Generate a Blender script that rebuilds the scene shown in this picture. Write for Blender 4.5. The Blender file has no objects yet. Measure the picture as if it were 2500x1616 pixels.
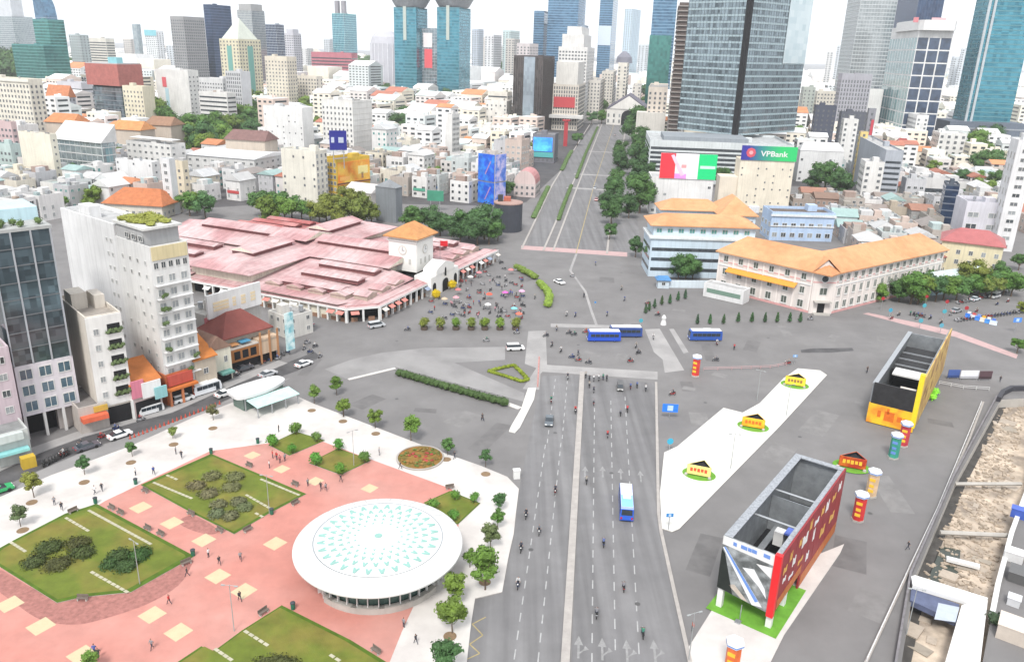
import bpy, bmesh, math, random
from mathutils import Matrix, Vector
S = bpy.context.scene
COL = S.collection
R_ = math.radians
# ------------------------------------------------------------------ camera
FPX, PT, RL, H = 1950.0, R_(19.4), 0.03, 75.0        # focal length in photo pixels, pitch, roll, drone height (m)
sp, cp, sr, cr = math.sin(PT), math.cos(PT), math.sin(RL), math.cos(RL)
cam = bpy.data.cameras.new('camera'); cam.sensor_width = 36; cam.lens = 36*FPX/2500; cam.clip_end = 20000; cam.clip_start = 1
co = bpy.data.objects.new('camera', cam); COL.objects.link(co)
r0, u0, f0 = Vector((1,0,0)), Vector((0,sp,cp)), Vector((0,cp,-sp))
rr, uu = r0*cr+u0*sr, -r0*sr+u0*cr
mw = Matrix((rr, uu, -f0)).transposed().to_4x4(); mw.translation = (0,0,H)
co.matrix_world = mw; S.camera = co
# ------------------------------------------------------------------ sky, sun, exposure
SUN_EL, SUN_AZ = R_(52), R_(192)      # azimuth measured clockwise from +Y (view direction)
W = bpy.data.worlds.new('World'); S.world = W; W.use_nodes = True
nt = W.node_tree; bg = nt.nodes['Background']
sky = nt.nodes.new('ShaderNodeTexSky'); sky.sky_type = 'NISHITA'; sky.sun_disc = False
sky.sun_elevation = SUN_EL; sky.sun_rotation = SUN_AZ; sky.air_density = 1.0; sky.dust_density = 3.0
mx = nt.nodes.new('ShaderNodeMix'); mx.data_type = 'RGBA'; mx.inputs[0].default_value = 0.86
mx.inputs[7].default_value = (8.3, 8.5, 8.8, 1)      # even white overcast layer
nt.links.new(sky.outputs[0], mx.inputs[6]); nt.links.new(mx.outputs[2], bg.inputs[0])
bg.inputs[1].default_value = 0.072
sl = bpy.data.lights.new('sun', 'SUN'); sl.energy = 1.5; sl.angle = R_(14); sl.color = (1, .97, .92)
so = bpy.data.objects.new('sun', sl); COL.objects.link(so)
sd = Vector((math.sin(SUN_AZ)*math.cos(SUN_EL), math.cos(SUN_AZ)*math.cos(SUN_EL), math.sin(SUN_EL)))
so.rotation_euler = sd.to_track_quat('Z', 'Y').to_euler(); so.location = (0, 0, 400)
S.view_settings.view_transform = 'Standard'; S.view_settings.look = 'None'
S.view_settings.exposure = 1.24; S.view_settings.gamma = 1
HAZE_D = 0.00009
S.cycles.use_denoising = True
S.cycles.max_bounces = 6; S.cycles.diffuse_bounces = 3; S.cycles.glossy_bounces = 3
S.cycles.transmission_bounces = 4; S.cycles.transparent_max_bounces = 8; S.cycles.volume_bounces = 3
S.cycles.caustics_reflective = False; S.cycles.caustics_refractive = False
# ------------------------------------------------------------------ survey helpers: a photo point back on to the ground plane (or height z)
CR = {0:(0,0,.9528),1:(0,0,2.837),2:(800,0,2.837),3:(1560,0,2.535),4:(0,450,2.2),5:(440,480,2.837),6:(1200,560,2.837),7:(1560,450,2.535),
      8:(0,1000,2.5),9:(600,960,2.347),10:(1100,860,2.037),11:(1560,860,2.037),12:(1660,1080,3.209),13:(2080,780,5.134),
      14:(1980,640,4.583),15:(1620,880,4.812),16:(1280,780,5.674),17:(760,300,4.583)}
def ray(c, x, y):
    ox, oy, s = CR[c]; u = ox+x/s-1250; v = oy+y/s-808
    u2 = cr*u+sr*v; v2 = -sr*u+cr*v
    return Vector((u2/FPX, cp-v2/FPX*sp, -(sp+v2/FPX*cp)))
def P(c, x, y, z=0.0):
    d = ray(c, x, y); t = (z-H)/d.z
    return Vector((d.x*t, d.y*t, z))
def pxy(c, x, y): o = CR[c]; return o[0]+x/o[2], o[1]+y/o[2]
def proj(p):
    zc = p[1]*cp-(p[2]-H)*sp; up = p[1]*sp+(p[2]-H)*cp
    u2 = p[0]/zc*FPX; v2 = -up/zc*FPX
    return cr*u2-sr*v2+1250, sr*u2+cr*v2+808
def at_d(c, x, y, D):
    "point on the sight line at ground distance D (its height follows)"
    d = ray(c, x, y); t = D/d.y
    return Vector((d.x*t, D, H+d.z*t))
# ------------------------------------------------------------------ materials
MATS = {}
def nd(t, typ, **kw):
    n = t.nodes.new(typ)
    for k, v in kw.items(): setattr(n, k, v)
    return n
def mat(name, color=None, rough=.8, var=.15, scale=.25, metal=0., spec=.3, bump=0., bscale=6., streak=0., emit=None, detail=4, var2=None, alpha=None, trans=None, gain=1.0, tracks=0., rstreak=0.):
    """procedural surface: base colour (or the object's own colour), broken up by noise; streak = vertical weather stains"""
    if name in MATS: return MATS[name]
    m = bpy.data.materials.new(name); m.use_nodes = True; MATS[name] = m
    t = m.node_tree; b = t.nodes['Principled BSDF']; L = t.links.new
    b.inputs['Roughness'].default_value = rough; b.inputs['Metallic'].default_value = metal
    b.inputs['Specular IOR Level'].default_value = spec
    geo = nd(t, 'ShaderNodeNewGeometry')
    no = nd(t, 'ShaderNodeTexNoise'); no.inputs['Scale'].default_value = scale; no.inputs['Detail'].default_value = detail
    no.inputs['Roughness'].default_value = .65
    L(geo.outputs['Position'], no.inputs['Vector'])
    mr = nd(t, 'ShaderNodeMapRange'); mr.inputs[1].default_value = .3; mr.inputs[2].default_value = .7
    mr.inputs[3].default_value = (1-var)*gain; mr.inputs[4].default_value = (1+var*.6)*gain
    L(no.outputs[0], mr.inputs[0])
    fac = mr.outputs[0]
    if streak:
        mp = nd(t, 'ShaderNodeMapping'); mp.inputs['Scale'].default_value = (1.6, 1.6, .09); L(geo.outputs['Position'], mp.inputs[0])
        n2 = nd(t, 'ShaderNodeTexNoise'); n2.inputs['Scale'].default_value = 1.0; n2.inputs['Detail'].default_value = 5; L(mp.outputs[0], n2.inputs['Vector'])
        m2 = nd(t, 'ShaderNodeMapRange'); m2.inputs[1].default_value = .45; m2.inputs[2].default_value = .75
        m2.inputs[3].default_value = 1; m2.inputs[4].default_value = 1-streak; L(n2.outputs[0], m2.inputs[0])
        mm = nd(t, 'ShaderNodeMath', operation='MULTIPLY'); L(fac, mm.inputs[0]); L(m2.outputs[0], mm.inputs[1]); fac = mm.outputs[0]
    if rstreak:              # rain streaks and sheet joints running down the roof slope (object x)
        tc = nd(t, 'ShaderNodeTexCoord'); mp = nd(t, 'ShaderNodeMapping'); mp.inputs['Scale'].default_value = (.05, .9, .05); L(tc.outputs['Object'], mp.inputs[0])
        n2 = nd(t, 'ShaderNodeTexNoise'); n2.inputs['Scale'].default_value = 1.0; n2.inputs['Detail'].default_value = 6; n2.inputs['Roughness'].default_value = .7; L(mp.outputs[0], n2.inputs['Vector'])
        m2 = nd(t, 'ShaderNodeMapRange'); m2.inputs[1].default_value = .35; m2.inputs[2].default_value = .66; m2.inputs[3].default_value = 1+rstreak*.5; m2.inputs[4].default_value = 1-rstreak; L(n2.outputs[0], m2.inputs[0])
        mm = nd(t, 'ShaderNodeMath', operation='MULTIPLY'); L(fac, mm.inputs[0]); L(m2.outputs[0], mm.inputs[1]); fac = mm.outputs[0]
    if tracks:               # wheel tracks and oil along the carriageway
        mp = nd(t, 'ShaderNodeMapping'); mp.inputs['Scale'].default_value = (.55, .018, 1); mp.inputs['Rotation'].default_value = (0, 0, R_(5.4)); L(geo.outputs['Position'], mp.inputs[0])
        n2 = nd(t, 'ShaderNodeTexNoise'); n2.inputs['Scale'].default_value = 1.0; n2.inputs['Detail'].default_value = 4; L(mp.outputs[0], n2.inputs['Vector'])
        m2 = nd(t, 'ShaderNodeMapRange'); m2.inputs[1].default_value = .35; m2.inputs[2].default_value = .68; m2.inputs[3].default_value = 1+tracks*.6; m2.inputs[4].default_value = 1-tracks; L(n2.outputs[0], m2.inputs[0])
        mm = nd(t, 'ShaderNodeMath', operation='MULTIPLY'); L(fac, mm.inputs[0]); L(m2.outputs[0], mm.inputs[1]); fac = mm.outputs[0]
    if color is None:
        oi = nd(t, 'ShaderNodeObjectInfo'); src = oi.outputs['Color']
    else:
        rg = nd(t, 'ShaderNodeRGB'); rg.outputs[0].default_value = (*color, 1); src = rg.outputs[0]
    if var2 is not None:                 # second colour in large soft patches
        n3 = nd(t, 'ShaderNodeTexNoise'); n3.inputs['Scale'].default_value = var2[1]; n3.inputs['Detail'].default_value = 5; L(geo.outputs['Position'], n3.inputs['Vector'])
        m3 = nd(t, 'ShaderNodeMapRange'); m3.inputs[1].default_value = .42; m3.inputs[2].default_value = .62; L(n3.outputs[0], m3.inputs[0])
        mi = nd(t, 'ShaderNodeMix', data_type='RGBA'); L(m3.outputs[0], mi.inputs[0]); L(src, mi.inputs[6]); mi.inputs[7].default_value = (*var2[0], 1); src = mi.outputs[2]
    hv = nd(t, 'ShaderNodeVectorMath', operation='SCALE'); L(src, hv.inputs[0]); L(fac, hv.inputs['Scale'])
    L(hv.outputs[0], b.inputs['Base Color'])
    if bump:
        n4 = nd(t, 'ShaderNodeTexNoise'); n4.inputs['Scale'].default_value = bscale; n4.inputs['Detail'].default_value = 6; L(geo.outputs['Position'], n4.inputs['Vector'])
        bp = nd(t, 'ShaderNodeBump'); bp.inputs['Strength'].default_value = bump; bp.inputs['Distance'].default_value = .05
        L(n4.outputs[0], bp.inputs['Height']); L(bp.outputs[0], b.inputs['Normal'])
    if emit:
        b.inputs['Emission Color'].default_value = (*emit[0], 1); b.inputs['Emission Strength'].default_value = emit[1]
    if trans: b.inputs['Transmission Weight'].default_value = trans
    if alpha: b.inputs['Alpha'].default_value = alpha
    return m
def glass(name, c1, c2, sx=3.0, sz=3.6, rough=.12, c3=None, spec=.6, metal=.55):
    "curtain-wall glazing: each pane its own tint (blinds, rooms behind, varied reflections put in as colour), sky reflected in it"
    if name in MATS: return MATS[name]
    m = bpy.data.materials.new(name); m.use_nodes = True; MATS[name] = m
    t = m.node_tree; b = t.nodes['Principled BSDF']; L = t.links.new
    b.inputs['Roughness'].default_value = rough; b.inputs['Specular IOR Level'].default_value = spec; b.inputs['Metallic'].default_value = metal
    tc = nd(t, 'ShaderNodeTexCoord'); mp = nd(t, 'ShaderNodeMapping'); mp.inputs['Scale'].default_value = (1/sx, 1/sx, 1/sz)
    mp.inputs['Location'].default_value = (.013, .017, .011)
    L(tc.outputs['Object'], mp.inputs[0]); fl = nd(t, 'ShaderNodeVectorMath', operation='FLOOR'); L(mp.outputs[0], fl.inputs[0])
    wn = nd(t, 'ShaderNodeTexWhiteNoise'); wn.noise_dimensions = '3D'; L(fl.outputs[0], wn.inputs['Vector'])
    no = nd(t, 'ShaderNodeTexNoise'); no.inputs['Scale'].default_value = .06; no.inputs['Detail'].default_value = 4; L(tc.outputs['Object'], no.inputs['Vector'])
    ad = nd(t, 'ShaderNodeMath', operation='ADD'); L(wn.outputs[0], ad.inputs[0]); L(no.outputs[0], ad.inputs[1])
    mr = nd(t, 'ShaderNodeMapRange'); mr.inputs[1].default_value = .3; mr.inputs[2].default_value = 1.3; L(ad.outputs[0], mr.inputs[0])
    mi = nd(t, 'ShaderNodeMix', data_type='RGBA'); L(mr.outputs[0], mi.inputs[0]); mi.inputs[6].default_value = (*c1, 1); mi.inputs[7].default_value = (*c2, 1)
    L(mi.outputs[2], b.inputs['Base Color'])
    return m
def paint(name, c, rough=.35, spec=.5, metal=0., var=.06): return mat(name, c, rough=rough, spec=spec, metal=metal, var=var, scale=1.5)
# common stock; None = takes the object's own colour
PLASTER = mat('plaster', None, .85, .12, .12, streak=.16, gain=.84)
PAINTO = mat('paint_by_object', None, .45, .08, 1.2, spec=.4)
FLATROOF = mat('flat_roof', None, .9, .3, .35, streak=0, bump=.15, gain=.68)
TILE = mat('clay_tiles', None, .8, .22, .5, bump=.4, bscale=3, gain=.8)
SHEET = mat('sheet_metal_roof', None, .55, .16, .3, spec=.4, gain=.7)
WGLASS = mat('window_glass', (.06, .07, .08), .12, .5, .9, spec=.6)
WFRAME = mat('window_frame', (.62, .62, .60), .5, .1, 1)
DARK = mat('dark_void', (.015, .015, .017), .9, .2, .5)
CONC = mat('concrete', (.42, .40, .37), .9, .2, .2, bump=.2)
WHITEP = mat('white_paint', (.68, .68, .67), .55, .05, .5)
STEEL = mat('galvanised_steel', (.42, .44, .46), .4, .12, 2, metal=.6)
BLACKR = mat('black_rubber', (.02, .02, .02), .8, .1, 3)
# ------------------------------------------------------------------ mesh builder
class MB:
    def __init__(s): s.v = []; s.f = []; s.m = []; s.xf = None
    def add(s, pts, faces, mi=0):
        b = len(s.v)
        if s.xf is not None: pts = [tuple(s.xf @ Vector(p)) for p in pts]
        s.v += [tuple(p) for p in pts]; s.f += [tuple(b+i for i in f) for f in faces]; s.m += [mi]*len(faces); return s
    def box(s, x0, x1, y0, y1, z0, z1, mi=0, top=None):
        s.add([(x0,y0,z0),(x1,y0,z0),(x1,y1,z0),(x0,y1,z0),(x0,y0,z1),(x1,y0,z1),(x1,y1,z1),(x0,y1,z1)],
              [(3,2,1,0),(0,1,5,4),(1,2,6,5),(2,3,7,6),(3,0,4,7)], mi)
        s.add([(x0,y0,z1),(x1,y0,z1),(x1,y1,z1),(x0,y1,z1)], [(0,1,2,3)], mi if top is None else top) if top is not None else s.f.append(tuple(len(s.v)-8+i for i in (4,5,6,7))) or s.m.append(mi)
        return s
    def poly(s, pts, mi=0): return s.add(pts, [tuple(range(len(pts)))], mi)
    def prism(s, pts, z0, z1, mi=0, top=None, bottom=False):
        n = len(pts); a = sum(pts[i][0]*pts[(i+1)%n][1]-pts[(i+1)%n][0]*pts[i][1] for i in range(n))
        if a < 0: pts = pts[::-1]
        s.add([(p[0],p[1],z0) for p in pts]+[(p[0],p[1],z1) for p in pts], [(i,(i+1)%n,n+(i+1)%n,n+i) for i in range(n)], mi)
        s.add([(p[0],p[1],z1) for p in pts], [tuple(range(n))], mi if top is None else top)
        if bottom: s.add([(p[0],p[1],z0) for p in pts], [tuple(range(n))[::-1]], mi)
        return s
    def lathe(s, prof, n=16, x=0, y=0, mi=0, sx=1, sy=1, cap=True, ph=0):
        pts = []; k = len(prof)
        for i in range(n):
            a = 2*math.pi*(i+ph)/n
            for r, z in prof: pts.append((x+r*math.cos(a)*sx, y+r*math.sin(a)*sy, z))
        fs = [(i*k+j, ((i+1)%n)*k+j, ((i+1)%n)*k+j+1, i*k+j+1) for i in range(n) for j in range(k-1)]
        if cap: fs.append(tuple(i*k+k-1 for i in range(n)))
        return s.add(pts, fs, mi)
    def cyl(s, x, y, z0, z1, r, n=12, mi=0, r2=None): return s.lathe([(r, z0), (r if r2 is None else r2, z1)], n, x, y, mi)
    def tube(s, pts, r, n=6, mi=0):
        ps = [Vector(p) for p in pts]; rings = []
        for i, p in enumerate(ps):
            d = (ps[min(i+1, len(ps)-1)]-ps[max(i-1, 0)]).normalized()
            a = d.cross(Vector((0,0,1)) if abs(d.z) < .95 else Vector((1,0,0))).normalized(); b = d.cross(a)
            rad = r[i] if isinstance(r, (list, tuple)) else r
            rings.append([p+(a*math.cos(2*math.pi*k/n)+b*math.sin(2*math.pi*k/n))*rad for k in range(n)])
        fs = [(i*n+k, i*n+(k+1)%n, (i+1)*n+(k+1)%n, (i+1)*n+k) for i in range(len(ps)-1) for k in range(n)]
        fs += [tuple(range(n))[::-1], tuple((len(ps)-1)*n+k for k in range(n))]
        return s.add([q for g in rings for q in g], fs, mi)
    def gable(s, x0, x1, y0, y1, z0, z1, along='x', mi=0, wall=None, over=0., th=.25, hip=0.):
        "pitched roof on a rectangle, ridge along x or y; hip = how far the ridge ends are drawn in"
        X0, X1, Y0, Y1 = x0-over, x1+over, y0-over, y1+over
        if along == 'x':
            ym = (y0+y1)/2; a, b = (X0+hip, ym, z1), (X1-hip, ym, z1)
            s.add([(X0,Y0,z0),(X1,Y0,z0),(X1,Y1,z0),(X0,Y1,z0),a,b], [(0,1,5,4),(2,3,4,5)], mi); s.add([(X1,Y0,z0),(X1,Y1,z0),b], [(0,1,2)], mi if hip or wall is None else wall); s.add([(X0,Y1,z0),(X0,Y0,z0),a], [(0,1,2)], mi if hip or wall is None else wall)
        else:
            xm = (x0+x1)/2; a, b = (xm, Y0+hip, z1), (xm, Y1-hip, z1)
            s.add([(X0,Y0,z0),(X1,Y0,z0),(X1,Y1,z0),(X0,Y1,z0),a,b], [(1,2,5,4),(3,0,4,5)], mi); s.add([(X0,Y0,z0),(X1,Y0,z0),a], [(0,1,2)], mi if hip or wall is None else wall); s.add([(X1,Y1,z0),(X0,Y1,z0),b], [(0,1,2)], mi if hip or wall is None else wall)
        s.box(X0, X1, Y0, Y1, z0-th, z0, mi)
        return s
    def mesh(s, name, mats, smooth=False):
        me = bpy.data.meshes.new(name); me.from_pydata(s.v, [], s.f)
        for m in (mats if isinstance(mats, (list, tuple)) else [mats]): me.materials.append(m)
        if len(me.materials) > 1: me.polygons.foreach_set('material_index', s.m)
        if smooth: me.polygons.foreach_set('use_smooth', [True]*len(me.polygons))
        me.update(); return me
def place(name, data, parent=None, loc=(0,0,0), rz=0., scale=None, color=None, rot=None):
    o = bpy.data.objects.new(name, data); COL.objects.link(o); o.location = loc
    o.rotation_euler = rot if rot else (0, 0, rz)
    if scale: o.scale = scale if isinstance(scale, (tuple, list)) else (scale,)*3
    if color: o.color = (*color, 1)
    if parent: o.parent = parent
    return o
def build(name, mb, mats, parent=None, color=None, smooth=False, **k): return place(name, mb.mesh(name, mats, smooth), parent, color=color, **k)
AUTO = []
def tag(o, label, cat, group=None, auto=False):
    o['label'] = label; o['category'] = cat
    if group: o['group'] = group
    if auto: AUTO.append(o)
    return o
def thing(name, label, cat, loc=(0,0,0), rz=0., group=None, auto=False):
    return tag(place(name, None, None, loc, rz), label, cat, group, auto)
def struct(o, label=None):
    o['kind'] = 'structure'
    if label: o['label'] = label
    return o
def stuff(o): o['kind'] = 'stuff'; return o
def copy_tree(o, parent=None):
    c = o.copy(); COL.objects.link(c)
    if parent: c.parent = parent
    for ch in o.children: copy_tree(ch, c)
    return c
def V2(p): return (p[0], p[1])
def smoothpoly(pts, n=4):
    "closed Catmull-Rom curve through the points"
    out = []; k = len(pts)
    for i in range(k):
        p0, p1, p2, p3 = (Vector(V2(pts[(i+j-1) % k])) for j in range(4))
        for q in range(n):
            t = q/n
            out.append(tuple(.5*((2*p1)+(-p0+p2)*t+(2*p0-5*p1+4*p2-p3)*t*t+(-p0+3*p1-3*p2+p3)*t**3)))
    return out
def tri_sheet(name, pts, z, m, parent=None, color=None):
    "flat sheet of any outline (concave allowed)"
    bm = bmesh.new(); vs = [bm.verts.new((p[0], p[1], z)) for p in pts]; f = bm.faces.new(vs); f.normal_update()
    if f.normal.z < 0: f.normal_flip()
    bmesh.ops.triangulate(bm, faces=[f]); me = bpy.data.meshes.new(name); bm.to_mesh(me); bm.free(); me.materials.append(m)
    return place(name, me, parent, color=color)
def slab(name, pts, z0, z1, m, parent=None, side=None, color=None):
    "raised slab of any outline with kerb faces"
    bm = bmesh.new(); vs = [bm.verts.new((p[0], p[1], z1)) for p in pts]; f = bm.faces.new(vs); f.normal_update()
    if f.normal.z < 0: f.normal_flip()
    low = [bm.verts.new((v.co.x, v.co.y, z0)) for v in vs]; n = len(vs); ks = []
    for i in range(n):
        q = bm.faces.new((vs[i], vs[(i+1) % n], low[(i+1) % n], low[i])); q.material_index = 1 if side else 0; ks.append(q)
    bmesh.ops.recalc_face_normals(bm, faces=bm.faces[:]); bmesh.ops.triangulate(bm, faces=[f])
    me = bpy.data.meshes.new(name); bm.to_mesh(me); bm.free(); me.materials.append(m)
    if side: me.materials.append(side)
    return place(name, me, parent, color=color)
def PP(c, pts, z=0.0): return [V2(P(c, x, y, z)) for x, y in pts]
# ================================================================== ground, roads, pavements
ASPH = mat('asphalt', (.172, .166, .166), .9, .13, .12, bump=.25, bscale=8, var2=((.188, .182, .181), .03), detail=8)
ROADM = mat('road_asphalt', (.168, .165, .169), .88, .1, .3, tracks=.2, bump=.2, bscale=8, var2=((.188, .185, .188), .045), detail=8)
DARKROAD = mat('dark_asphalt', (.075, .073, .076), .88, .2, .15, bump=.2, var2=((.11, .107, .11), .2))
GRANITE = mat('pale_granite_paving', (.58, .555, .53), .75, .1, .25, var2=((.50, .47, .45), .12), detail=8)
WHITEPAD = mat('white_concrete', (.60, .59, .555), .8, .05, .2)
CONCP = mat('pale_concrete', (.33, .32, .315), .9, .14, .15, var2=((.275, .267, .265), .1), detail=8)
CONCL = mat('worn_concrete_lane', (.265, .258, .256), .9, .12, .15, var2=((.225, .219, .218), .1), detail=8)
KERB = mat('kerb_stone', (.37, .345, .325), .85, .15, .8)
PINKT = mat('pink_paving_tiles', (.47, .20, .165), .75, .14, .25, var2=((.48, .245, .21), .045), detail=8)
REDT = mat('red_paving_tiles', (.33, .145, .125), .75, .3, 1.6, bump=.2)
YELT = mat('yellow_paving_tiles', (.52, .43, .28), .75, .08, .6)
PINKL = mat('pink_line_paint', (.45, .31, .305), .8, .12, .6)
MARK = mat('road_paint', (.36, .36, .36), .75, .25, 1.2)
YMARK = mat('yellow_road_paint', (.36, .29, .14), .75, .25, 1.2)
GRASSM = mat('lawn_grass', (.12, .155, .022), .95, .25, .35, bump=.6, bscale=9, var2=((.18, .16, .035), .13), detail=8)
GRASSE = mat('lawn_edge_grass', (.07, .125, .012), .95, .3, .6, bump=.6, bscale=9)
STONE = mat('stepping_stone', (.42, .4, .3), .85, .15, .8)
b = MB(); b.box(-7000, 7000, -300, 12000, -6, 0); gr = struct(build('ground', b, ASPH), 'grey asphalt city ground')
# carriageways of the wide road below the crossing
rl = struct(tri_sheet('road_inbound', PP(10, [(455,118),(348,640),(318,900),(262,1180),(130,1205),(60,1560),(-20,1750),(540,1750),(568,1540),(650,112)]), .005, ROADM))
rrr = struct(tri_sheet('road_outbound', PP(10, [(665,112),(1022,155),(1032,800),(1046,890),(1180,1500),(1230,1750),(570,1750),(600,1540)]), .005, ROADM))
struct(tri_sheet('boulevard_outbound', PP(0, [(1222,580),(1262,583),(1330,430),(1396,285),(1376,285),(1290,430)]), .005, ROADM))
struct(tri_sheet('boulevard_inbound', PP(0, [(1290,585),(1408,590),(1425,430),(1452,285),(1402,285),(1345,430)]), .005, ROADM))
struct(tri_sheet('boulevard_side_lane', PP(0, [(1425,590),(1490,596),(1478,430),(1478,290),(1462,290),(1440,430)]), .005, ROADM))
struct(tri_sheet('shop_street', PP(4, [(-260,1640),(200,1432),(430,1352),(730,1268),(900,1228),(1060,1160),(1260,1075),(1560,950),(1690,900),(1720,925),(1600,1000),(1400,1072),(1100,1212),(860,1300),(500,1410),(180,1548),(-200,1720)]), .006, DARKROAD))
struct(tri_sheet('street_lane', PP(4, [(180,1552),(500,1414),(860,1304),(1100,1216),(1400,1076),(1560,1040),(1300,1180),(1000,1300),(560,1470),(330,1565),(0,1700)]), .005, CONCL))
# fresh concrete patches and curved lane edge in the square
sq = struct(tri_sheet('paving_patch', PP(6, [(255,705),(375,700),(385,950),(340,1000),(330,1110),(215,1105),(310,960),(230,930)]), .006, CONCP))
struct(tri_sheet('paving_patch', PP(6, [(1062,692),(1165,688),(1335,975),(1200,992),(1185,900),(1125,850)]), .006, CONCP))
struct(tri_sheet('paving_patch', PP(6, [(340,935),(1150,985),(1150,1040),(340,985)]), .007, CONCP))
struct(tri_sheet('paving_patch', PP(6, [(410,652),(1000,668),(1000,690),(410,676)]), .007, CONCP))
struct(tri_sheet('paving_patch', PP(6, [(1230,690),(1262,688),(1365,850),(1330,860)]), .007, CONCP))
struct(tri_sheet('concrete_lane', PP(5, [(1000,1195),(1180,1130),(1400,1080),(1700,1048),(2250,1040),(2250,1130),(1900,1150),(2383,1360),(2383,1420),(1490,1180),(1150,1262)]), .006, CONCL))
for k, pts in enumerate([[(205,112),(940,160),(940,190),(205,138)]]):
    struct(tri_sheet('pink_crossing', PP(6, pts), .008, PINKL))
struct(tri_sheet('pink_crossing', PP(7, [(1385,800),(1420,795),(1700,852),(1960,910),(2345,1055),(2335,1078),(1960,945),(1690,880)]), .008, PINKL))
struct(tri_sheet('skid_stain', PP(7, [(1000,1025),(1080,1015),(1320,1012),(1330,1030),(1180,1042),(1005,1042)]), .007, DARKROAD))
# ---- markings: each dash and arrow a piece of its road
dash = MB().box(-.09, .09, -1.5, 1.5, 0, .004).mesh('lane_dash', MARK)
def dashes(par, c, p, q, n, s=1.0):
    a, b_ = P(c, *p), P(c, *q); d = b_-a; ang = math.atan2(d.y, d.x)-math.pi/2
    for i in range(n): place('lane_dash', dash, par, a+d*(i/(n-1))+Vector((0,0,.008)), ang, scale=(s,min(1, d.length/n/5.6),1))
dashes(rl, 10, (320,1500), (470,470), 17); dashes(rl, 10, (437,1515), (548,460), 17)
dashes(rl, 10, (482,440), (520,140), 9); dashes(rl, 10, (556,420), (580,150), 9)
dashes(rrr, 10, (703,1520), (716,250), 22); dashes(rrr, 10, (819,1452), (797,250), 20); dashes(rrr, 10, (936,1470), (868,230), 20)
am = MB(); am.poly([(-.13,0,0),(.13,0,0),(.13,2.2,0),(-.13,2.2,0)]); am.poly([(-.5,2.1,0),(.5,2.1,0),(0,3.6,0)])
MARK2 = mat('worn_road_paint', (.26,.258,.258), .8, .25, 1.2)
am = am.mesh('arrow_marking', MARK2)
am2 = MB(); am2.poly([(-.13,0,0),(.13,0,0),(.13,2.2,0),(-.13,2.2,0)]); am2.poly([(-.5,2.1,0),(.5,2.1,0),(0,3.6,0)]); am2.poly([(.13,.7,0),(.75,1.4,0),(.75,1.7,0),(.13,1.0,0)]); am2.poly([(.55,1.2,0),(1.15,1.5,0),(.7,2.1,0)]); am2 = am2.mesh('turn_arrow_marking', MARK2)
for x, y in ((668,622),(757,622),(848,632),(948,645)): place('arrow_marking', am, rrr, P(10,x,y)+Vector((0,0,.012)), R_(-5), 1.2)
for x, y in ((635,1520),(755,1530),(880,1540),(1020,1540)): place('arrow_marking', am2, rrr, P(10,x,y)+Vector((0,0,.012)), R_(-5), 1.2)
zz = MB(); zp = [P(10, x, y) for x, y in ((175,1315),(108,1350),(160,1405),(95,1450),(145,1495),(70,1530),(110,1580))]
for i in range(len(zp)-1):
    a, b_ = zp[i], zp[i+1]; n = Vector((-(b_-a).y, (b_-a).x, 0)).normalized()*.09
    zz.poly([a-n, b_-n, b_+n, a+n])
place('zigzag_marking', zz.mesh('zigzag_marking', YMARK), rl, (0,0,.012))
def strip(name, c, pts, w, z0, z1, m, z=0):
    "kerb or median along a photo line"
    q = [P(c, x, y, z) for x, y in pts]; L = []; Rr = []
    for i, p in enumerate(q):
        d = (q[min(i+1, len(q)-1)]-q[max(i-1, 0)]); n = Vector((-d.y, d.x, 0)).normalized()*w/2
        L.append(V2(p+n)); Rr.append(V2(p-n))
    return slab(name, L+Rr[::-1], z0, z1, m)
struct(strip('median', 10, [(563,1640),(570,1540),(612,830),(655,100)], 1.15, 0, .22, KERB))
struct(strip('kerb', 10, [(1022,150),(1028,500),(1034,800),(1046,890),(1110,1180),(1182,1500),(1200,1590)], .55, 0, .16, KERB))
struct(strip('kerb', 5, [(1165,1268),(1490,1190)], .9, 0, .14, GRANITE))
struct(strip('traffic_island', 10, [(285,258),(345,280)], 1.4, 0, .14, GRANITE))
struct(slab('traffic_island', PP(10, [(385,180),(425,178),(415,235),(345,375),(320,402),(290,395),(300,370),(350,285)]), 0, .15, WHITEPAD))
for pts in ([(1287,583),(1345,430),(1400,290)], [(1264,583),(1331,430),(1393,290)], [(1412,590),(1430,430),(1458,290)], [(1214,578),(1285,430),(1372,290)]):
    struct(strip('kerb', 0, pts, .8, 0, .15, KERB))
struct(strip('yellow_centre_line', 0, [(1340,590),(1382,430),(1428,290)], .35, 0, .012, YMARK))
struct(strip('pale_lane_line', 6, [(545,285),(590,165)], .9, 0, .012, CONCP)); struct(strip('pale_lane_line', 6, [(545,285),(650,430),(690,560),(730,670)], .8, 0, .013, CONCP))
struct(strip('faded_crossing', 0, [(1318,437),(1424,443)], 5, 0, .010, CONCP)); struct(strip('faded_crossing', 0, [(1335,405),(1428,410)], 5, 0, .010, CONCP)); struct(strip('faded_crossing', 0, [(1370,352),(1440,356)], 5, 0, .010, CONCP))
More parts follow.
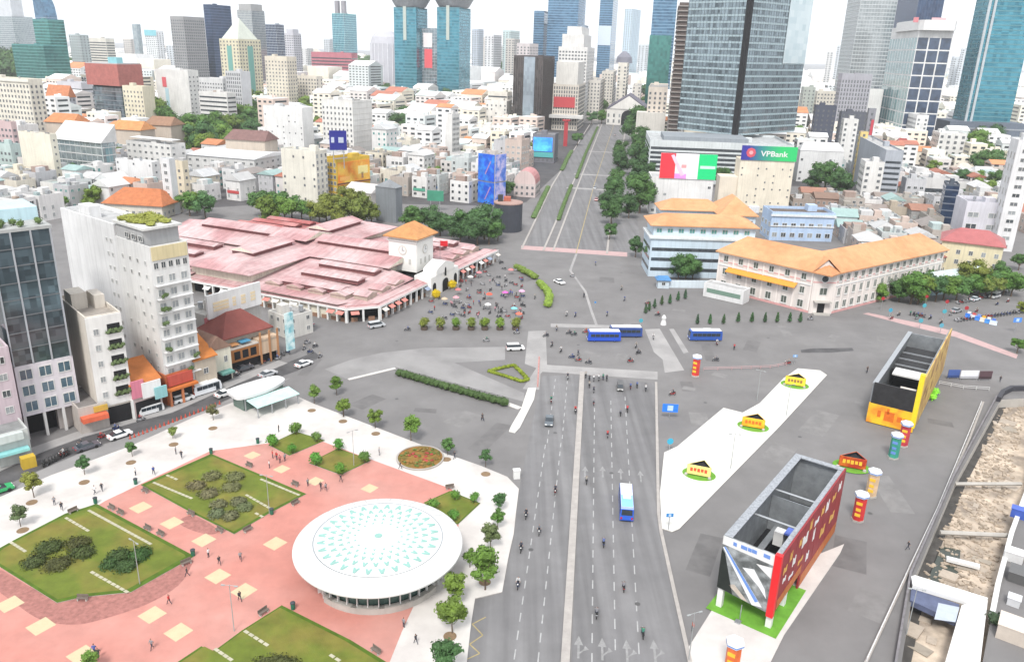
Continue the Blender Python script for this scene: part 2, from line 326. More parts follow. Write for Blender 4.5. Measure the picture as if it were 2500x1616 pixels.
# ---- park square: pale granite pavement, pink tiles, lawns
pave = struct(slab('pavement', PP(0, [(-260,1275),(0,1157),(120,1106),(300,1040),(450,972),(560,930),(640,900),(730,940),(830,978),(1000,1043),(1120,1085),(1180,1110),(1207,1138),(1200,1195),(1195,1242),(1182,1300),(1168,1378),(1105,1393),(1096,1450),(1086,1540),(1075,1640),(-400,1640)]), 0, .14, GRANITE, side=KERB))
pink = struct(tri_sheet('plaza', PP(0, [(-300,1480),(0,1322),(245,1166),(300,1140),(490,1050),(640,1030),(745,1026),(880,1076),(1050,1138),(1075,1180),(1060,1260),(1010,1340),(965,1405),(935,1470),(905,1545),(880,1640),(-400,1640)]), .146, PINKT))
tri_sheet('tile_band', smoothpoly(PP(8, [(-40,960),(350,1150),(800,1090),(1150,930),(1165,960),(1090,1075),(900,1190),(600,1290),(430,1315),(250,1285),(100,1190),(-60,1060)]), 5), .151, REDT, pink)
tri_sheet('tile_band', smoothpoly(PP(8, [(1090,690),(1180,650),(1330,735),(1290,765),(1180,742)]), 4), .151, REDT, pink)
ym = MB().poly([(-1,-1,0),(1,-1,0),(1,1,0),(-1,1,0)]).mesh('yellow_tile', YELT)
for x, y in ((860,600),(1050,695),(1245,800),(1330,1020),(930,1255),(1490,1110),(1090,1360),(250,1325),(60,1190),(1680,820),(500,1500),(1540,282),(1720,366),(1925,440)):
    place('tile', ym, pink, P(8,x,y)+Vector((0,0,.153)), R_(57), 1.35 if y > 560 else 1.15)
place('tile', ym, pink, P(9,710,548)+Vector((0,0,.153)), R_(57), 1.15)
def lawn(c, pts, label, smooth=False):
    w = PP(c, pts); o = struct(slab('lawn', w, .10, .24, GRASSE, side=KERB), label)
    cx = sum(p[0] for p in w)/len(w); cy = sum(p[1] for p in w)/len(w)
    tri_sheet('turf', [(cx+(p[0]-cx)*.94, cy+(p[1]-cy)*.94) for p in w], .246, GRASSM, o); return o
lawnA = lawn(8, [(-60,900),(0,850),(90,800),(400,640),(530,600),(590,580),(1170,890),(1180,905),(800,1120),(500,1150),(350,1185),(0,965),(-60,930)], 'large lawn at the left of the square')
lawnB = lawn(8, [(860,465),(1290,275),(1870,520),(1640,640),(1430,765),(1180,640)], 'lawn with two flower-shaped beds')
lawnC = lawn(8, [(1720,1200),(2140,1412),(2640,1720),(900,1720),(1080,1550),(1230,1450),(1290,1480),(1320,1470),(1480,1352)], 'lawn at the bottom edge')
lawnD = lawn(9, [(130,300),(290,225),(455,275),(250,362)], 'small lawn with four round shrubs')
lawnE = lawn(9, [(360,405),(530,320),(718,390),(545,472)], 'small diamond lawn with four round shrubs')
lawnF = lawn(9, [(1020,632),(1170,565),(1345,635),(1215,757),(1090,700)], 'small lawn behind the round pavilion')
for par, segs in ((lawnA, [(65,815,160,875),(400,665,545,750),(540,620,925,830),(555,995,785,1125)]), (lawnB, [(1015,405,1085,435),(935,450,1175,550),(1590,430,1830,530),(1500,525,1650,610),(1555,635,1610,665)]), (lawnC, [(1490,1355,1640,1450),(1310,1465,1420,1540),(2010,1500,2080,1545)])):
    for x1, y1, x2, y2 in segs:
        a, b_ = P(8,x1,y1), P(8,x2,y2); d = b_-a; n = max(2, int(d.length/.9)); ang = math.atan2(d.y, d.x)
        for i in range(n):
            q = MB().box(-.4,.4,-.22,.22,0,.05).mesh('stepping_stone', STONE) if 'st' not in MATS.get('_c', {}) else MATS['_c']['st']
            MATS.setdefault('_c', {})['st'] = q
            place('stepping_stone', q, par, a+d*((i+.5)/n)+Vector((0,0,.245)), ang)
MATS.pop('_c', None)
# ---- white platform with the display houses, pads under the ad pavilions
struct(slab('platform', PP(11, [(125,500),(190,470),(420,278),(515,302),(600,255),(720,130),(790,82),(900,92),(935,115),(700,370),(200,880),(165,895),(112,878),(104,700)]), 0, .14, WHITEPAD, side=KERB))
struct(slab('concrete_pad', PP(11, [(232,1490),(372,1268),(430,1190),(1020,955),(1000,1000),(722,1405),(640,1570),(250,1570)]), 0, .12, GRANITE, side=KERB))
struct(strip('barrier_kerb', 11, [(1120,1560),(1340,1090),(1480,800),(1640,440),(1712,250)], .4, 0, .25, KERB))
# ================================================================== round pavilion
RC = P(9, 758, 868, 5.0); RC = Vector((RC.x, RC.y+.55, 0))
dm = thing('round_pavilion', 'round white disc-roofed pavilion with aqua skylight pattern on the pink plaza', 'pavilion', RC)
N = 96
build('roof_ring', MB().lathe([(9.6,4.1),(12.35,4.55),(12.5,4.7),(12.5,4.95),(12.3,5.1),(9.75,6.0),(9.6,5.95)], N, cap=False), mat('white_cladding', (.62,.62,.61), .5, .04, .4), dm, smooth=False)
build('gutter', MB().lathe([(9.62,5.93),(9.42,5.86)], N, cap=False), STEEL, dm)
build('roof_disc', MB().lathe([(9.43,5.9),(6,6.12),(0.01,6.25)], N), mat('white_glass_roof', (.58,.60,.60), .3, .05, .6), dm)
AQ = mat('aqua_glass', (.24,.43,.385), .25, .1, 1)
k3 = MB(); k3.poly([(-.12,-.42,0),(.12,-.42,0),(.36,.38,0),(.16,.42,0),(0,.12,0),(-.16,.42,0),(-.36,.38,0)]); k3.v = [(x,y,.03) for x,y,z in k3.v]
kn = len(k3.v); k3.add([(x,y,0) for x,y,z in k3.v[:kn]], [], 0); k3.f += [(i,(i+1)%kn,kn+(i+1)%kn,kn+i) for i in range(kn)]; k3.m += [0]*kn
k3 = k3.mesh('skylight_pane', AQ); k4 = MB().lathe([(.3,0),(.3,.03)], 8).mesh('round_skylight', AQ)
for rad, n, s, ph in ((8.35,28,1.4,0),(6.9,28,1.12,.5),(5.6,28,.88,0),(4.5,22,.66,.5),(3.5,16,.52,0)):
    for i in range(n):
        a = 2*math.pi*(i+ph)/n
        place('skylight_pane', k3, dm, (rad*math.cos(a), rad*math.sin(a), (6.25-.13*rad/6 if rad < 6 else 6.12-.22*(rad-6)/3.43)+.025), a+math.pi/2, s)
place('centre_skylight', k4, dm, (0,0,6.26), 0, (2,2,1))
build('glass_wall', MB().lathe([(9.1,.14),(9.6,4.2)], N, cap=False), glass('pavilion_glass', (.05,.10,.09), (.12,.2,.18), 1.6, 5), dm)
build('plinth', MB().lathe([(9.45,.12),(9.45,.7),(9.2,.75)], N, cap=False), CONC, dm)
sm = MB().add([(-.02,9.8,5.99),(.02,9.8,5.99),(.03,12.3,5.12),(-.03,12.3,5.12)], [(0,3,2,1)]).mesh('panel_seam', mat('seam_grey', (.30,.31,.31), .7))
for i in range(36): place('panel_seam', sm, dm, (0,0,.012), 2*math.pi*i/36)
fin = MB().box(-.06,.06,-.05,.35,.1,4.3).mesh('mullion', WHITEP)
for i in range(40):
    a = 2*math.pi*i/40
    place('mullion', fin, dm, (9.45*math.cos(a), 9.45*math.sin(a), 0), a-math.pi/2)
cb = MB().box(-.8,.8,-.4,.4,0,1.0).mesh('cabinet', CONC)
for i in (52,53,55,57,58,60,62,63,65,67,69,71,73):
    a = 2*math.pi*i/80; place('cabinet', cb, dm, (9.75*math.cos(a), 9.75*math.sin(a), .13), a+math.pi/2)

# worn repairs in the asphalt of the square
rp_ = random.Random(31); PD = mat('patched_asphalt_dark', (.148,.143,.143), .9, .2, .3); PL_ = mat('patched_asphalt_pale', (.20,.194,.192), .9, .2, .3)
for c, x, y in ((5,1300,1420),(5,1700,1480),(5,900,1180),(6,500,450),(6,800,350),(6,700,860),(6,900,880),(6,1500,850),(7,700,1000),(7,1200,950),(7,500,1180),(7,900,900),(7,300,1250),(11,250,180),(11,300,330),(11,900,350),(11,700,500),(11,1100,250),(11,1250,700),(11,1050,1000),(11,1150,1250),(11,330,1000),(11,1500,350),(6,250,350),(6,1300,560),(10,200,420),(10,60,330),(5,2100,1100),(7,1500,960)):
    a = rp_.choice((R_(54),R_(66),R_(84))); p = P(c,x,y); w, d = rp_.uniform(.8,7), rp_.uniform(1,2.6); o = build('asphalt_patch', MB().poly([(-w,-d,0),(w,-d*.9,0),(w*.95,d,0),(-w,d,0)]), rp_.choice((PD,PL_)), gr, loc=p+Vector((0,0,.0022+.0001*len(gr.children))), rz=a)
struct(strip('shop_pavement', 4, [(-150,1585),(205,1425),(435,1343),(735,1258),(905,1215),(1060,1148),(1260,1060),(1520,955)], 3.2, 0, .14, CONCP))

mh = MB().lathe([(.42,0),(.42,.006)], 14).mesh('manhole_cover', mat('cast_iron', (.09,.088,.088), .6, .2, 4))
for c, x, y in ((10,400,980),(10,800,600),(10,930,1250),(10,520,400),(5,1500,1000),(6,600,800),(6,900,300),(7,800,950),(11,800,420),(11,1150,800),(11,330,250),(5,1500,1400)): place('manhole_cover', mh, gr, P(c,x,y)+Vector((0,0,.009)))
# ================================================================== plants
LEAF = mat('leaves', None, .65, .42, .9, spec=.25, detail=3, gain=1.9)
BARK = mat('bark', (.13, .095, .07), .9, .25, 2)
def ico(sub=1):
    bm = bmesh.new(); bmesh.ops.create_icosphere(bm, subdivisions=sub, radius=1); v = [tuple(x.co) for x in bm.verts]; f = [tuple(q.index for q in g.verts) for g in bm.faces]; bm.free(); return v, f
IV, IF = ico(1); IV2, IF2 = ico(2)
def leafy(mb, blobs, n, size, rnd, core=.8, mi=0, up=.35, n2=None):
    "blobs: (x,y,z,rx,ry,rz). a lumpy dark core and n leaf-clump faces spread through the outer shell of each"
    for (x, y, z, a, b_, c) in blobs:
        ph = rnd.random()*9
        mb.add([(x+p[0]*a*core*(1+.18*math.sin(5*p[0]+ph+3*p[2])), y+p[1]*b_*core*(1+.18*math.sin(5*p[1]+ph)), z+p[2]*c*core*(1+.15*math.sin(4*p[2]+ph+2*p[0]))) for p in IV], IF, mi)
        for i in range(n):
            d = Vector((rnd.gauss(0,1), rnd.gauss(0,1), rnd.gauss(0,1)+up)).normalized(); k = rnd.uniform(.74, 1.1)
            p = Vector((x+d.x*a*k, y+d.y*b_*k, z+d.z*c*k))
            t = (d+Vector((rnd.uniform(-1,1), rnd.uniform(-1,1), rnd.uniform(-.4,1)))*.8).normalized()
            u = t.cross(Vector((rnd.uniform(-1,1), rnd.uniform(-1,1), rnd.uniform(-1,1)))).normalized(); w = t.cross(u)
            s = size*rnd.uniform(.6, 1.25)
            mb.add([p-u*s, p-w*s*.55, p+u*s, p+w*s*.55], [(0,1,2,3)], mi)
    return mb
def crown_mesh(seed, rx, rz, nb, n, size, z0, flat=1.0):
    rnd = random.Random(seed); bl = []
    for i in range(nb):
        a = rnd.random()*6.283; r = rx*.68*math.sqrt(rnd.random()); zz = rz*.62*rnd.uniform(-1, 1)*math.sqrt(max(.1, 1-(r/rx)**2))
        k = rnd.uniform(.30, .46)*rx
        bl.append((r*math.cos(a), r*math.sin(a), z0+zz, k, k*rnd.uniform(.85,1.1), k*rnd.uniform(.6,.85)*flat))
    return leafy(MB(), bl, n, size, rnd).mesh('crown', LEAF)
def trunk_mesh(seed, h, r, rx):
    rnd = random.Random(seed); mb = MB().tube([(0,0,0),(.05*rx*rnd.uniform(-1,1),0,h*.5),(0,.05*rx,h)], [r, r*.8, r*.6], 7)
    for i in range(5):
        a = rnd.random()*6.283; q = rnd.uniform(.45,.7)*rx
        mb.tube([(0,0,h*rnd.uniform(.7,.95)), (q*.5*math.cos(a), q*.5*math.sin(a), h*1.15), (q*math.cos(a), q*math.sin(a), h*rnd.uniform(1.3,1.6))], [r*.5, r*.35, r*.15], 5)
    return mb.mesh('trunk', BARK)
# unit trees: crown about 2 across at z 1.5
TREES = [(crown_mesh(i, 1.0, .72+.14*(i%4), 13+2*(i%5), 90, .075, 1.05+.1*(i%3)), trunk_mesh(i, .68, .06, 1.0)) for i in range(10)]
SMALL = [(crown_mesh(40+i, 1.0, .95, 13+2*i, 60, .11, 1.75), trunk_mesh(40+i, 1.25, .05, .8)) for i in range(4)]
GREENS = [(.045,.095,.018),(.04,.085,.022),(.058,.105,.018),(.035,.078,.026),(.065,.10,.016),(.075,.115,.018)]
def tree_at(p, w, label, group, kind=0, rnd=random.Random(5), col=None, hs=1.0, name='tree', auto=True, z0=0):
    cm, tm = (TREES if kind == 0 else SMALL)[rnd.randrange(len(TREES if kind == 0 else SMALL))]
    t = thing(name, label, 'tree', (p[0], p[1], z0), rnd.random()*6.28, group, auto); t.scale = (w/2, w/2, w/2*hs)
    g = col or rnd.choice(GREENS); k = rnd.uniform(.85, 1.2)
    place('crown', cm, t, color=tuple(x*k for x in g)); place('trunk', tm, t); return t
def tree_px(c, x, y, wpx, label, group, zf=.58, **k):
    "crown centre and width in the photo -> a tree standing on the ground there"
    w = 7.0; s = CR[c][2]
    for i in range(6):
        p = P(c, x, y, w*zf*k.get('hs', 1.0)+k.get('z0', 0)); zc = p.y*cp-(p.z-H)*sp; w = wpx/s*zc/FPX
    return tree_at(p, w*(1.3 if k.get('kind', 0) == 0 else 1.04), label, group, **k)
# ================================================================== buildings
def wmesh(nx=2):
    m = MB(); t = .06
    for x0, x1, z0, z1 in ((-.5,-.5+t,-.5,.5),(.5-t,.5,-.5,.5),(-.5+t,.5-t,-.5,-.5+t),(-.5+t,.5-t,.5-t,.5),(-.025,.025,-.5+t,.5-t)): m.box(x0,x1,-.1,0,z0,z1,0)
    m.add([(-.44,-.03,-.44),(.44,-.03,-.44),(.44,-.03,.44),(-.44,-.03,.44)], [(0,1,2,3)], 1); return m
WIN = wmesh().mesh('window', [WFRAME, WGLASS])
TEALG = mat('teal_glass', (.10,.28,.27), .15, .25, .5, spec=.6)
WIN2 = wmesh().mesh('window', [WFRAME, TEALG])
GREYG = mat('pale_curtained_glass', (.30,.32,.33), .25, .25, .6, spec=.5)
WIN3 = wmesh().mesh('window', [WFRAME, GREYG])
_wb = MB().add([(-.5,-.05,-.5),(.5,-.05,-.5),(.5,-.05,.5),(-.5,-.05,.5),(-.5,0,-.5),(.5,0,-.5),(.5,0,.5),(-.5,0,.5)], [(0,1,2,3),(1,0,4,5),(2,1,5,6),(3,2,6,7),(0,3,7,4)])
WINN = _wb.mesh('window', [WFRAME, mat('navy_window_glass', (.045,.07,.12), .08, .5, .2, spec=.7)]); WINT = _wb.mesh('window', [WFRAME, mat('aqua_window_glass', (.22,.36,.37), .1, .35, .2, spec=.6)])
for _w in (WINN, WINT): _w.polygons.foreach_set('material_index', [1]*5)
WINM = wmesh().mesh('window', [WFRAME, mat('dim_curtained_glass', (.15,.16,.17), .2, .4, .9, spec=.5)])
BAND = MB().box(-.5,.5,-.06,0,-.5,.5).mesh('window_band', WGLASS)
FOOT = []                     # footprints, so that filler houses keep clear
TANK = MB().cyl(0,0,.4,1.9,.65,10).mesh('water_tank', STEEL)
HUT = {}
def solve_w(A, ang, c, x2):
    X = pxy(c, x2, 0)[0]; lo, hi = .5, 400.; d = Vector((math.cos(ang), math.sin(ang), 0))
    for i in range(50):
        m = (lo+hi)/2
        if proj(A+d*m)[0] < X: lo = m
        else: hi = m
    return lo
def face_frame(face, Wd, Dp):
    "local placement of a facade: origin at its left end (seen from outside), rotation about z, length"
    return {'F':((0,0),0.,Wd), 'R':((Wd,0),math.pi/2,Dp), 'B':((Wd,Dp),math.pi,Wd), 'L':((0,Dp),-math.pi/2,Dp)}[face]
def on_face(face, Wd, Dp, s, z, out=0.):
    (ox, oy), a, L = face_frame(face, Wd, Dp)
    return Vector((ox+s*math.cos(a)+out*math.sin(a), oy+s*math.sin(a)-out*math.cos(a), z)), a
class B:
    """one building: root Empty at its front-left ground corner, x along the front, y back"""
    def __init__(s, label, A, Wd, Dp, h, ang, color=(.7,.69,.66), cat='building', name='building', group=None, wall=None, z0=0., auto=False, wallmat=None, body=True, keep=True):
        s.W, s.D, s.h, s.z0 = Wd, Dp, h, z0; s.root = thing(name, label, cat, (A[0], A[1], 0), ang, group, auto); s.ang = ang; s.A = Vector((A[0], A[1], 0))
        s.color = color; s.rnd = random.Random(int(abs(A[0]*13+A[1]*7)))
        rel = Vector((-A[0], -A[1], 0)); s.cl = (rel.x*math.cos(ang)+rel.y*math.sin(ang), -rel.x*math.sin(ang)+rel.y*math.cos(ang))
        s.vis = [f for f, ok in (('F', s.cl[1] < 0), ('R', s.cl[0] > Wd), ('L', s.cl[0] < 0), ('B', s.cl[1] > Dp)) if ok]
        s.dist = math.hypot(A[0], A[1])
        if keep: FOOT.append((s.A+Vector((math.cos(ang)*Wd/2-math.sin(ang)*Dp/2, math.sin(ang)*Wd/2+math.cos(ang)*Dp/2, 0)), ang, Wd/2, Dp/2))
        if body: build('wall', MB().box(0, Wd, 0, Dp, z0, h), wallmat or PLASTER, s.root, color=color)
    def flat(s, color=(.45,.44,.42), par=.9, clutter=2):
        W_, D_, h = s.W, s.D, s.h; m = MB(); t = min(.3, W_*.1)
        for x0,x1,y0,y1 in ((0,W_,0,t),(0,W_,D_-t,D_),(0,t,t,D_-t),(W_-t,W_,t,D_-t)): m.box(x0,x1,y0,y1,h,h+par)
        build('parapet', m, PLASTER, s.root, color=s.color)
        build('roof', MB().box(t,W_-t,t,D_-t,h,h+.05), FLATROOF, s.root, color=color)
        for i in range(clutter):
            x, y = s.rnd.uniform(.2,.8)*W_, s.rnd.uniform(.25,.8)*D_
            if i == 0 and min(W_, D_) > 5:
                a, b_ = min(4, W_*.3), min(5, D_*.3); build('stair_head', MB().box(x-a/2,x+a/2,y-b_/2,y+b_/2,h+.05,h+2.8), PLASTER, s.root, color=s.color)
            elif s.dist < 800 and i % 2: place('water_tank', TANK, s.root, (x, y, h+.05))
            elif s.dist < 800: a = s.rnd.uniform(.8, 1.8); build('roof_unit', MB().box(x-a,x+a,y-a*.7,y+a*.7,h+.05,h+s.rnd.uniform(.8,2.2)), PLASTER, s.root, color=s.rnd.choice(((.5,.5,.5),(.3,.29,.28),(.66,.66,.66),(.45,.36,.3),(.4,.5,.5))))
        return s
    def pitched(s, color=(.55,.22,.10), rise=None, along=None, over=.5, hip=0., m=None):
        along = along or ('x' if s.W > s.D else 'y'); rise = rise or min(s.W, s.D)*.3
        build('roof', MB().gable(0,s.W,0,s.D,s.h+.02,s.h+rise,along,0,1,over,.2,hip), [m or TILE, PLASTER], s.root, color=color); return s
    def windows(s, ww=1.4, wh=1.5, sx=3.2, sz=3.4, z0=1.2, faces=None, mesh=None, margin=1.0, skip=0., top=None, band=False):
        top = s.h if top is None else top
        for f in (faces or s.vis):
            if f not in s.vis: continue
            L = s.W if f in 'FB' else s.D; n = max(1, int((L-2*margin+sx-ww)/sx)); rows = max(1, int((top-s.z0-z0-.4+sz-wh)/sz))
            if n*rows > 300: n = max(1, 300//rows)
            if L < ww+.6: continue
            pxs = max(ww, wh)*FPX/s.dist; joined = None if pxs >= 6.5 else MB()
            for r in range(rows):
                for k in range(n):
                    if skip and s.rnd.random() < skip: continue
                    sx_ = L/2+(k-(n-1)/2)*((L-2*margin-ww)/max(1, n-1) if n > 1 else 0); z = s.z0+z0+r*sz+wh/2
                    p, a = on_face(f, s.W, s.D, sx_, z, .005)
                    if joined is None: place('window', mesh or s.rnd.choice((WIN,WIN3,WINM,WINM)), s.root, p, a, (ww, 1, wh))
                    else:
                        joined.xf = Matrix.Translation(p) @ Matrix.Rotation(a, 4, 'Z'); joined.box(-ww/2,ww/2,-.1,0,-wh/2,wh/2)
            if joined and joined.v: stuff(build('window_grid', joined, [(mesh or WINM).materials[1]], s.root))
        return s
    def ribbons(s, wh=1.5, sz=3.4, z0=1.2, faces=None, margin=.6, m=None, top=None):
        top = s.h if top is None else top
        for f in (faces or s.vis):
            if f not in s.vis: continue
            L = s.W if f in 'FB' else s.D
            for r in range(max(1, int((top-s.z0-z0-.3)/sz))):
                p, a = on_face(f, s.W, s.D, L/2, s.z0+z0+r*sz+wh/2, .005)
                o = place('window_band', m or BAND, s.root, p, a, (L-2*margin, 1, wh))
        return s
    def curtain(s, sx=3., sz=3.6, band=None, mull=None, bw=.5, mw=.18, faces=None, z0=None, top=None, out=.18):
        "floor bands and mullions standing proud of the glass body"
        z0 = s.z0 if z0 is None else z0; top = s.h if top is None else top; mm = MB(); bb = MB(); near = sz*FPX/s.dist >= 13
        for f in (faces or s.vis):
            if f not in s.vis: continue
            L = s.W if f in 'FB' else s.D; nb = int((top-z0)/sz)
            if band is not None:
                if near: ub = MB().box(-.5,.5,-out,0,-.5,.5).mesh('floor_band', PAINTO)
                for r in range(nb+1):
                    p, a = on_face(f, s.W, s.D, L/2, z0+r*sz, .004)
                    if near: place('floor_band', ub, s.root, p, a, (L, 1, bw), color=band)
                    else: bb.xf = Matrix.Translation(p) @ Matrix.Rotation(a,4,'Z'); bb.box(-L/2,L/2,-out,0,-bw/2,bw/2)
            if mull is not None:
                n = max(1, round(L/sx))
                for k in range(n+1):
                    p, a = on_face(f, s.W, s.D, L*k/n, (z0+top)/2, .006); mm.xf = Matrix.Translation(p) @ Matrix.Rotation(a,4,'Z'); mm.box(-mw/2,mw/2,-out*1.25,0,-(top-z0)/2,(top-z0)/2)
        if bb.v: stuff(build('floor_band_grid', bb, PAINTO, s.root, color=band))
        if mm.v: stuff(build('mullion_grid', mm, PAINTO, s.root, color=mull))
        return s
    def sign(s, face, x0, x1, z0, z1, color, name='sign_board', out=.25, m=None):
        p, a = on_face(face, s.W, s.D, (x0+x1)/2, (z0+z1)/2, .02)
        return build(name, MB().box(-(x1-x0)/2,(x1-x0)/2,-out,0,-(z1-z0)/2,(z1-z0)/2), m or PAINTO, s.root, color=color, loc=p, rz=a)
    def block(s, name, x0, x1, y0, y1, z0, z1, color=None, m=None):
        return build(name, MB().box(x0,x1,y0,y1,z0,z1), m or PLASTER, s.root, color=color or s.color)
def bpx(label, c, x1, x2, ytop, D=None, yb=None, ang=0., depth=12., h=None, **k):
    "building from the photo: front-left and front-right roof corner columns x1, x2, roof line ytop at x1, distance D (or its foot at yb)"
    if D is None: D = P(c, x1, yb).y
    A = at_d(c, x1, ytop, D); hh = max(3., A.z) if h is None else h
    a = R_(ang); return B(label, A, solve_w(A, a, c, x2), depth, hh, a, **k)
# ---- lettering
def text_mesh(txt, size, ext=.05, bold=False):
    cu = bpy.data.curves.new('lettering', 'FONT'); cu.body = txt; cu.size = size; cu.extrude = ext; cu.align_x = 'CENTER'; cu.align_y = 'CENTER'; cu.resolution_u = 2
    if bold: cu.offset = size*.02
    o = bpy.data.objects.new('tmp', cu); COL.objects.link(o); dg = bpy.context.evaluated_depsgraph_get()
    me = bpy.data.meshes.new_from_object(o.evaluated_get(dg)); bpy.data.objects.remove(o); return me
def letters(txt, size, m, parent, loc, rz=0., bold=True, name='lettering', sx=1.0):
    me = text_mesh(txt, size, .04, bold); me.materials.clear(); me.materials.append(m)
    return place(name, me, parent, loc, rot=(math.pi/2, 0, rz), scale=(sx,1,1))
# ================================================================== vehicles
def side_extrude(mb, prof, w, mi=0, taper=None):
    "closed side profile (x,z) pulled across y; taper(z) narrows the top"
    n = len(prof); f = taper or (lambda z: 1.)
    pts = [(x, -w/2*f(z), z) for x, z in prof]+[(x, w/2*f(z), z) for x, z in prof]
    return mb.add(pts, [tuple(range(n)), tuple(range(2*n-1, n-1, -1))]+[(i, n+i, n+(i+1) % n, (i+1) % n) for i in range(n)], mi)
WHEEL = MB(); WHEEL.xf = Matrix.Rotation(math.pi/2, 4, 'X'); WHEEL.lathe([(.2,-.11),(.33,-.11),(.34,0),(.33,.11),(.2,.11)], 14, mi=0); WHEEL.lathe([(.2,-.10),(.2,.10)], 10, mi=1); WHEEL = WHEEL.mesh('wheel', [BLACKR, STEEL])
CGLASS = mat('vehicle_glass', (.03,.04,.05), .08, .1, 1, spec=.7)
HEADL = mat('headlight_lens', (.8,.8,.78), .2, .05, 1); TAILL = mat('taillight_lens', (.5,.03,.03), .3, .05, 1)
CARP = mat('car_paint', None, .28, .03, 1, spec=.6)
def car_proto(kind):
    t = place('car', None)
    if kind == 'sedan':
        prof = [(-2.25,.35),(2.2,.35),(2.28,.6),(2.15,.82),(1.2,.95),(-1.5,.98),(-2.2,.95),(-2.32,.6)]; gl = [(1.15,.94),(.35,1.42),(-.9,1.42),(-1.75,.97)]; rf = [(.32,1.40),(.3,1.46),(-.88,1.46),(-.92,1.40)]; L = 2.2
    else:
        prof = [(-2.4,.35),(2.3,.35),(2.4,.7),(2.2,1.0),(1.6,1.08),(-2.35,1.08),(-2.45,.6)]; gl = [(1.65,1.07),(.95,1.78),(-2.2,1.8),(-2.38,1.07)]; rf = [(.95,1.76),(.9,1.85),(-2.15,1.88),(-2.22,1.78)]; L = 2.35
    place('body', side_extrude(MB(), prof, 1.78, 0, lambda z: 1 if z < .9 else .96).mesh('body', CARP), t)
    place('window_glass', side_extrude(MB(), gl, 1.66, 0, lambda z: 1 if z < 1.1 else .84).mesh('window_glass', CGLASS), t)
    place('roof_panel', side_extrude(MB(), rf, 1.45).mesh('roof_panel', CARP), t)
    for x in (-1.4, 1.4):
        for y in (-.82, .82): place('wheel', WHEEL, t, (x, y, .34))
    hl = MB().box(-.06,.06,-.22,.22,-.09,.09)
    a, b_ = hl.mesh('headlight', HEADL), hl.mesh('taillight', TAILL)
    for y in (-.6, .6): place('headlight', a, t, (L+.02, y, .68)); place('taillight', b_, t, (-L-.06, y, .78))
    return t
def bus_proto(kind):
    t = place('bus', None); L, Wd, Hh = (9.2, 2.45, 3.0) if kind == 'city' else (6.6, 2.1, 2.6)
    x0, x1 = -L/2, L/2
    prof = [(x0+.1,.35),(x1-.1,.35),(x1,.6),(x1-.02,1.35),(x1-.25,Hh-.25),(x1-.5,Hh-.08),(x0+.3,Hh-.08),(x0+.08,Hh-.3),(x0,.6)]
    place('body', side_extrude(MB(), prof, Wd, 0, lambda z: 1 if z < Hh-.3 else .93).mesh('body', CARP), t)
    place('roof_panel', MB().box(x0+.35,x1-.6,-Wd*.44,Wd*.44,Hh-.07,Hh+.02).mesh('roof_panel', WHITEP), t)
    place('air_conditioner', MB().box(-1.6,.6,-.75,.75,Hh+.02,Hh+.22).mesh('air_conditioner', WHITEP), t)
    n = 6 if kind == 'city' else 4; wl = (L-1.4)/n
    wm = MB().box(-wl*.46,wl*.46,-.02,.02,-.42,.42).mesh('side_window', CGLASS)
    for k in range(n):
        for y in (-Wd/2-.005, Wd/2+.005): place('side_window', wm, t, (x0+.6+wl*(k+.5), y, 1.85))
    place('windscreen', MB().add([(x1+.012,-Wd*.44,1.25),(x1+.012,Wd*.44,1.25),(x1-.20,Wd*.42,Hh-.32),(x1-.20,-Wd*.42,Hh-.32)], [(0,1,2,3)]).mesh('windscreen', CGLASS), t)
    place('rear_window', MB().add([(x0-.012,Wd*.4,1.5),(x0-.012,-Wd*.4,1.5),(x0+.06,-Wd*.38,Hh-.42),(x0+.06,Wd*.38,Hh-.42)], [(0,1,2,3)]).mesh('rear_window', CGLASS), t)
    place('door', MB().box(x1-1.5,x1-.6,-Wd/2-.03,-Wd/2-.004,.45,2.3).mesh('door', CGLASS), t)
    for x in (x0+1.7, x1-1.9):
        for y in (-Wd/2+.16, Wd/2-.16): place('wheel', WHEEL, t, (x, y, .45), scale=1.3)
    tl = MB().box(-.05,.03,-.15,.15,-.2,.2)
    for y in (-.95, .95): place('taillight', tl.mesh('taillight', TAILL), t, (x0-.01, y*Wd/2.45, .9)); place('headlight', tl.mesh('headlight', HEADL), t, (x1+.02, y*Wd/2.45, .75))
    return t
MW = MB(); MW.xf = Matrix.Rotation(math.pi/2, 4, 'X'); MW.lathe([(.2,-.05),(.29,-.05),(.29,.05),(.2,.05)], 12, mi=0, cap=False); MW.lathe([(.2,-.02),(.2,.02)], 8, mi=1); MW = MW.mesh('wheel', [BLACKR, STEEL])
def bike_proto():
    t = place('motorbike', None)
    side = side_extrude(MB(), [(-.75,.62),(-.7,.78),(-.1,.72),(.0,.48),(.35,.45),(.55,.95),(.62,.95),(.5,.35),(.1,.28),(-.3,.32)], .28)
    place('body', side.mesh('body', CARP), t)
    place('seat', side_extrude(MB(), [(-.78,.78),(-.75,.88),(-.3,.84),(.02,.76),(-.02,.72)], .3).mesh('seat', BLACKR), t)
    place('handlebar', MB().tube([(.5,-.34,1.02),(.58,-.1,1.0),(.58,.1,1.0),(.5,.34,1.02)], .03, 5).tube([(.6,0,1.0),(.68,0,.3)], .04, 5).mesh('handlebar', BLACKR), t)
    place('headlight', MB().box(.6,.7,-.1,.1,.82,.98).mesh('headlight', HEADL), t)
    for x in (-.6, .68): place('wheel', MW, t, (x, 0, .29))
    return t
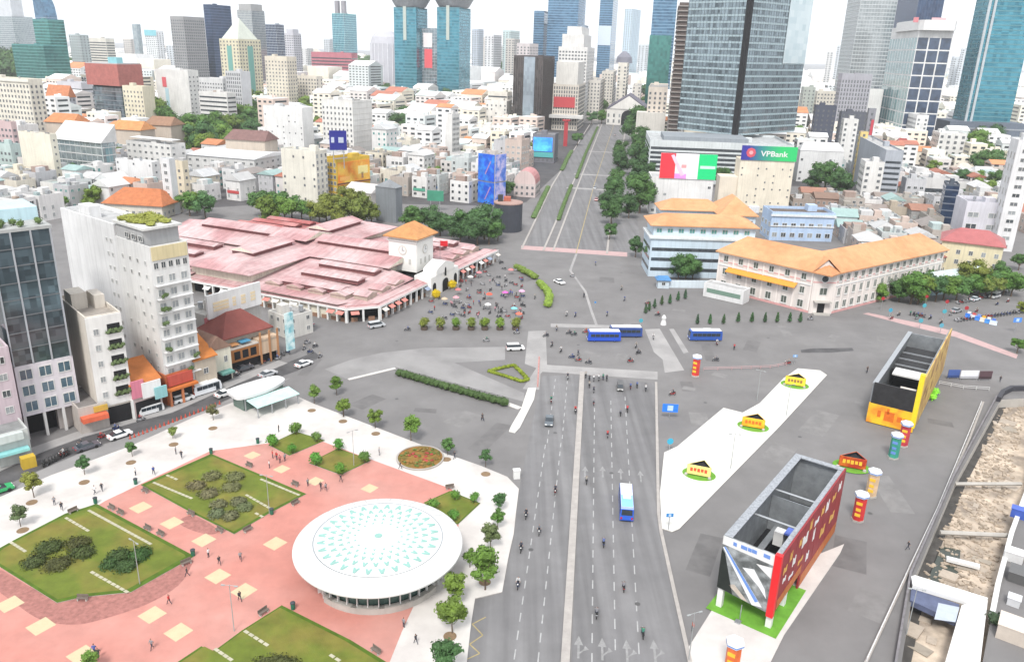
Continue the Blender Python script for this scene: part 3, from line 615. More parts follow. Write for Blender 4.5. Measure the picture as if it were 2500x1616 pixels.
# ================================================================== people
SKIN = mat('skin', (.42,.26,.18), .6, .08, 3); HAIR = mat('hair', (.02,.017,.015), .6, .1, 4); SHOE = mat('shoe', (.04,.04,.04), .6, .1, 4)
TROUS = mat('trousers', (.045,.05,.07), .8, .15, 3); SHIRT = mat('shirt', None, .8, .1, 3); HELM = mat('helmet', (.14,.13,.14), .35, .05, 3)
def person_mesh(pose):
    if pose == 'stand': J = dict(hip=(0,0,.92), lk=(.03,.1,.5), la=(0,.11,.07), lt=(.15,.12,.04), rk=(.03,-.1,.5), ra=(0,-.11,.07), rt=(.15,-.12,.04), ch=(0,0,1.32), le=(-.03,.26,1.1), lh=(.05,.27,.86), re=(-.03,-.26,1.1), rh=(.05,-.27,.86))
    elif pose == 'walk': J = dict(hip=(0,0,.92), lk=(.2,.1,.52), la=(.3,.1,.09), lt=(.45,.1,.06), rk=(-.06,-.1,.5), ra=(-.34,-.1,.14), rt=(-.22,-.1,.05), ch=(.03,0,1.32), le=(-.14,.25,1.12), lh=(-.12,.25,.88), re=(.14,-.25,1.12), rh=(.28,-.22,.93))
    else: J = dict(hip=(-.25,0,.95), lk=(.18,.17,.86), la=(.12,.17,.42), lt=(.28,.17,.38), rk=(.18,-.17,.86), ra=(.12,-.17,.42), rt=(.28,-.17,.38), ch=(-.15,0,1.34), le=(.12,.27,1.16), lh=(.42,.29,1.08), re=(.12,-.27,1.16), rh=(.42,-.29,1.08))
    hp, ch = Vector(J['hip']), Vector(J['ch']); up = Vector((ch.x*1.0, 0, 0))
    pts = [hp, hp.lerp(ch, .5), ch, ch+Vector((.01,0,.16)), ch+Vector((.03,0,.27)), ch+Vector((.02,0,.40))]; rad = [(.155,.125),(.14,.11),(.175,.115),(.06,.06),(.095,.09),(.075,.075)]
    ed = [(0,1),(1,2),(2,3),(3,4),(4,5)]
    for s, a in (('l',1),('r',-1)):
        b_ = len(pts)
        pts += [Vector((hp.x, .1*a, hp.z-.06)), Vector(J[s+'k']), Vector(J[s+'a']), Vector(J[s+'t'])]; rad += [(.095,.095),(.065,.065),(.045,.045),(.04,.035)]; ed += [(0,b_),(b_,b_+1),(b_+1,b_+2),(b_+2,b_+3)]
        b_ = len(pts); pts += [Vector((ch.x, .19*a, ch.z+.06)), Vector(J[s+'e']), Vector(J[s+'h'])]; rad += [(.065,.065),(.048,.048),(.04,.035)]; ed += [(2,b_),(b_,b_+1),(b_+1,b_+2)]
    me = bpy.data.meshes.new('person'); me.from_pydata([tuple(p) for p in pts], ed, []); o = bpy.data.objects.new('tmp', me); COL.objects.link(o)
    sk = o.modifiers.new('s', 'SKIN'); sk.use_smooth_shade = True
    for i, r in enumerate(rad): me.skin_vertices[0].data[i].radius = r
    me.skin_vertices[0].data[0].use_root = True
    o.modifiers.new('d', 'SUBSURF').levels = 1
    out = bpy.data.meshes.new_from_object(o.evaluated_get(bpy.context.evaluated_depsgraph_get())); bpy.data.objects.remove(o)
    for m in (SKIN, SHIRT, TROUS, HAIR if pose != 'ride' else HELM, SHOE): out.materials.append(m)
    hz = ch.z
    for q in out.polygons:
        c = q.center; k = 2
        if c.z > hz+.17: k = 3 if (c.z > hz+.33 or (c.x < ch.x-.01 and c.z > hz+.2)) else 0
        elif c.z > hz+.13 and abs(c.y) < .09: k = 0
        elif c.z > hp.z+.02 or (abs(c.y) > .2 and c.z > .8): k = 1
        if abs(c.y) > .215 and c.z < hz-.2 and pose != 'ride' and c.z > .75: k = 0
        if pose == 'ride' and c.x > .2 and c.z > 1.0: k = 0
        if c.z < (.12 if pose != 'ride' else .45): k = 4
        q.material_index = k
    return out
PM = {k: person_mesh(k) for k in ('stand', 'walk', 'ride')}
def merge(b1, *others):
    "further blocks of the same building: their parts go under the first block's root"
    def M(b): return Matrix.Translation((b.A.x, b.A.y, 0)) @ Matrix.Rotation(b.ang, 4, 'Z')
    for b2 in others:
        X = M(b1).inverted() @ M(b2)
        for ch in list(b2.root.children): ch.parent = b1.root; ch.matrix_parent_inverse = X
        if b2.root in AUTO: AUTO.remove(b2.root)
        bpy.data.objects.remove(b2.root)
    return b1
# ================================================================== market hall with clock gate
MKP = mat('faded_pink_roof_sheet', (.545,.39,.39), .6, .2, .5, spec=.3, var2=((.43,.235,.24), .07), detail=8, rstreak=.28)
MKR = mat('red_roof_sheet', (.36,.10,.095), .6, .2, .3, var2=((.44,.20,.19), .12), rstreak=.2)
LOUV = mat('maroon_louvre', (.20,.085,.085), .8, .25, 1.5)
CREAM = mat('cream_plaster', (.70,.66,.55), .85, .14, .3, streak=.2)
MO = Vector((-40.9, 212.4, 0)); MA = R_(66)
mk = thing('market_hall', 'large market hall with faded pink roofs, long clerestories and a white clock gate', 'market', MO, MA)
FOOT.append((MO+Vector((math.cos(MA)*43-math.sin(MA)*56, math.sin(MA)*43+math.cos(MA)*56, 0)), MA, 52, 64))
def sheet(name, pts, m, th=.2):
    k = len(pts); q = MB().add([*pts, *[(x,y,z-th) for x,y,z in pts]], [tuple(range(k)), tuple(range(2*k-1,k-1,-1))]+[((i+1)%k, i, k+i, k+(i+1)%k) for i in range(k)])
    return build(name, q, m, mk)
for sa, sb, m in ((0,0,MKP),(0,1,MKP),(1,0,MKP),(1,1,MKR)):
    fa = (lambda a: a) if not sa else (lambda a: 86-a); fb = (lambda b_: b_) if not sb else (lambda b_: 113-b_)
    def q(*pp):
        r = [(fa(a), fb(b_), z) for a, b_, z in pp]
        return r if (sa+sb) % 2 == 0 else r[::-1]
    sheet('aisle_roof', q((0,10,5.2),(10,4,5.2),(32,4,6.0),(32,14,8.0),(32,46,8.0),(0,46,5.6)), m)
    build('aisle_wall', MB().box(min(fa(1),fa(32)), max(fa(1),fa(32)), min(fb(11),fb(46)), max(fb(11),fb(46)), 0, 5.0), CREAM, mk)
    for i, a in enumerate((6.3,15.1,24)):
        x0, x1 = sorted((fa(a), fa(a+4.2))); y0, y1 = sorted((fb(13.5), fb(34.5))); z = 5.4+.078*a
        build('clerestory', MB().box(x0,x1,y0,y1,z,z+1.35), LOUV, mk)
        build('clerestory_roof', MB().gable(x0,x1,y0,y1,z+1.38,z+2.0,'y',0,0,.45,.1), MKR if sa and sb else MKP, mk)
def gab(name, x0, x1, y0, y1, z0, z1, al, m=MKP, over=.3): return build(name, MB().gable(x0,x1,y0,y1,z0,z1,al,0,1,over,.2), [m, CREAM], mk)
# nave (ridge away from the gate) and transept, each with a raised clerestory
build('nave_wall', MB().box(31.5,54.5,14,106,0,8.6), CREAM, mk); gab('nave_roof', 30,56,12,108,8.7,11.6,'y')
build('transept_wall', MB().box(4,82,44.5,68.5,0,8.5), CREAM, mk); build('transept_roof', MB().gable(2,84,43,70,8.6,11.5,'x',0,1,.3,.2,9), [MKP, CREAM], mk)
for y0, y1, m in ((17,46,MKP),(66,98,MKP)):
    build('nave_clerestory', MB().box(38.7,47.3,y0,y1,9.5,11.9), LOUV, mk); gab('clerestory_roof', 38.7,47.3,y0,y1,11.95,13.2,'y',m,.7)
for x0, x1 in ((14,33),(53,73)):
    build('transept_clerestory', MB().box(x0,x1,52.2,60.8,9.5,11.9), LOUV, mk); gab('clerestory_roof', x0,x1,52.2,60.8,11.95,13.2,'x',MKP,.7)
gab('crossing_roof', 36,50,49,64,11.8,13.6,'y',MKP,.5)
# arcade round the outside: wall core, columns, pink canopy with white fascia, dark stalls behind
ring = [(0,113),(0,7),(7,0),(86,0),(86,113)]
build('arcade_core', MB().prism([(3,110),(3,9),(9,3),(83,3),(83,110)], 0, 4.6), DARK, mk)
can = MB(); fas = MB(); inn = [(4,109),(4,9),(9,4),(82,4),(82,109)]
for i in range(3):
    (ax,ay),(bx,by),(cx_,cy_),(dx,dy) = ring[i], ring[i+1], inn[i+1], inn[i]
    can.add([(ax,ay,4.35),(bx,by,4.35),(cx_,cy_,5.25),(dx,dy,5.25)], [(0,1,2,3)])
    d = Vector((bx-ax,by-ay,0)).normalized(); n = Vector((d.y,-d.x,0)); p, r = Vector((ax,ay,0)), Vector((bx,by,0))
    fas.add([(*V2(p),3.75),(*V2(r),3.75),(*V2(r),4.37),(*V2(p),4.37),(*V2(p-n*.25),3.75),(*V2(r-n*.25),3.75),(*V2(r-n*.25),4.37),(*V2(p-n*.25),4.37)], [(0,1,2,3),(5,4,7,6),(3,2,6,7),(4,5,1,0)])
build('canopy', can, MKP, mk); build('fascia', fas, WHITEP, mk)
st = MB(); 
for i in range(3):
    (ax,ay),(bx,by) = ring[i], ring[i+1]; d = Vector((bx-ax,by-ay,0)); n = Vector((d.y,-d.x,0)).normalized()
    p = [(ax-n.x*1.2+n.x*.0, ay-n.y*1.2), (bx-n.x*1.2, by-n.y*1.2)]
    st.add([(p[0][0],p[0][1],4.37),(p[1][0],p[1][1],4.37),(p[1][0],p[1][1],4.75),(p[0][0],p[0][1],4.75)], [(0,1,2,3)])
build('red_roof_stripe', st, MKR, mk)
colm = MB().box(-.28,.28,-.28,.28,0,3.8).mesh('column', WHITEP); cnt = MB().box(-.9,.9,-.25,.25,0,1.1).mesh('stall_counter', mat('brown_stall', (.26,.15,.10), .8, .3, .8)); awn = MB().add([(-1.2,0,3.4),(1.2,0,3.4),(1.2,-1.3,2.75),(-1.2,-1.3,2.75)], [(3,2,1,0)]).mesh('awning', mat('awning_cloth', None, .8, .1, 1))
rnd = random.Random(4)
for i in range(3):
    (ax,ay),(bx,by) = ring[i], ring[i+1]; L = math.hypot(bx-ax,by-ay); n = max(2, int(L/3.3)); a = math.atan2(by-ay,bx-ax)
    for k in range(n+1):
        x, y = ax+(bx-ax)*k/n, ay+(by-ay)*k/n
        if i == 2 and 33 < x < 53: continue
        if i == 0 and y > 60: continue
        place('column', colm, mk, (x+math.sin(a)*-.4, y+math.cos(a)*.4, 0), a)
        xm, ym_ = ax+(bx-ax)*(k+.5)/n, ay+(by-ay)*(k+.5)/n
        if k < n:
            place('stall_counter', cnt, mk, (xm-math.sin(a)*1.0, ym_+math.cos(a)*1.0, 0), a)
            if rnd.random() < .55: place('awning', awn, mk, (xm, ym_, 0), a, color=rnd.choice([(.75,.73,.7),(.6,.55,.5),(.5,.2,.17),(.25,.3,.4)]))
# little stepped gables standing on the front and left eaves
dm_ = MB().box(-2.6,2.6,0,4.5,4.6,6.5).gable(-2.6,2.6,0,4.5,6.52,7.3,'y',1,0,.3,.1).mesh('eaves_gable', [mat('tan_plaster', (.46,.38,.32), .9, .25, .5), MKP])
for x in (9.5,17,24.5,61,68.5,76): place('eaves_gable', dm_, mk, (x,4.5,0))
for y in (13,21,29,37,75,84,93): place('eaves_gable', dm_, mk, (4.5,y,0), -math.pi/2)
# clock gate
gt = MB(); gt.box(34,52,-1.2,5,0,6.3); gt.prism([(0,0)],0,0) if False else None
gt.add([(37,-1.35,6.3),(49,-1.35,6.3),(49,-1.35,8.0),(46.5,-1.35,9.0),(43,-1.35,10.0),(39.5,-1.35,9.0),(37,-1.35,8.0),(37,3.5,6.3),(49,3.5,6.3),(49,3.5,8.0),(46.5,3.5,9.0),(43,3.5,10.0),(39.5,3.5,9.0),(37,3.5,8.0)],
       [(0,1,2,3,4,5,6),(13,12,11,10,9,8,7)]+[((i+1)%7, i, 7+i, 7+(i+1)%7) for i in range(7)])
g1 = build('gate_front', gt, mat('white_plaster', (.76,.75,.72), .8, .07, .4), mk)
arch = MB(); pr = [(-1,0)]+[(math.cos(math.pi-t*math.pi/8), 2.4+1.0*math.sin(t*math.pi/8)) for t in range(9)]+[(1,0)]
arch.add([(x,0,z) for x, z in pr], [tuple(range(len(pr)))]); arch = arch.mesh('gate_arch', DARK)
for x, s, z in ((36,1.1,0),(50,1.1,0),(43,1.9,0)): place('gate_arch', arch, mk, (x,-1.22 if x != 43 else -1.37,z), 0, (s,1,1.25))
place('upper_window', arch, mk, (43,-1.39,5.0), 0, (.55,1,.85))
tw = MB().box(38,48.6,6.5,17,6,17.2); build('tower', tw, MATS['white_plaster'], mk)
build('tower_roof', MB().gable(38,48.6,6.5,17,17.3,21.2,'x',0,0,1.3,.35,4.2), TILE, mk, color=(.62,.30,.12))
build('tower_cornice', MB().box(37.6,49,6.1,17.4,15.6,16.0), WHITEP, mk)
clk = MB(); clk.xf = Matrix.Rotation(math.pi/2,4,'X'); clk.lathe([(1.5,0),(1.5,.12)], 24, mi=0); clk.lathe([(1.3,.12),(1.3,.15)], 24, mi=1); clk = clk.mesh('clock_face', [mat('clock_rim',(.5,.48,.42),.5), WHITEP])
hand = MB().box(-.05,.05,-.02,.02,-.1,1.1).box(-.04,.7,-.02,.02,-.05,.05).mesh('clock_hand', DARK)
for (x, y, a) in ((43.3,6.48,0),(37.98,11.7,-math.pi/2)):
    c_ = place('clock_face', clk, mk, (x,y,12.8), a); place('clock_hand', hand, c_, (0,-.18,0))
lv = MB().box(-.45,.45,-.05,0,-.9,.9).mesh('tower_louvre', mat('pale_louvre', (.5,.49,.46), .8))
for k in (40.6, 43.3, 46): place('tower_louvre', lv, mk, (k,6.46,9.3))
for k in (9,11.7,14.4): place('tower_louvre', lv, mk, (37.96,k,9.3), -math.pi/2)
# ================================================================== railway headquarters: two wings meeting at a gabled corner
RW = (.80,.735,.695); OR = (.66,.32,.14)
K1, K2 = P(7,1045,795), P(7,1185,800); Lp = P(7,472,648); Rp = P(7,1890,618)
aL = math.atan2(K1.y-Lp.y, K1.x-Lp.x); aR = math.atan2(Rp.y-K2.y, Rp.x-K2.x); aC = math.atan2(K2.y-K1.y, K2.x-K1.x)
WL, WR, WC = (K1-Lp).length, (K2-Rp).length*.93, (K2-K1).length
bl = B('cream colonial office with orange hipped roofs, two long wings and gabled corner entrance', Lp, WL, 14, 13.2, aL, RW, name='colonial_building')
br = B('x', K2, WR, 14, 13.2, aR, RW, keep=True); bc = B('x', K1, WC, 12, 13.6, aC, RW, keep=False)
PB = mat('pink_band_paint', (.62,.33,.32), .8, .1, 1); ROT = mat('orange_clay_tiles', (.57,.305,.155), .8, .14, .5, bump=.4, bscale=2.5, var2=((.52,.25,.12), .1))
OW = wmesh().mesh('window', [WFRAME, mat('shuttered_glass', (.10,.115,.10), .4, .3, .8)])
AW_ = MB()
def arched(root_b, f, s_, z, w, h):
    p, a = on_face(f, root_b.W, root_b.D, s_, z, .01); place('window', OW, root_b.root, p, a, (w,1.6,h))
    place('window_sill', SILL, root_b.root, p+Vector((0,0,-h/2-.1)), a, (w*1.15,1,1))
SILL = MB().box(-.5,.5,-.22,0,-.1,.1).mesh('window_sill', WHITEP)
for k in range(6):
    s_ = WL*(.085+.165*k)
    arched(bl,'F',s_,11.2,1.7,2.1); arched(bl,'F',s_,2.5,2.0,2.5)
    if k in (0,5): arched(bl,'F',s_,6.9,1.6,2.3)
    else: arched(bl,'F',s_,6.4,1.8,2.0)
n = 16
for k in range(n):
    s_ = WR*(k+.6)/n
    arched(br,'F',s_,11.2,1.6,2.1); arched(br,'F',s_,6.9,1.5,2.6); arched(br,'F',s_,2.5,1.8,2.5)
for b_, W_ in ((bl,WL),(br,WR)):
    build('string_course', MB().box(0,W_,-.18,-.002,8.7,9.05), WHITEP, b_.root); build('painted_band', MB().box(0,W_,-.06,-.004,9.9,10.25), PB, b_.root)
    build('cornice', MB().box(-.2,W_+.2,-.5,-.003,12.7,13.15), WHITEP, b_.root); build('painted_skirting', MB().box(0,W_,-.08,-.002,0,.7), PB, b_.root)
    pil = MB().box(-.25,.25,-.14,-.003,.7,12.7).mesh('pilaster', mat('cream_pilaster', RW, .85, .1, .3, streak=.12))
    nn = 6 if b_ is bl else 16
    for k in range(nn+1): place('pilaster', pil, b_.root, ((WL*(.0+.1667*k) if b_ is bl else W_*k/nn)*.985+.2, 0, 0))
build('awning', MB().add([(WL*.12,-.01,8.6),(WL*.86,-.01,8.6),(WL*.86,-2.0,7.5),(WL*.12,-2.0,7.5),(WL*.12,-2.0,7.25),(WL*.86,-2.0,7.25)], [(3,2,1,0),(4,5,2,3)]), mat('orange_awning', (.70,.30,.05), .8, .1, .8), bl.root)
for b_, W_, e in ((bl,WL,0),(br,WR,1)):
    build('roof', MB().gable(-.6 if e == 0 else -6, W_+(6 if e == 0 else .6), -1.0, 15, 13.4, 18.4, 'x', 0, 0, .2, .35, 6.5), ROT, b_.root)
cb_ = MB().add([(0,-.5,13.6),(WC,-.5,13.6),(WC/2,-.5,17.0),(0,9,13.6),(WC,9,13.6),(WC/2,9,17.0)], [(0,1,2)]); build('gable_wall', cb_, PLASTER, bc.root, color=RW)
build('gable_roof', MB().add([(-.7,-1.1,13.5),(WC/2,-1.1,17.5),(WC/2,8,17.5),(-.7,8,13.5),(WC+.7,-1.1,13.5),(WC+.7,8,13.5)], [(0,1,2,3),(1,4,5,2)]), ROT, bc.root)
build('front_wall', MB().box(0,WC,-.5,0,0,13.6), PLASTER, bc.root, color=RW)
rw = MB(); rw.xf = Matrix.Rotation(math.pi/2,4,'X'); rw.lathe([(1.25,.5),(1.25,.62)], 20, mi=0); rw.lathe([(1.0,.62),(1.0,.64)], 20, mi=1); place('round_window', rw.mesh('round_window', [WHITEP, WGLASS]), bc.root, (WC/2,0,11.2))
place('window', OW, bc.root, (WC/2,-.52,7.2), 0, (2.4,1,2.4)); build('painted_band', MB().box(0,WC,-.56,-.504,9.9,10.25), PB, bc.root)
build('door', MB().box(WC/2-1.1,WC/2+1.1,-.55,-.503,0,3.3), DARK, bc.root); build('door_canopy', MB().box(WC/2-2.6,WC/2+2.6,-2.2,-.504,3.9,4.25), CONC, bc.root); build('step', MB().box(WC/2-2.4,WC/2+2.4,-2.6,-.51,0,.35), CONC, bc.root)
merge(bl, br, bc)
p = P(7,395,690); bo = B('low white annex with a long green window beside the colonial office', p, (P(7,640,745)-p).length, 5, 4.2, math.atan2((P(7,640,745)-p).y, (P(7,640,745)-p).x), (.8,.8,.8), name='annex')
bo.flat((.6,.6,.6), .4, 0); bo.sign('F', 1.2, bo.W-1.0, 1.6, 3.0, (.16,.25,.20), 'window_band', .06)
# neighbours right of it: yellow school with red roofs
y1 = bpx('yellow block with a red hipped roof beside the colonial office', 7, 1880, 2260, 345, D=292, ang=-28, depth=16, color=(.80,.72,.50), name='school_building'); y1.pitched((.52,.16,.16), 4, 'x', .8, 6, SHEET); y1.windows(1.4,1.7,3.6,3.6)
y2 = bpx('low cream range with a rust red clerestory roof along the street', 7, 1730, 2060, 475, D=283, ang=30, depth=12, color=(.72,.64,.50), name='school_building'); y2.pitched((.40,.13,.11), 3.2, 'x', .5, 0, SHEET); y2.windows(1.2,1.4,2.6,3.4)
y3 = bpx('low shed with a pale blue roof behind street trees', 7, 1835, 2170, 580, D=262, ang=26, depth=6, color=(.45,.62,.68), name='shed'); y3.pitched((.70,.80,.80), 1.2, 'x', .3, 0, SHEET)
# pale blue hospital
HB = (.62,.74,.84)
h1 = bpx('pale blue hospital block with two stacked orange roofs beside the trees', 7, 75, 725, 335, D=276, ang=0, depth=16, color=HB, name='hospital_building'); h1.ribbons(1.2,3.6,2.2); h1.block('cornice', -.6, h1.W+.6, -.6, h1.D, h1.h, h1.h+.6, (.75,.79,.80))
h1.block('upper_wall', 1, h1.W, 2, h1.D, h1.h+.6, h1.h+4.5, HB); build('roof', MB().gable(0,h1.W+.5,1,h1.D+1,h1.h+4.6,h1.h+7.5,'x',0,0,.5,.3,6), ROT, h1.root)
for k in range(9): place('window', WIN2, h1.root, (3+k*(h1.W-6)/8, 1.99, h1.h+2.5), 0, (2,1,1.6))
h2 = bpx('pale blue hospital wing with an orange hipped roof behind the stacked roofs', 7, 140, 520, 155, D=326, ang=0, depth=13, color=HB, name='hospital_building'); build('roof', MB().gable(0,h2.W,0,h2.D,h2.h+.05,h2.h+3.6,'x',0,0,.9,.3,6), ROT, h2.root); h2.windows(1.5,1.5,3)
h3 = bpx('orange tent-roofed hospital tower behind the blue block', 7, 505, 725, 190, D=318, ang=0, depth=20, color=HB, name='hospital_building'); build('roof', MB().gable(0,h3.W,0,h3.D,h3.h+.05,h3.h+6.5,'y',0,0,1.0,.3,8), ROT, h3.root); h3.windows(1.5,1.5,3)
h4 = bpx('sky blue block with white cornices and a row of dark windows', 7, 825, 1215, 185, D=342, ang=0, depth=14, color=(.50,.64,.85), name='hospital_building'); h4.flat((.20,.16,.14), 1.2, 1); h4.windows(2.2,2.0,3.3,4.2,1.5); h4.block('cornice', -.5, h4.W+.5, -.6, -.01, h4.h-.8, h4.h, (.78,.8,.82)); h4.block('cornice', -.2, h4.W+.2, -.4, -.01, h4.h-5.2, h4.h-4.8, (.78,.8,.82))
w1 = bpx('long white boundary wall in front of the blue hospital', 7, 190, 470, 605, D=262, ang=4, depth=.4, h=2.6, color=(.66,.74,.80), cat='wall', name='boundary_wall')
gh = bpx('blue-roofed guard booth at the hospital gate', 7, 120, 190, 585, D=261, ang=0, depth=3.4, h=3.0, color=(.6,.68,.74), name='guard_booth'); gh.pitched((.10,.30,.62), 1.1, 'x', .6, 1, SHEET); gh.windows(1.2,1.1,2,3,1.1)
# ================================================================== shop-house row on the left street
t1 = B('dark glass hotel tower with pale window frames below, at the street corner', P(4,150,1375), 10.2, 17, 43, R_(44), (.70,.68,.72), name='hotel_tower', body=False)
WINB = wmesh().mesh('window', [WFRAME, mat('slate_blue_glass', (.07,.12,.16), .1, .3, .6, spec=.7)])
t1.block('lower_wall', 0, 10.2, 0, 17, 5, 15.4, (.72,.68,.72)); build('glass_wall', MB().box(.15,10.05,.15,16.9,15.4,41), glass('hotel_dark_glass', (.035,.05,.06), (.11,.155,.18), 1.15, 1.25, .1), t1.root)
t1.block('roof_terrace', -.1, 10.3, -.1, 17, 41, 41.6, (.45,.46,.45)); t1.block('pool_edge', .3, 10, 7, 17, 41.6, 44, (.55,.74,.80))
for k in range(4): t1.block('fin', k*3.3-.1+.05*(k == 0), k*3.3+.18, -.12, .14, 15.4, 41, (.42,.44,.47))
for r in range(1, 8): t1.block('floor_band', .2, 10.0, -.02, .14, 15.4+r*3.2, 15.4+r*3.2+.18, (.16,.17,.18))
for k in range(3):
    for r in range(3): place('window', WINB, t1.root, (1.75+k*3.35, -.01, 6.9+r*3.3), 0, (2.3,1,2.2))
for x in (0,3.4,6.8,9.7): t1.block('pillar', x, x+.5, 0, .6, 0, 5, (.74,.73,.72))
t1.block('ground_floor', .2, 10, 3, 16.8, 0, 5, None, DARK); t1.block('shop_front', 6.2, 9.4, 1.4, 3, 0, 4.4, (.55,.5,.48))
rnd = random.Random(11)
for k in range(7):
    q = leafy(MB(), [(rnd.uniform(.8,9.5), rnd.uniform(.6,5), 42.3, .8,.8,.8)], 40, .22, rnd); build('roof_plant', q, LEAF, t1.root, color=(.06,.09,.03))
s0 = B('narrow pink shop-house with a grey roof left of the glass hotel', P(4,-60,1470), 6.5, 14, 20, R_(44), (.60,.50,.54), name='shop_house'); s0.flat(); s0.windows(1.4,1.4,2.8,3.3)
b2 = B('slim beige hotel with planted window boxes between the glass tower and white hotel', P(4,545,1305), 6.6, 18, 22.6, R_(43), (.76,.70,.62), name='slim_hotel'); b2.flat((.5,.45,.40), 1.0, 1); b2.block('stair_house', .3,3.2,9,14,22.6,26,(.74,.68,.6)); b2.block('front_panel', 0, 6.6, -.3, -.01, 4.4, 23.4, (.80,.79,.77))
gl = mat('green_awning', (.05,.09,.04), .9, .3, 2)
for r in range(5):
    z = 6.0+r*3.35
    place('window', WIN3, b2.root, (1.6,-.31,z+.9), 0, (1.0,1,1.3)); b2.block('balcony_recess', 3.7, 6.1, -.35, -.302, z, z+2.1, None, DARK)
    q = leafy(MB(), [(3.7+.5*i,-.6,z+.5+.35*(i % 2),.55,.35,.5) for i in range(6)], 26, .16, rnd); build('balcony_plants', q, LEAF, b2.root, color=(.06,.085,.035))
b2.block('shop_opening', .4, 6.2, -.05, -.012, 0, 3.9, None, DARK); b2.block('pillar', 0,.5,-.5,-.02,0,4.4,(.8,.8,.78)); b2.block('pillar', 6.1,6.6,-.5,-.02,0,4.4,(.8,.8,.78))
x1 = B('small shop with a red-orange awning beside the slim hotel', P(4,440,1345), 5.4, 12, 5.2, R_(43), (.55,.5,.46), name='shop'); x1.flat((.3,.28,.27),.5,0); x1.block('awning', .2, 5, -1.8, -.01, 2.9, 3.9, (.75,.16,.08)); x1.block('sign_board', 2.8,5.4,-.3,-.012,4.1,5.3,(.62,.42,.08))
wh = B('white hotel with plants on its balconies and a roof garden', P(4,905,1180), 8.4, 14, 34, R_(52), (.78,.78,.77), name='white_hotel')
wb = B('x', wh.A+Vector((-math.sin(R_(52))*14, math.cos(R_(52))*14, 0)), 8.4, 25, 36.8, R_(52), (.79,.79,.79)); wb.flat((.6,.6,.6), .8, 1)
wh.flat((.35,.35,.33), 1.0, 0); wh.block('penthouse', .3, 8.1, 2.5, 13.5, 34.05, 38, (.50,.50,.50)); wh.block('roof_slab', -.1, 8.5, 1.5, 13.9, 38, 38.5, (.7,.7,.68)); wh.block('top_sign', .3, 8.1, -.25, -.01, 32, 34.8, (.72,.62,.38))
for k in range(5): place('window', WIN, wh.root, (1.0+1.6*k,-.01,30.8), 0, (1.0,1,1.4)); 
for k in range(3): place('window', WIN, wh.root, (-.01,3+k*2.8,36.2), -math.pi/2, (1.6,1,1.2))
q = leafy(MB(), [(rnd.uniform(1,7.5), rnd.uniform(3,13), 39.0, 1.3,1.3,.7) for _ in range(30)], 40, .2, rnd); build('roof_garden', q, LEAF, wh.root, color=(.14,.15,.03))
for r in range(8):
    z = 7.2+r*2.95
    for k in range(3): place('window', WIN3, wh.root, (1.5+2.7*k,-.01,z), 0, (1.5,1,1.6))
    b_ = wh.block('balcony', .3, 8.1, -.9, -.012, z-1.3, z-1.15, (.8,.8,.8))
    if r in (0,1,2,4,5,6): 
        x = rnd.choice((.9,1.4,5.2,7)); q = leafy(MB(), [(x+.4*i,-.8,z-.6+.5*rnd.random(),.5,.35,.55) for i in range(3+2*(r == 5))], 30, .16, rnd); build('balcony_plants', q, LEAF, wh.root, color=(.055,.085,.03))
for r in range(9):
    for k in range(4):
        if r > 6 or k < 2 or r % 2: place('window', WIN if (r*k) % 3 else WIN3, wh.root, (-.01, 2.2+k*3.1, 8+r*2.9), -math.pi/2, (.8,1,.9))
for r in range(8):
    for k in range(2): place('window', WIN3, wb.root, (-.01, 2.0+k*1.9, 12+r*3.1), -math.pi/2, (.8,1,.9))
merge(wh, wb)
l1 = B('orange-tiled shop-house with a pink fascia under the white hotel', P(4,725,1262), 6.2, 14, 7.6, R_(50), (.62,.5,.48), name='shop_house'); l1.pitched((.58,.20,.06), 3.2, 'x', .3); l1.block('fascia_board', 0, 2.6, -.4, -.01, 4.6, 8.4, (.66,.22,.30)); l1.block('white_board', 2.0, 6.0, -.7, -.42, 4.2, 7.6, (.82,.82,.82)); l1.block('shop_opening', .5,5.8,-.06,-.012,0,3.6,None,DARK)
l1.block('aqua_sign', 4.4, 7.0, -1.1, -.75, 3.4, 6.0, (.30,.58,.60))
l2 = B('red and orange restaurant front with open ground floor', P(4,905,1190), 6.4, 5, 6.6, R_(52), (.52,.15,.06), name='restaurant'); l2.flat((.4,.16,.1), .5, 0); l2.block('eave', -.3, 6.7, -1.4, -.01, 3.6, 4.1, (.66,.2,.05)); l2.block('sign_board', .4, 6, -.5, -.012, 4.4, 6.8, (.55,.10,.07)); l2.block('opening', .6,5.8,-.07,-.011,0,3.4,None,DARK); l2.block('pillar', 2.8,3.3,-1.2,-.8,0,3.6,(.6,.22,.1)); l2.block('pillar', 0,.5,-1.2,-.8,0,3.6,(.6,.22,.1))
l3 = B('old house with an orange tiled roof beside the white hotel', P(4,1062,1130), 5.2, 15, 8.2, R_(52), (.60,.52,.42), name='old_house'); l3.pitched((.60,.21,.05), 3.4, 'x', .4); l3.windows(1.2,1.4,2.2,3.2)
l4 = B('cream gabled house with arched upper windows', P(4,1125,1085), 6.2, 11, 8.4, R_(52), (.76,.72,.60), name='gabled_house'); l4.pitched((.32,.20,.15), 3.0, 'y', .2); l4.windows(.9,1.6,2.4,3.3,1.4); l4.block('shop_opening', .4,5.8,-.08,-.012,0,2.8,None,DARK); l4.block('teal_awning', 2.5,5.6,-2.0,-.015,2.4,2.9,(.16,.36,.32))
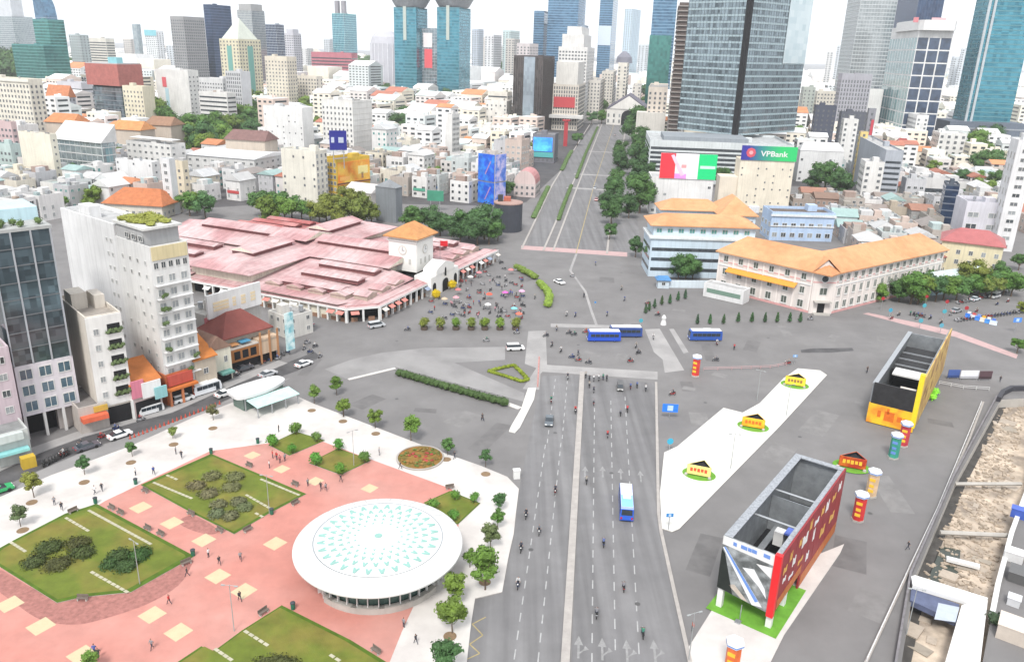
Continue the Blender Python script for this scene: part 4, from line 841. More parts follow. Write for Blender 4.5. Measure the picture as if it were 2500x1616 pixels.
l5 = B('wide restaurant with a big dark red hipped roof and wooden shop front', P(4,1243,1015), 13.6, 12, 8.2, R_(51), (.62,.50,.38), name='restaurant', body=False); l5.block('wall', 0, 13.6, 3, 12, 0, 8.2, (.55,.5,.44)); build('roof', MB().gable(.2,12.6,2.2,12.5,8.3,12.8,'x',0,0,.8,.3,5.0), mat('dark_red_tiles', (.20,.06,.05), .8, .14, .5, bump=.4, bscale=3), l5.root)
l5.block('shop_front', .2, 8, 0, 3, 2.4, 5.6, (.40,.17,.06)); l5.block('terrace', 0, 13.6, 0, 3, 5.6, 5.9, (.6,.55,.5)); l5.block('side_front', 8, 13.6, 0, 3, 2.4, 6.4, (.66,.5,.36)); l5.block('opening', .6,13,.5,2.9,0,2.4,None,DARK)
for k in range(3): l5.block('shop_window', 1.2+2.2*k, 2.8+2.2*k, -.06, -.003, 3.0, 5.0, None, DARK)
for x in (8.2, 10.8, 13.1): l5.block('pillar', x, x+.45, -.25, -.01, 0, 8.2, (.5,.25,.12))
l5.block('blue_tarp', 3.6,6.2,.4,2.4,6.6,6.8,(.10,.35,.55)); l5.block('orange_tarp', 1,3,.4,2.4,6.4,6.6,(.7,.35,.15))
vb = tag(build('vertical_banner', MB().box(0,2.6,-.3,0,1.5,11.4,0), mat('aqua_banner', (.62,.76,.76), .6, .2, .35, var2=((.18,.46,.52), .5)), color=(.6,.7,.7), loc=P(4,1540,925), rz=R_(55)), 'tall white and aqua banner at the end of the shop row', 'banner')
ba = B('pale building carrying a long white roof billboard, behind the brown restaurant', P(4,1105,760,9).xy.to_3d(), 17, 10, 11.2, R_(58), (.55,.53,.5), name='billboard_building'); ba.flat((.62,.6,.56), .5, 2); ba.block('red_panel', -.3, 1.8, -.3, -.01, 5, 11, (.55,.18,.2))
bbd = ba.block('billboard', .4, 16.8, -.9, -.3, 10.6, 16.6, (.82,.82,.81)); GOLD = mat('gold_lettering', (.74,.62,.42), .5, .1, 2)
for x, w, z in ((2.0,4.6,0),(7.8,1.0,.1),(10.4,1.4,0),(13.4,1.5,.1)):
    for j in range(3): build('gold_mark', MB().box(x,x+w,-.96,-.901,12.2+j*.85+z,12.85+j*.85+z), GOLD, ba.root)
bk = B('low grey shop roofs with a blue tarpaulin between the restaurant and billboard', P(4,1085,860,5).xy.to_3d(), 12, 16, 5.2, R_(54), (.6,.57,.52), name='shop'); bk.flat((.55,.52,.48), .6, 3); bk.block('blue_tarp', 5,8,2,4,5.3,5.6,(.2,.3,.5))
sh_lab = ['white-roofed','grey-roofed','rusty-roofed','pale green-roofed','orange-tiled','brown-tiled','cream flat-topped','dark-roofed','tan-roofed','silver-roofed','mossy-roofed','brick-roofed']; k_ = 0
for iy, yy in enumerate((14.5,24,33)):
    for ix, xx in enumerate((17,25.5,34,42.5)):
        p_ = wh.A+Vector((math.cos(R_(52))*xx-math.sin(R_(52))*yy, math.sin(R_(52))*xx+math.cos(R_(52))*yy, 0)); c_ = p_+Vector((math.cos(R_(52))*4-math.sin(R_(52))*4, math.sin(R_(52))*4+math.cos(R_(52))*4, 0))
        if any(abs((c_-f[0]).x*math.cos(f[1])+(c_-f[0]).y*math.sin(f[1])) < f[2]+3.2 and abs(-(c_-f[0]).x*math.sin(f[1])+(c_-f[0]).y*math.cos(f[1])) < f[3]+3.2 for f in FOOT): continue
        o_ = B(f'{sh_lab[k_]} low shop crowded behind the shop row, near the market side', p_, 8, 8.6, 3.6+1.1*((ix*2+iy) % 4), R_(52), [(.7,.68,.64),(.6,.58,.55),(.72,.7,.68),(.62,.55,.47)][k_ % 4], name='shop', auto=True); k_ += 1
        (o_.flat([(.7,.7,.68),(.45,.44,.43)][k_ % 2], .5, 3) if k_ % 3 else o_.pitched([(.45,.36,.3),(.55,.24,.1),(.6,.6,.6)][ix % 3], 1.8, 'x', .3, 0, SHEET)); o_.windows(1.1,1.2,2.6,3)
s9 = B('corner shop with a turquoise awning and yellow stall at the left edge', P(4,-120,1560), 9, 10, 6, R_(44), (.6,.62,.6), name='shop'); s9.flat((.35,.36,.36), .5, 1); s9.block('awning', 2, 8.5, -1.6, -.01, 2.7, 3.2, (.30,.66,.66)); s9.block('upper_awning', 1, 8, -1.0, -.012, 5, 6.4, (.62,.68,.66)); s9.block('yellow_stall', 6.5, 8.8, -3.4, -1.8, 0, 2.2, (.62,.42,.05))
# glass metro shelter with a rounded white roof
sp_ = P(4,1300,1235); sh = thing('glass_shelter', 'glass entrance shelter with a rounded white roof at the pavement corner', 'shelter', sp_, R_(50))
ro = smoothpoly([(0,0),(6,-.6),(11.5,1.2),(12.6,3.4),(11.4,5.4),(6,6.0),(.4,5.6),(-.5,3)], 4)
build('roof', MB().prism(ro, 3.3, 3.9, bottom=True), mat('white_membrane', (.6,.6,.6), .5, .03, .3), sh)
AG = mat('aqua_glass_canopy', (.45,.66,.62), .15, .15, .8, spec=.6)
build('canopy', MB().add([(1,-.5,3.1),(11.5,-.5,3.1),(11.5,-4.6,2.6),(1,-4.6,2.6),(1,-.5,2.98),(11.5,-.5,2.98),(11.5,-4.6,2.48),(1,-4.6,2.48)], [(3,2,1,0),(4,5,6,7),(0,1,5,4),(1,2,6,5),(2,3,7,6),(3,0,4,7)]), AG, sh)
pst = MB().box(-.1,.1,-.1,.1,.1,3.3).mesh('post', STEEL)
for x in (1.2,4.6,8,11.2):
    for y in (-4.3,.4,5): place('post', pst, sh, (x,y,0), scale=(1,1,.78 if y < 0 else 1))
build('glass_wall', MB().box(1,11,.8,4.8,.14,3.2), glass('shelter_glass', (.12,.2,.17), (.2,.28,.25), 1.2, 4), sh)
# ================================================================== advertising pavilions on the square
CORR = mat('grey_corrugated_steel', (.30,.32,.34), .5, .22, .6, metal=.35, bump=.5, bscale=3)
RED = mat('red_print', (.27,.028,.034), .5, .12, .5); BRED = mat('bright_red_panel', (.68,.02,.025), .4, .05, 1)
TURF = mat('artificial_turf', (.13,.32,.035), .95, .2, .6, bump=.5, bscale=10)
def loc(o, c, x, y): q = P(c,x,y)-o.location; a = o.rotation_euler.z; return q.x*math.cos(a)+q.y*math.sin(a), -q.x*math.sin(a)+q.y*math.cos(a)
rp = thing('red_pavilion', 'tall roofless steel pavilion wrapped in red posters, raised on white legs over green turf', 'pavilion', (30.4,95.9,0), R_(-36))
build('turf', MB().box(-.8,9.4,-1.2,12,.12,.16), TURF, rp)
def bx(name, par, m, *a, color=None): return build(name, MB().box(*a), m, par, color=color)
bx('left_wall', rp, CORR, 0,.25,.2,31,3.2,11.9); bx('left_rim', rp, mat('steel_lattice', (.36,.38,.41), .6, .35, 2.5, metal=.3), 0,1.2,.2,31,11.9,12.05)
bx('rear_wall', rp, CORR, 0,8.2,30.7,31,0,12); bx('rear_rim', rp, MATS['steel_lattice'], 1.2,8.2,29.9,31,11.9,12.05); bx('right_inner_wall', rp, CORR, 7.7,7.9,.3,30.7,3.2,11.7); bx('right_rim', rp, MATS['steel_lattice'], 7.2,7.9,.3,29.9,11.7,11.9)
bx('inner_floor', rp, DARK, .3,7.7,.3,30.6,3.2,3.4); bx('lower_left_wall', rp, CORR, 0,.25,10,31,.1,3.2)
for y in (9.5,18.5): build('cross_beam', MB().tube([(.2,y,11.2),(7.9,y,11.2)], .16, 6), STEEL, rp)
bx('partition', rp, CORR, .3,7.7,19.4,19.6,3.4,9.5); bx('ladder_tray', rp, STEEL, 1.4,2.4,2,28,4,4.3)
bx('blue_tarp', rp, PAINTO, 5.2,7.4,11,13.6,8.6,8.9, color=(.10,.16,.55)); bx('red_crate', rp, PAINTO, 2.2,3.8,2.2,4,6.4,7.6, color=(.35,.06,.05)); bx('yellow_crate', rp, PAINTO, 3.6,5.2,2.6,4.2,6.4,7.4, color=(.6,.42,.15)); bx('brown_crate', rp, PAINTO, 5.2,7,3,4.4,6.4,7.4, color=(.32,.12,.05)); bx('scaffold_deck', rp, STEEL, .5,7.6,1.5,5.6,6.2,6.4); bx('white_tank', rp, WHITEP, 3.6,5,11.5,13,6,8.3)
# front poster
fr = MB().add([(0,-.05,3.5),(7.3,-.05,2.7),(7.3,-.05,12.0),(0,-.05,12.0),(0,.2,3.5),(7.3,.2,2.7),(7.3,.2,12.0),(0,.2,12.0)], [(0,1,2,3),(5,4,7,6),(3,2,6,7),(0,4,5,1),(0,3,7,4)]); fp = build('front_poster', fr, mat('grey_photo_print', (.32,.34,.35), .4, .45, .9, var2=((.12,.13,.13), .5)), rp)
def pm(name, pts, m, y=-.09, par=None): return build(name, MB().add([(x,y,z) for x, z in pts]+[(x,-.04,z) for x, z in pts], [tuple(range(len(pts)))]+[((i+1)%len(pts), i, len(pts)+i, len(pts)+(i+1)%len(pts)) for i in range(len(pts))]), m, par or fp)
pm('title_band', [(0,10.7),(7.3,10.3),(7.3,12),(0,12)], WHITEP); pm('dark_print', [(0,3.55),(2.3,3.3),(.5,9.4),(0,9.8)], mat('black_print', (.02,.025,.022), .4, .2, 1)); PB2 = mat('pale_print', (.72,.74,.76), .4, .12, 1); LB = mat('blue_print', (.14,.26,.60), .4, .12, 1)
pm('diagonal_print', [(.1,10.2),(.5,10.4),(6.6,3.2),(5.2,2.96)], PB2); pm('blue_print', [(.3,10.3),(.5,10.4),(6.0,3.9),(5.6,3.6)], LB, -.13); pm('pale_print', [(3.2,8.2),(4.8,8.6),(6.6,6.2),(7.0,4.8),(5.8,6.2)], PB2); pm('pale_print', [(1.6,4.6),(2.4,5.0),(4.6,3.1),(3.6,3.2)], mat('tan_print', (.5,.44,.38), .4, .15, 1)); pm('white_cloud_print', [(5,9.6),(7.2,9.9),(7.2,8.2),(6.2,8.8)], WHITEP)
for x, w in ((1.5,.5),(2.6,.9),(3.6,.5),(4.15,.7),(5.8,.9)): pm('blue_lettering', [(x,11.1),(x+w,11.05),(x+w,11.6),(x,11.65)], LB, -.13)
bx('red_corner', rp, BRED, 7.3,8.25,-.2,.6,2.2,12.1)
rw_ = MB().add([(8,0.6,3.0),(8,11.5,3.0),(8,11.5,.1),(8,31,.1),(8,31,12.1),(8,.6,12.1),(8.25,.6,3.0),(8.25,11.5,3.0),(8.25,11.5,.1),(8.25,31,.1),(8.25,31,12.1),(8.25,.6,12.1)], [(5,4,3,2,1,0),(6,7,8,9,10,11)]+[(i,(i+1)%6,6+(i+1)%6,6+i) for i in range(6)])
rpost = build('side_poster', rw_, RED, rp); rnd = random.Random(3)
GOLDP = mat('gold_print', (.62,.36,.10), .5, .15, 1); ORP = mat('orange_print', (.45,.13,.03), .5, .2, .7)
build('lower_band', MB().box(8.26,8.29,.8,11.4,3.1,4.6), ORP, rpost); build('lower_band', MB().box(8.26,8.29,12,30.6,.3,2.2), ORP, rpost)
for y, z, w, h_, m in ((1.6,8.2,1.6,1.1,GOLDP),(2.0,6.6,1.4,.8,WHITEP),(4,9.0,1.1,1.5,GOLDP),(5.8,7.2,1.5,1.4,WHITEP),(8,9.2,1.2,1.2,GOLDP),(9.6,8.2,2.6,1.8,WHITEP),(12.6,9.6,1.2,1.6,GOLDP),(15.2,9,2.2,.9,PB2),(15.4,6.4,1.0,2.0,WHITEP),(18.5,9.2,1.5,1.3,GOLDP),(21,8.6,1.6,1.8,PB2),(24.5,8.8,2,1,GOLDP),(27.5,9.3,1.6,1.4,WHITEP),(20,4.5,2.4,1.6,GOLDP),(25,4.6,2.6,1.4,GOLDP),(9,5.6,2.4,.7,GOLDP),(5,5.4,2,.6,PB2),(13.2,4,1.4,1.4,PB2)):
    for j in range(3): build('printed_mark', MB().box(8.26,8.3,y+j*w/3+.05,y+(j+1)*w/3-.08,z+.12*(j % 2),z+h_*(.75+.25*((j+1) % 2))), m, rpost)
sm_ = MB().box(8.252,8.262,-.03,.03,.1,12.05).mesh('panel_seam', mat('dark_seam', (.10,.02,.02), .7))
for k in range(9): place('panel_seam', sm_, rpost, (0,3.4*k+3.4,3.0 if k < 3 else 0), scale=(1,1,.74 if k < 3 else 1))
lg = MB().box(-.4,.4,-.4,.4,.12,3.3).mesh('leg', WHITEP)
for x, y in ((.5,.6),(7.7,.7),(7.6,6.6),(.5,7)): place('leg', lg, rp, (x,y,0))
build('lamp_stalk', MB().tube([(4,-.5,.1),(4,-.5,2.6)], .07, 6).box(3.6,4.4,-1.6,-.8,.1,.3), STEEL, rp)
yp = thing('yellow_pavilion', 'long roofless pavilion wrapped in yellow posters with a dark front panel', 'pavilion', (78.4,160.0,0), R_(-34))
YEL = mat('yellow_print', (.80,.50,.03), .5, .12, .4, var2=((.72,.28,.03), .35)); YEL2 = mat('yellow_panel', (.82,.60,.03), .45, .05, 1)
bx('front_poster', yp, YEL, 0,9.4,-.1,.25,.2,4.7); bx('front_panel', yp, mat('black_panel', (.03,.03,.032), .4, .3, .8), .3,8.6,-.05,.25,4.7,9.5); bx('corner_panel', yp, YEL2, 8.65,9.6,-.15,1.2,1.2,13.4)
GP = mat('tan_poster', (.60,.42,.12), .5, .25, .35, var2=((.40,.22,.08), .3)); bx('side_poster', yp, GP, 9.35,9.6,1.2,43,1.0,12.2); bx('left_wall', yp, CORR, 0,.3,.3,43,.1,9.0); bx('left_rail', yp, STEEL, -.1,.9,.3,43,9.0,9.3); bx('rear_wall', yp, CORR, .3,9.3,42.7,43,.1,9.0); bx('right_inner_wall', yp, CORR, 8.95,9.3,.3,42.7,1,11.6)
bx('inner_floor', yp, mat('dark_grey_sheet', (.10,.11,.11), .8, .3, .6), .3,8.9,.3,42.6,.1,.3)
bx('white_canopy', yp, WHITEP, 1.8,8.7,12.5,17,7.6,8.0); bx('crate', yp, PAINTO, 4.6,7.8,4.5,8,5.2,7, color=(.62,.56,.5)); bx('crate', yp, PAINTO, 1.2,3.4,5,8,4.2,6.4, color=(.22,.24,.22)); bx('scaffold_deck', yp, STEEL, .6,8.7,2,10,3.9,4.2); bx('dark_roof', yp, mat('black_roof_sheet', (.03,.03,.032), .7, .3, 1), .8,8.8,19,38,6.4,6.8)
for y in (22,27,32): bx('roof_rib', yp, STEEL, .8,8.8,y,y+.3,6.8,7.1)
for x, z, w, h_ in ((2.0,1.9,.7,1.6),(3.4,1.4,2.0,2.2),(3.8,3.0,.5,1.3),(6.0,1.8,1.0,1.2),(7.2,1.7,.9,1.2)): build('printed_mark', MB().box(x,x+w,-.14,-.105,z,z+h_), mat('deep_orange_print', (.68,.16,.02), .5, .15, 1), yp)
for y, z in ((5,7),(9,5),(13,8.4),(17,4.4),(22,7),(28,8)): build('printed_mark', MB().box(9.62,9.65,y,y+2.4,z,z+2), mat('brown_print', (.30,.16,.06), .5, .2, 1), yp)
tf = leafy(MB(), [(0,0,.8,.9,2.2,.9),(.1,3.4,.8,.8,1.8,.9)], 120, .2, rnd); tag(build('green_inflatable', tf, LEAF, color=(.16,.42,.03), loc=P(13,1010,1000), rz=R_(-34)), 'bright green leafy figure beside the yellow pavilion', 'display')
# ---- three-sided display boards on green ovals
def display(c, x, y, body, mark, label, group, s=1.0):
    t = thing('display_board', label, 'display', P(c,x,y)+Vector((0,0,.14)), R_(-20), group); ov = MB().lathe([(3.3,0),(3.2,.08)], 32, sx=1, sy=.8); build('turf_base', ov, TURF, t); t.scale = (s,s,s)
    hh = 2.3; q = [(-2.3,-1.0),(2.3,-1.0),(.6,1.9)]
    for i in range(3):
        a, b_ = Vector((*q[i],0)), Vector((*q[(i+1)%3],0)); d = (b_-a); n = Vector((d.y,-d.x,0)).normalized()*.07; lo = .3
        m = MB().add([(*V2(a+n),lo),(*V2(b_+n),lo),(*V2(b_+n),hh),(*V2(a+n),hh)], [(0,1,2,3)], 0); m.add([(*V2(a-n),lo),(*V2(b_-n),lo),(*V2(b_-n),hh),(*V2(a-n),hh)], [(3,2,1,0)], 1); m.add([(*V2(a+n),hh),(*V2(b_+n),hh),(*V2(b_-n),hh),(*V2(a-n),hh)], [(0,1,2,3)], 0)
        build('board', m, [body, DARK], t)
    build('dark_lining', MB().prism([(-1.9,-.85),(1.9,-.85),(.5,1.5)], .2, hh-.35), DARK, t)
    for k in range(5): build('printed_mark', MB().box(-1.7+k*.7,-1.2+k*.7,-1.12,-1.08,1.0+.1*(k % 2),1.75), mark, t)
    rk = MB().lathe([(.35,0),(.3,.35),(.1,.45)], 7)
    for k in (-2.4, 2.2): build('rock', rk, CONC, t, loc=(k,-1.3,.05))
YB = mat('yellow_board', (.85,.62,.05), .5, .1, .8); YB2 = mat('amber_board', (.85,.5,.03), .5, .12, .8, var2=((.8,.35,.02), .6)); CBD = mat('cream_board', (.85,.72,.25), .5, .1, .8); RB = mat('dark_red_board', (.42,.04,.02), .5, .2, .8, var2=((.6,.15,.02), .6)); REDM = mat('red_lettering', (.65,.09,.04), .5, .1, 1); YM = mat('yellow_lettering', (.8,.5,.05), .5, .1, 1)
gdp = 'three-sided display boards'
display(15,415,1340,CBD,REDM,'pale yellow three-sided display board nearest the road on a green oval',gdp,.95); display(15,1050,780,YB2,MATS['deep_orange_print'],'amber three-sided display board in the middle of the white platform',gdp); display(15,1540,290,YB,MATS['brown_print'],'bright yellow three-sided display board at the far end of the platform',gdp)
display(11,1055,570,RB,YM,'dark red three-sided display board behind the red pavilion',gdp,1.05)
# ---- advertising columns
def adcol(c, x, y, colr, label, capc=(.8,.82,.84), mark=None):
    t = thing('advertising_column', label, 'column', P(c,x,y), R_(-36), 'advertising columns')
    build('base', MB().cyl(0,0,0,.35,1.05,6), CONC, t); build('poster_drum', MB().cyl(0,0,.35,4.7,.95,6), mat('poster_'+label.split()[0], colr, .5, .25, .7), t); build('cap', MB().lathe([(.97,4.7),(1.2,4.78),(1.2,5.35),(.6,5.6)], 6), mat('cap_paint', capc, .5), t)
    build('blue_rim', MB().lathe([(1.215,4.85),(1.215,5.05)], 6, cap=False), LB, t)
    for z, w in ((3.4,1.0),(2.2,.8),(1.2,.9)): build('printed_mark', MB().box(-w/2,w/2,-.88,-.83,z,z+.55), mark or YM, t)
adcol(6,1410,1015,(.62,.06,.05),'red advertising column at the crossing'); adcol(11,1085,835,(.55,.04,.04),'crimson advertising column near the red pavilion'); adcol(11,1150,715,(.62,.44,.28),'tan advertising column behind the crimson one'); adcol(11,1262,525,(.05,.30,.22),'green advertising column beside the dark red display',mark=LB); adcol(11,1310,465,(.5,.05,.07),'maroon advertising column in front of the yellow pavilion'); adcol(11,455,1600,(.72,.16,.05),'orange-red advertising column at the bottom edge')
# ---- excavation on the right: retaining walls, broken slabs
pit = [V2(P(11,x,y)) for x, y in ((1290,1640),(1375,1110),(1575,640),(1800,235),(1990,225),(1925,700),(1850,905),(1780,1165),(1690,1640))]
bm = bmesh.new(); es = []
for loop in ([(-7000,-300),(7000,-300),(7000,12000),(-7000,12000)], pit):
    vs = [bm.verts.new((x,y,0)) for x, y in loop]; es += [bm.edges.new((vs[i], vs[(i+1) % len(vs)])) for i in range(len(vs))]
bmesh.ops.triangle_fill(bm, use_beauty=True, edges=es)
for f in bm.faces:
    f.normal_update()
    if f.normal.z < 0: f.normal_flip()
gm = bpy.data.meshes.new('ground'); bm.to_mesh(gm); bm.free(); gm.materials.append(ASPH); gr.data = gm
RUB = mat('broken_brown_concrete', (.56,.465,.37), .95, .35, .35, bump=.9, bscale=1.2, var2=((.30,.25,.205), .2), detail=10)
pw = MB(); k = len(pit); pw.add([(x,y,0) for x, y in pit]+[(x,y,-2.2) for x, y in pit], [(i,(i+1)%k,k+(i+1)%k,k+i) for i in range(k)], 0); pw.add([(x,y,-2.2) for x, y in pit], [tuple(range(k))], 1)
ex = struct(build('excavation', pw, [CONC, RUB]), 'brown floored excavation behind a barrier')
rnd = random.Random(8); 
for i in range(16):
    c_ = P(11, *rnd.choice([(1850,330),(1760,450),(1790,620),(1700,700),(1750,800),(1640,860),(1690,1000),(1560,1000),(1620,1100),(1480,1350),(1420,1450),(1840,500),(1400,1320)]))+Vector((rnd.uniform(-3.5,3.5), rnd.uniform(-3.5,3.5), 0)); w, d_, h_ = rnd.uniform(.8,4.2), rnd.uniform(.8,3.2), rnd.uniform(.1,.35)
    build('concrete_slab', MB().box(-w/2,w/2,-d_/2,d_/2,0,h_), PLASTER, ex, color=rnd.choice([(.52,.44,.36),(.48,.41,.34),(.56,.48,.4),(.40,.35,.29)]), loc=(c_.x,c_.y,-2.2), rot=(rnd.uniform(-.06,.06), rnd.uniform(-.06,.06), R_(54)+rnd.uniform(-.3,.3)))
build('painted_shadow_strip', MB().prism(PP(11, [(1300,1560),(1385,1110),(1582,645),(1805,240),(1835,255),(1625,655),(1440,1120),(1350,1560)], -2.1), -2.2, -2.1), mat('painted_shadow_dark', (.07,.065,.06), .7, .4, .6), ex)  # dark strip painted in for the deep shadow along the left wall
rbm = MB(); rr_ = random.Random(17)
for i in range(900):
    f = rr_.random(); a0 = P(11,1375+430*f,1110-870*f)+Vector((0,0,-2.2)); b0 = P(11,1790+150*f,1160-930*f)+Vector((0,0,-2.2)); p_ = a0.lerp(b0, rr_.uniform(.06,.95)); q_ = rr_.uniform(.08,.45); rbm.xf = Matrix.Translation(p_) @ Matrix.Rotation(rr_.random()*6,4,'Z') @ Matrix.Rotation(rr_.uniform(-.5,.5),4,'X'); rbm.box(-q_,q_,-q_*.7,q_*.7,-.05,q_*.6)
stuff(build('rubble', rbm, mat('rubble_chunks', (.40,.33,.26), .95, .5, .9), ex))
build('beam', MB().tube([P(11,1500,880)+Vector((0,0,-.6)), P(11,1840,895)+Vector((0,0,-.6))], .4, 6), CONC, ex); build('beam', MB().tube([P(11,1575,640)+Vector((0,0,-.6)), P(11,1905,640)+Vector((0,0,-.6))], .35, 6), CONC, ex); build('sheet_pile', MB().box(-2.4,2.4,-.5,.5,0,.5), WHITEP, ex, loc=P(11,1620,1010)+Vector((0,0,-1.6)), rz=R_(-25))
build('water_pool', MB().prism(PP(11, [(1440,1110),(1500,960),(1600,980),(1590,1090),(1480,1150)], -2.0), -2.2, -2.1), mat('dark_water', (.05,.06,.05), .1, .1, 1), ex)
def fence(name, label, c, pts, h_, t_, m, cat='barrier'):
    o = strip(name, c, pts, t_, 0, h_, m); tag(o, label, cat); return o
fence('site_barrier', 'long concrete site barrier along the excavation', 11, [(1262,1620),(1345,1120),(1560,632),(1775,235),(1800,215)], 1.1, .3, mat('grimy_barrier', (.20,.19,.20), .85, .25, .6, streak=.2))
fence('site_barrier', 'dark curved barrier closing the end of the excavation', 11, [(1785,245),(1805,212),(1850,190),(2000,188)], 1.2, .9, mat('dark_barrier_paint', (.05,.05,.06), .6, .2, 1))
fence('site_barrier', 'white beam along the right side of the excavation', 11, [(1930,690),(1852,900),(1783,1160),(1750,1330)], .5, .7, WHITEP)
fr_ = thing('white_steel_frame', 'white steel gantry with a blue panel over the excavation', 'gantry', (0,0,0)); build('cross_beam', MB().prism(PP(11, [(1352,1118),(1372,1112),(1735,1225),(1700,1262),(1360,1160)], .8), .3, 1.0, bottom=True), WHITEP, fr_)
build('blue_panel', MB().prism(PP(11, [(1355,1165),(1595,1245),(1580,1330),(1350,1225)], .5), -.6, .28), mat('navy_panel', (.10,.12,.20), .5, .25, .6), fr_); build('pale_panel', MB().prism(PP(11, [(1490,1240),(1595,1262),(1575,1335),(1470,1320)], .5), .29, .36), PAINTO, fr_, color=(.42,.47,.55)); build('deck', MB().prism(PP(11, [(1605,1255),(1735,1228),(1690,1600),(1505,1600)], .6), .1, .6, bottom=True), WHITEP, fr_)
for i, (x, y, s) in enumerate(((1770,1340,1.4),)): tag(build('rubble_bush', leafy(MB(), [(0,0,.6,s,s,.9)], 90, .25, rnd), LEAF, color=(.03,.05,.025), loc=P(11,x,y)), ['dark green bush by the excavation wall', 'dark shrub lower beside the white deck', 'small dark shrub at the bottom right'][i], 'bush')
for i, (x, y, w, d_, h_, cl, lb) in enumerate(((1860,1030,2,2.6,1.6,(.6,.6,.6),'pale grey machine box outside the excavation'),(1860,1250,1.6,1.6,1.2,(.55,.56,.58),'grey junction box beside the white beam'),(1895,820,1.6,3,1.6,(.05,.10,.40),'blue steel container at the right edge'),(1880,1420,3.5,5,2.2,(.52,.46,.40),'tan site hut at the right edge'),(1890,1130,3,3,1.6,(.10,.10,.10),'black skip at the right edge'))):
    t = thing('site_box', lb, 'container', P(11,x,y), R_(54)); build('body', MB().box(-w/2,w/2,-d_/2,d_/2,0,h_), PAINTO, t, color=cl); build('lid', MB().box(-w/2-.08,w/2+.08,-d_/2-.08,d_/2+.08,h_,h_+.12), PAINTO, t, color=tuple(min(.8,v*1.2) for v in cl)); build('door', MB().box(-w*.3,w*.3,-d_/2-.04,-d_/2-.002,.2,h_*.85), PAINTO, t, color=tuple(v*.7 for v in cl))
# ---- blue, white and dark panels on the fence at the site end
for i, (x0, x1, y, cl, lb) in enumerate(((1520,1650,1310,(.06,.11,.32),'navy blue panel on the site fence'),(1660,1860,1320,(.72,.73,.78),'white panel on the site fence'),(1870,2010,1325,(.10,.06,.07),'dark brown panel on the site fence'))):
    a, b_ = P(14,x0,y), P(14,x1,y); t = thing('fence_panel', lb, 'panel', a, math.atan2((b_-a).y, (b_-a).x), 'panels on the site fence'); L = (b_-a).length
    build('board', MB().box(0,L,-.06,.06,.5,2.6), PAINTO, t, color=cl); [build('post', MB().box(x,x+.1,-.05,.05,0,.5), STEEL, t) for x in (.2,L-.3)]; build('lower_strip', MB().box(0,L,-.1,-.061,.5,1.1), PAINTO, t, color=tuple(v*.55 for v in cl))
# ---- low guard rails
def rail(label, c, pts, h_=1.0, col=(.6,.6,.6)):
    q = [P(c,x,y) for x, y in pts]; t = thing('guard_rail', label, 'railing', q[0]); tot = []
    for i in range(len(q)-1):
        d = q[i+1]-q[i]; n = max(1, int(d.length/2.5))
        tot += [q[i]+d*(j/n) for j in range(n)]
    tot.append(q[-1]); post = MB().box(-.05,.05,-.05,.05,0,h_).mesh('post', PAINTO)
    for p in tot: place('post', post, t, p-q[0], color=col)
    for z in (h_*.5, h_*.95): build('rail', MB().tube([p-q[0]+Vector((0,0,z)) for p in tot], .05, 4), PAINTO, t, color=col)
rail('low pale railing at the end of the site', 14, [(1430,1370),(1700,1420),(1990,1440)], 1.0); rail('white railing along the pale site lane', 11, [(1130,1540),(1340,1085),(1480,790),(1700,260)], .9, (.7,.7,.7))
rail('red and white railing across the square beside the far platform', 15, [(470,120),(800,110),(1250,95),(1440,60)], .9, (.5,.3,.3))
# ================================================================== the city behind
def solve_depth(A, ang, W_, c, x3, left=False):
    X = pxy(c, x3, 0)[0]; n = Vector((-math.sin(ang), math.cos(ang), 0)); s = A if left else A+Vector((math.cos(ang), math.sin(ang), 0))*W_
    lo, hi = .5, 200.
    for i in range(45):
        m = (lo+hi)/2; v = proj(s+n*m)[0]
        if (v > X) == left: lo = m
        else: hi = m
    return lo
def T(label, c, x1, x2, ytop, D, ang=-24, x3=None, x0=None, depth=None, **k):
    A = at_d(c, x1, ytop, D); a = R_(ang); w = solve_w(A, a, c, x2)
    d = depth or (solve_depth(A, a, w, c, x3) if x3 else solve_depth(A, a, w, c, x0, True) if x0 else w*.8)
    return B(label, A, w, min(d, 90), k.pop('h', max(3., A.z)), a, **k)
GT = glass('teal_curtain_glass', (.02,.14,.20), (.08,.31,.40), 3, 3.6); GB = glass('blue_curtain_glass', (.03,.09,.17), (.09,.21,.33), 3, 3.6); GD = glass('dark_curtain_glass', (.06,.08,.095), (.27,.34,.38), 2.2, 4.0, .06, metal=.55); GN = glass('navy_curtain_glass', (.015,.03,.075), (.04,.075,.15), 3, 3.6); GG = glass('green_curtain_glass', (.02,.11,.10), (.06,.24,.21), 3, 3.6); GP_ = glass('pale_curtain_glass', (.20,.26,.29), (.40,.46,.48), 3, 3.6); GS = glass('silver_curtain_glass', (.26,.29,.30), (.38,.41,.42), 2.4, 3.6)
WHT, CRM, GRY = (.80,.79,.77), (.78,.72,.60), (.42,.42,.43)
def tower(b_, sx=3, sz=3.7, band=(.5,.52,.53), mull=(.45,.47,.48), **k): b_.curtain(sx, sz, band, mull, **k); b_.flat((.4,.4,.4), 1.2, 1); return b_
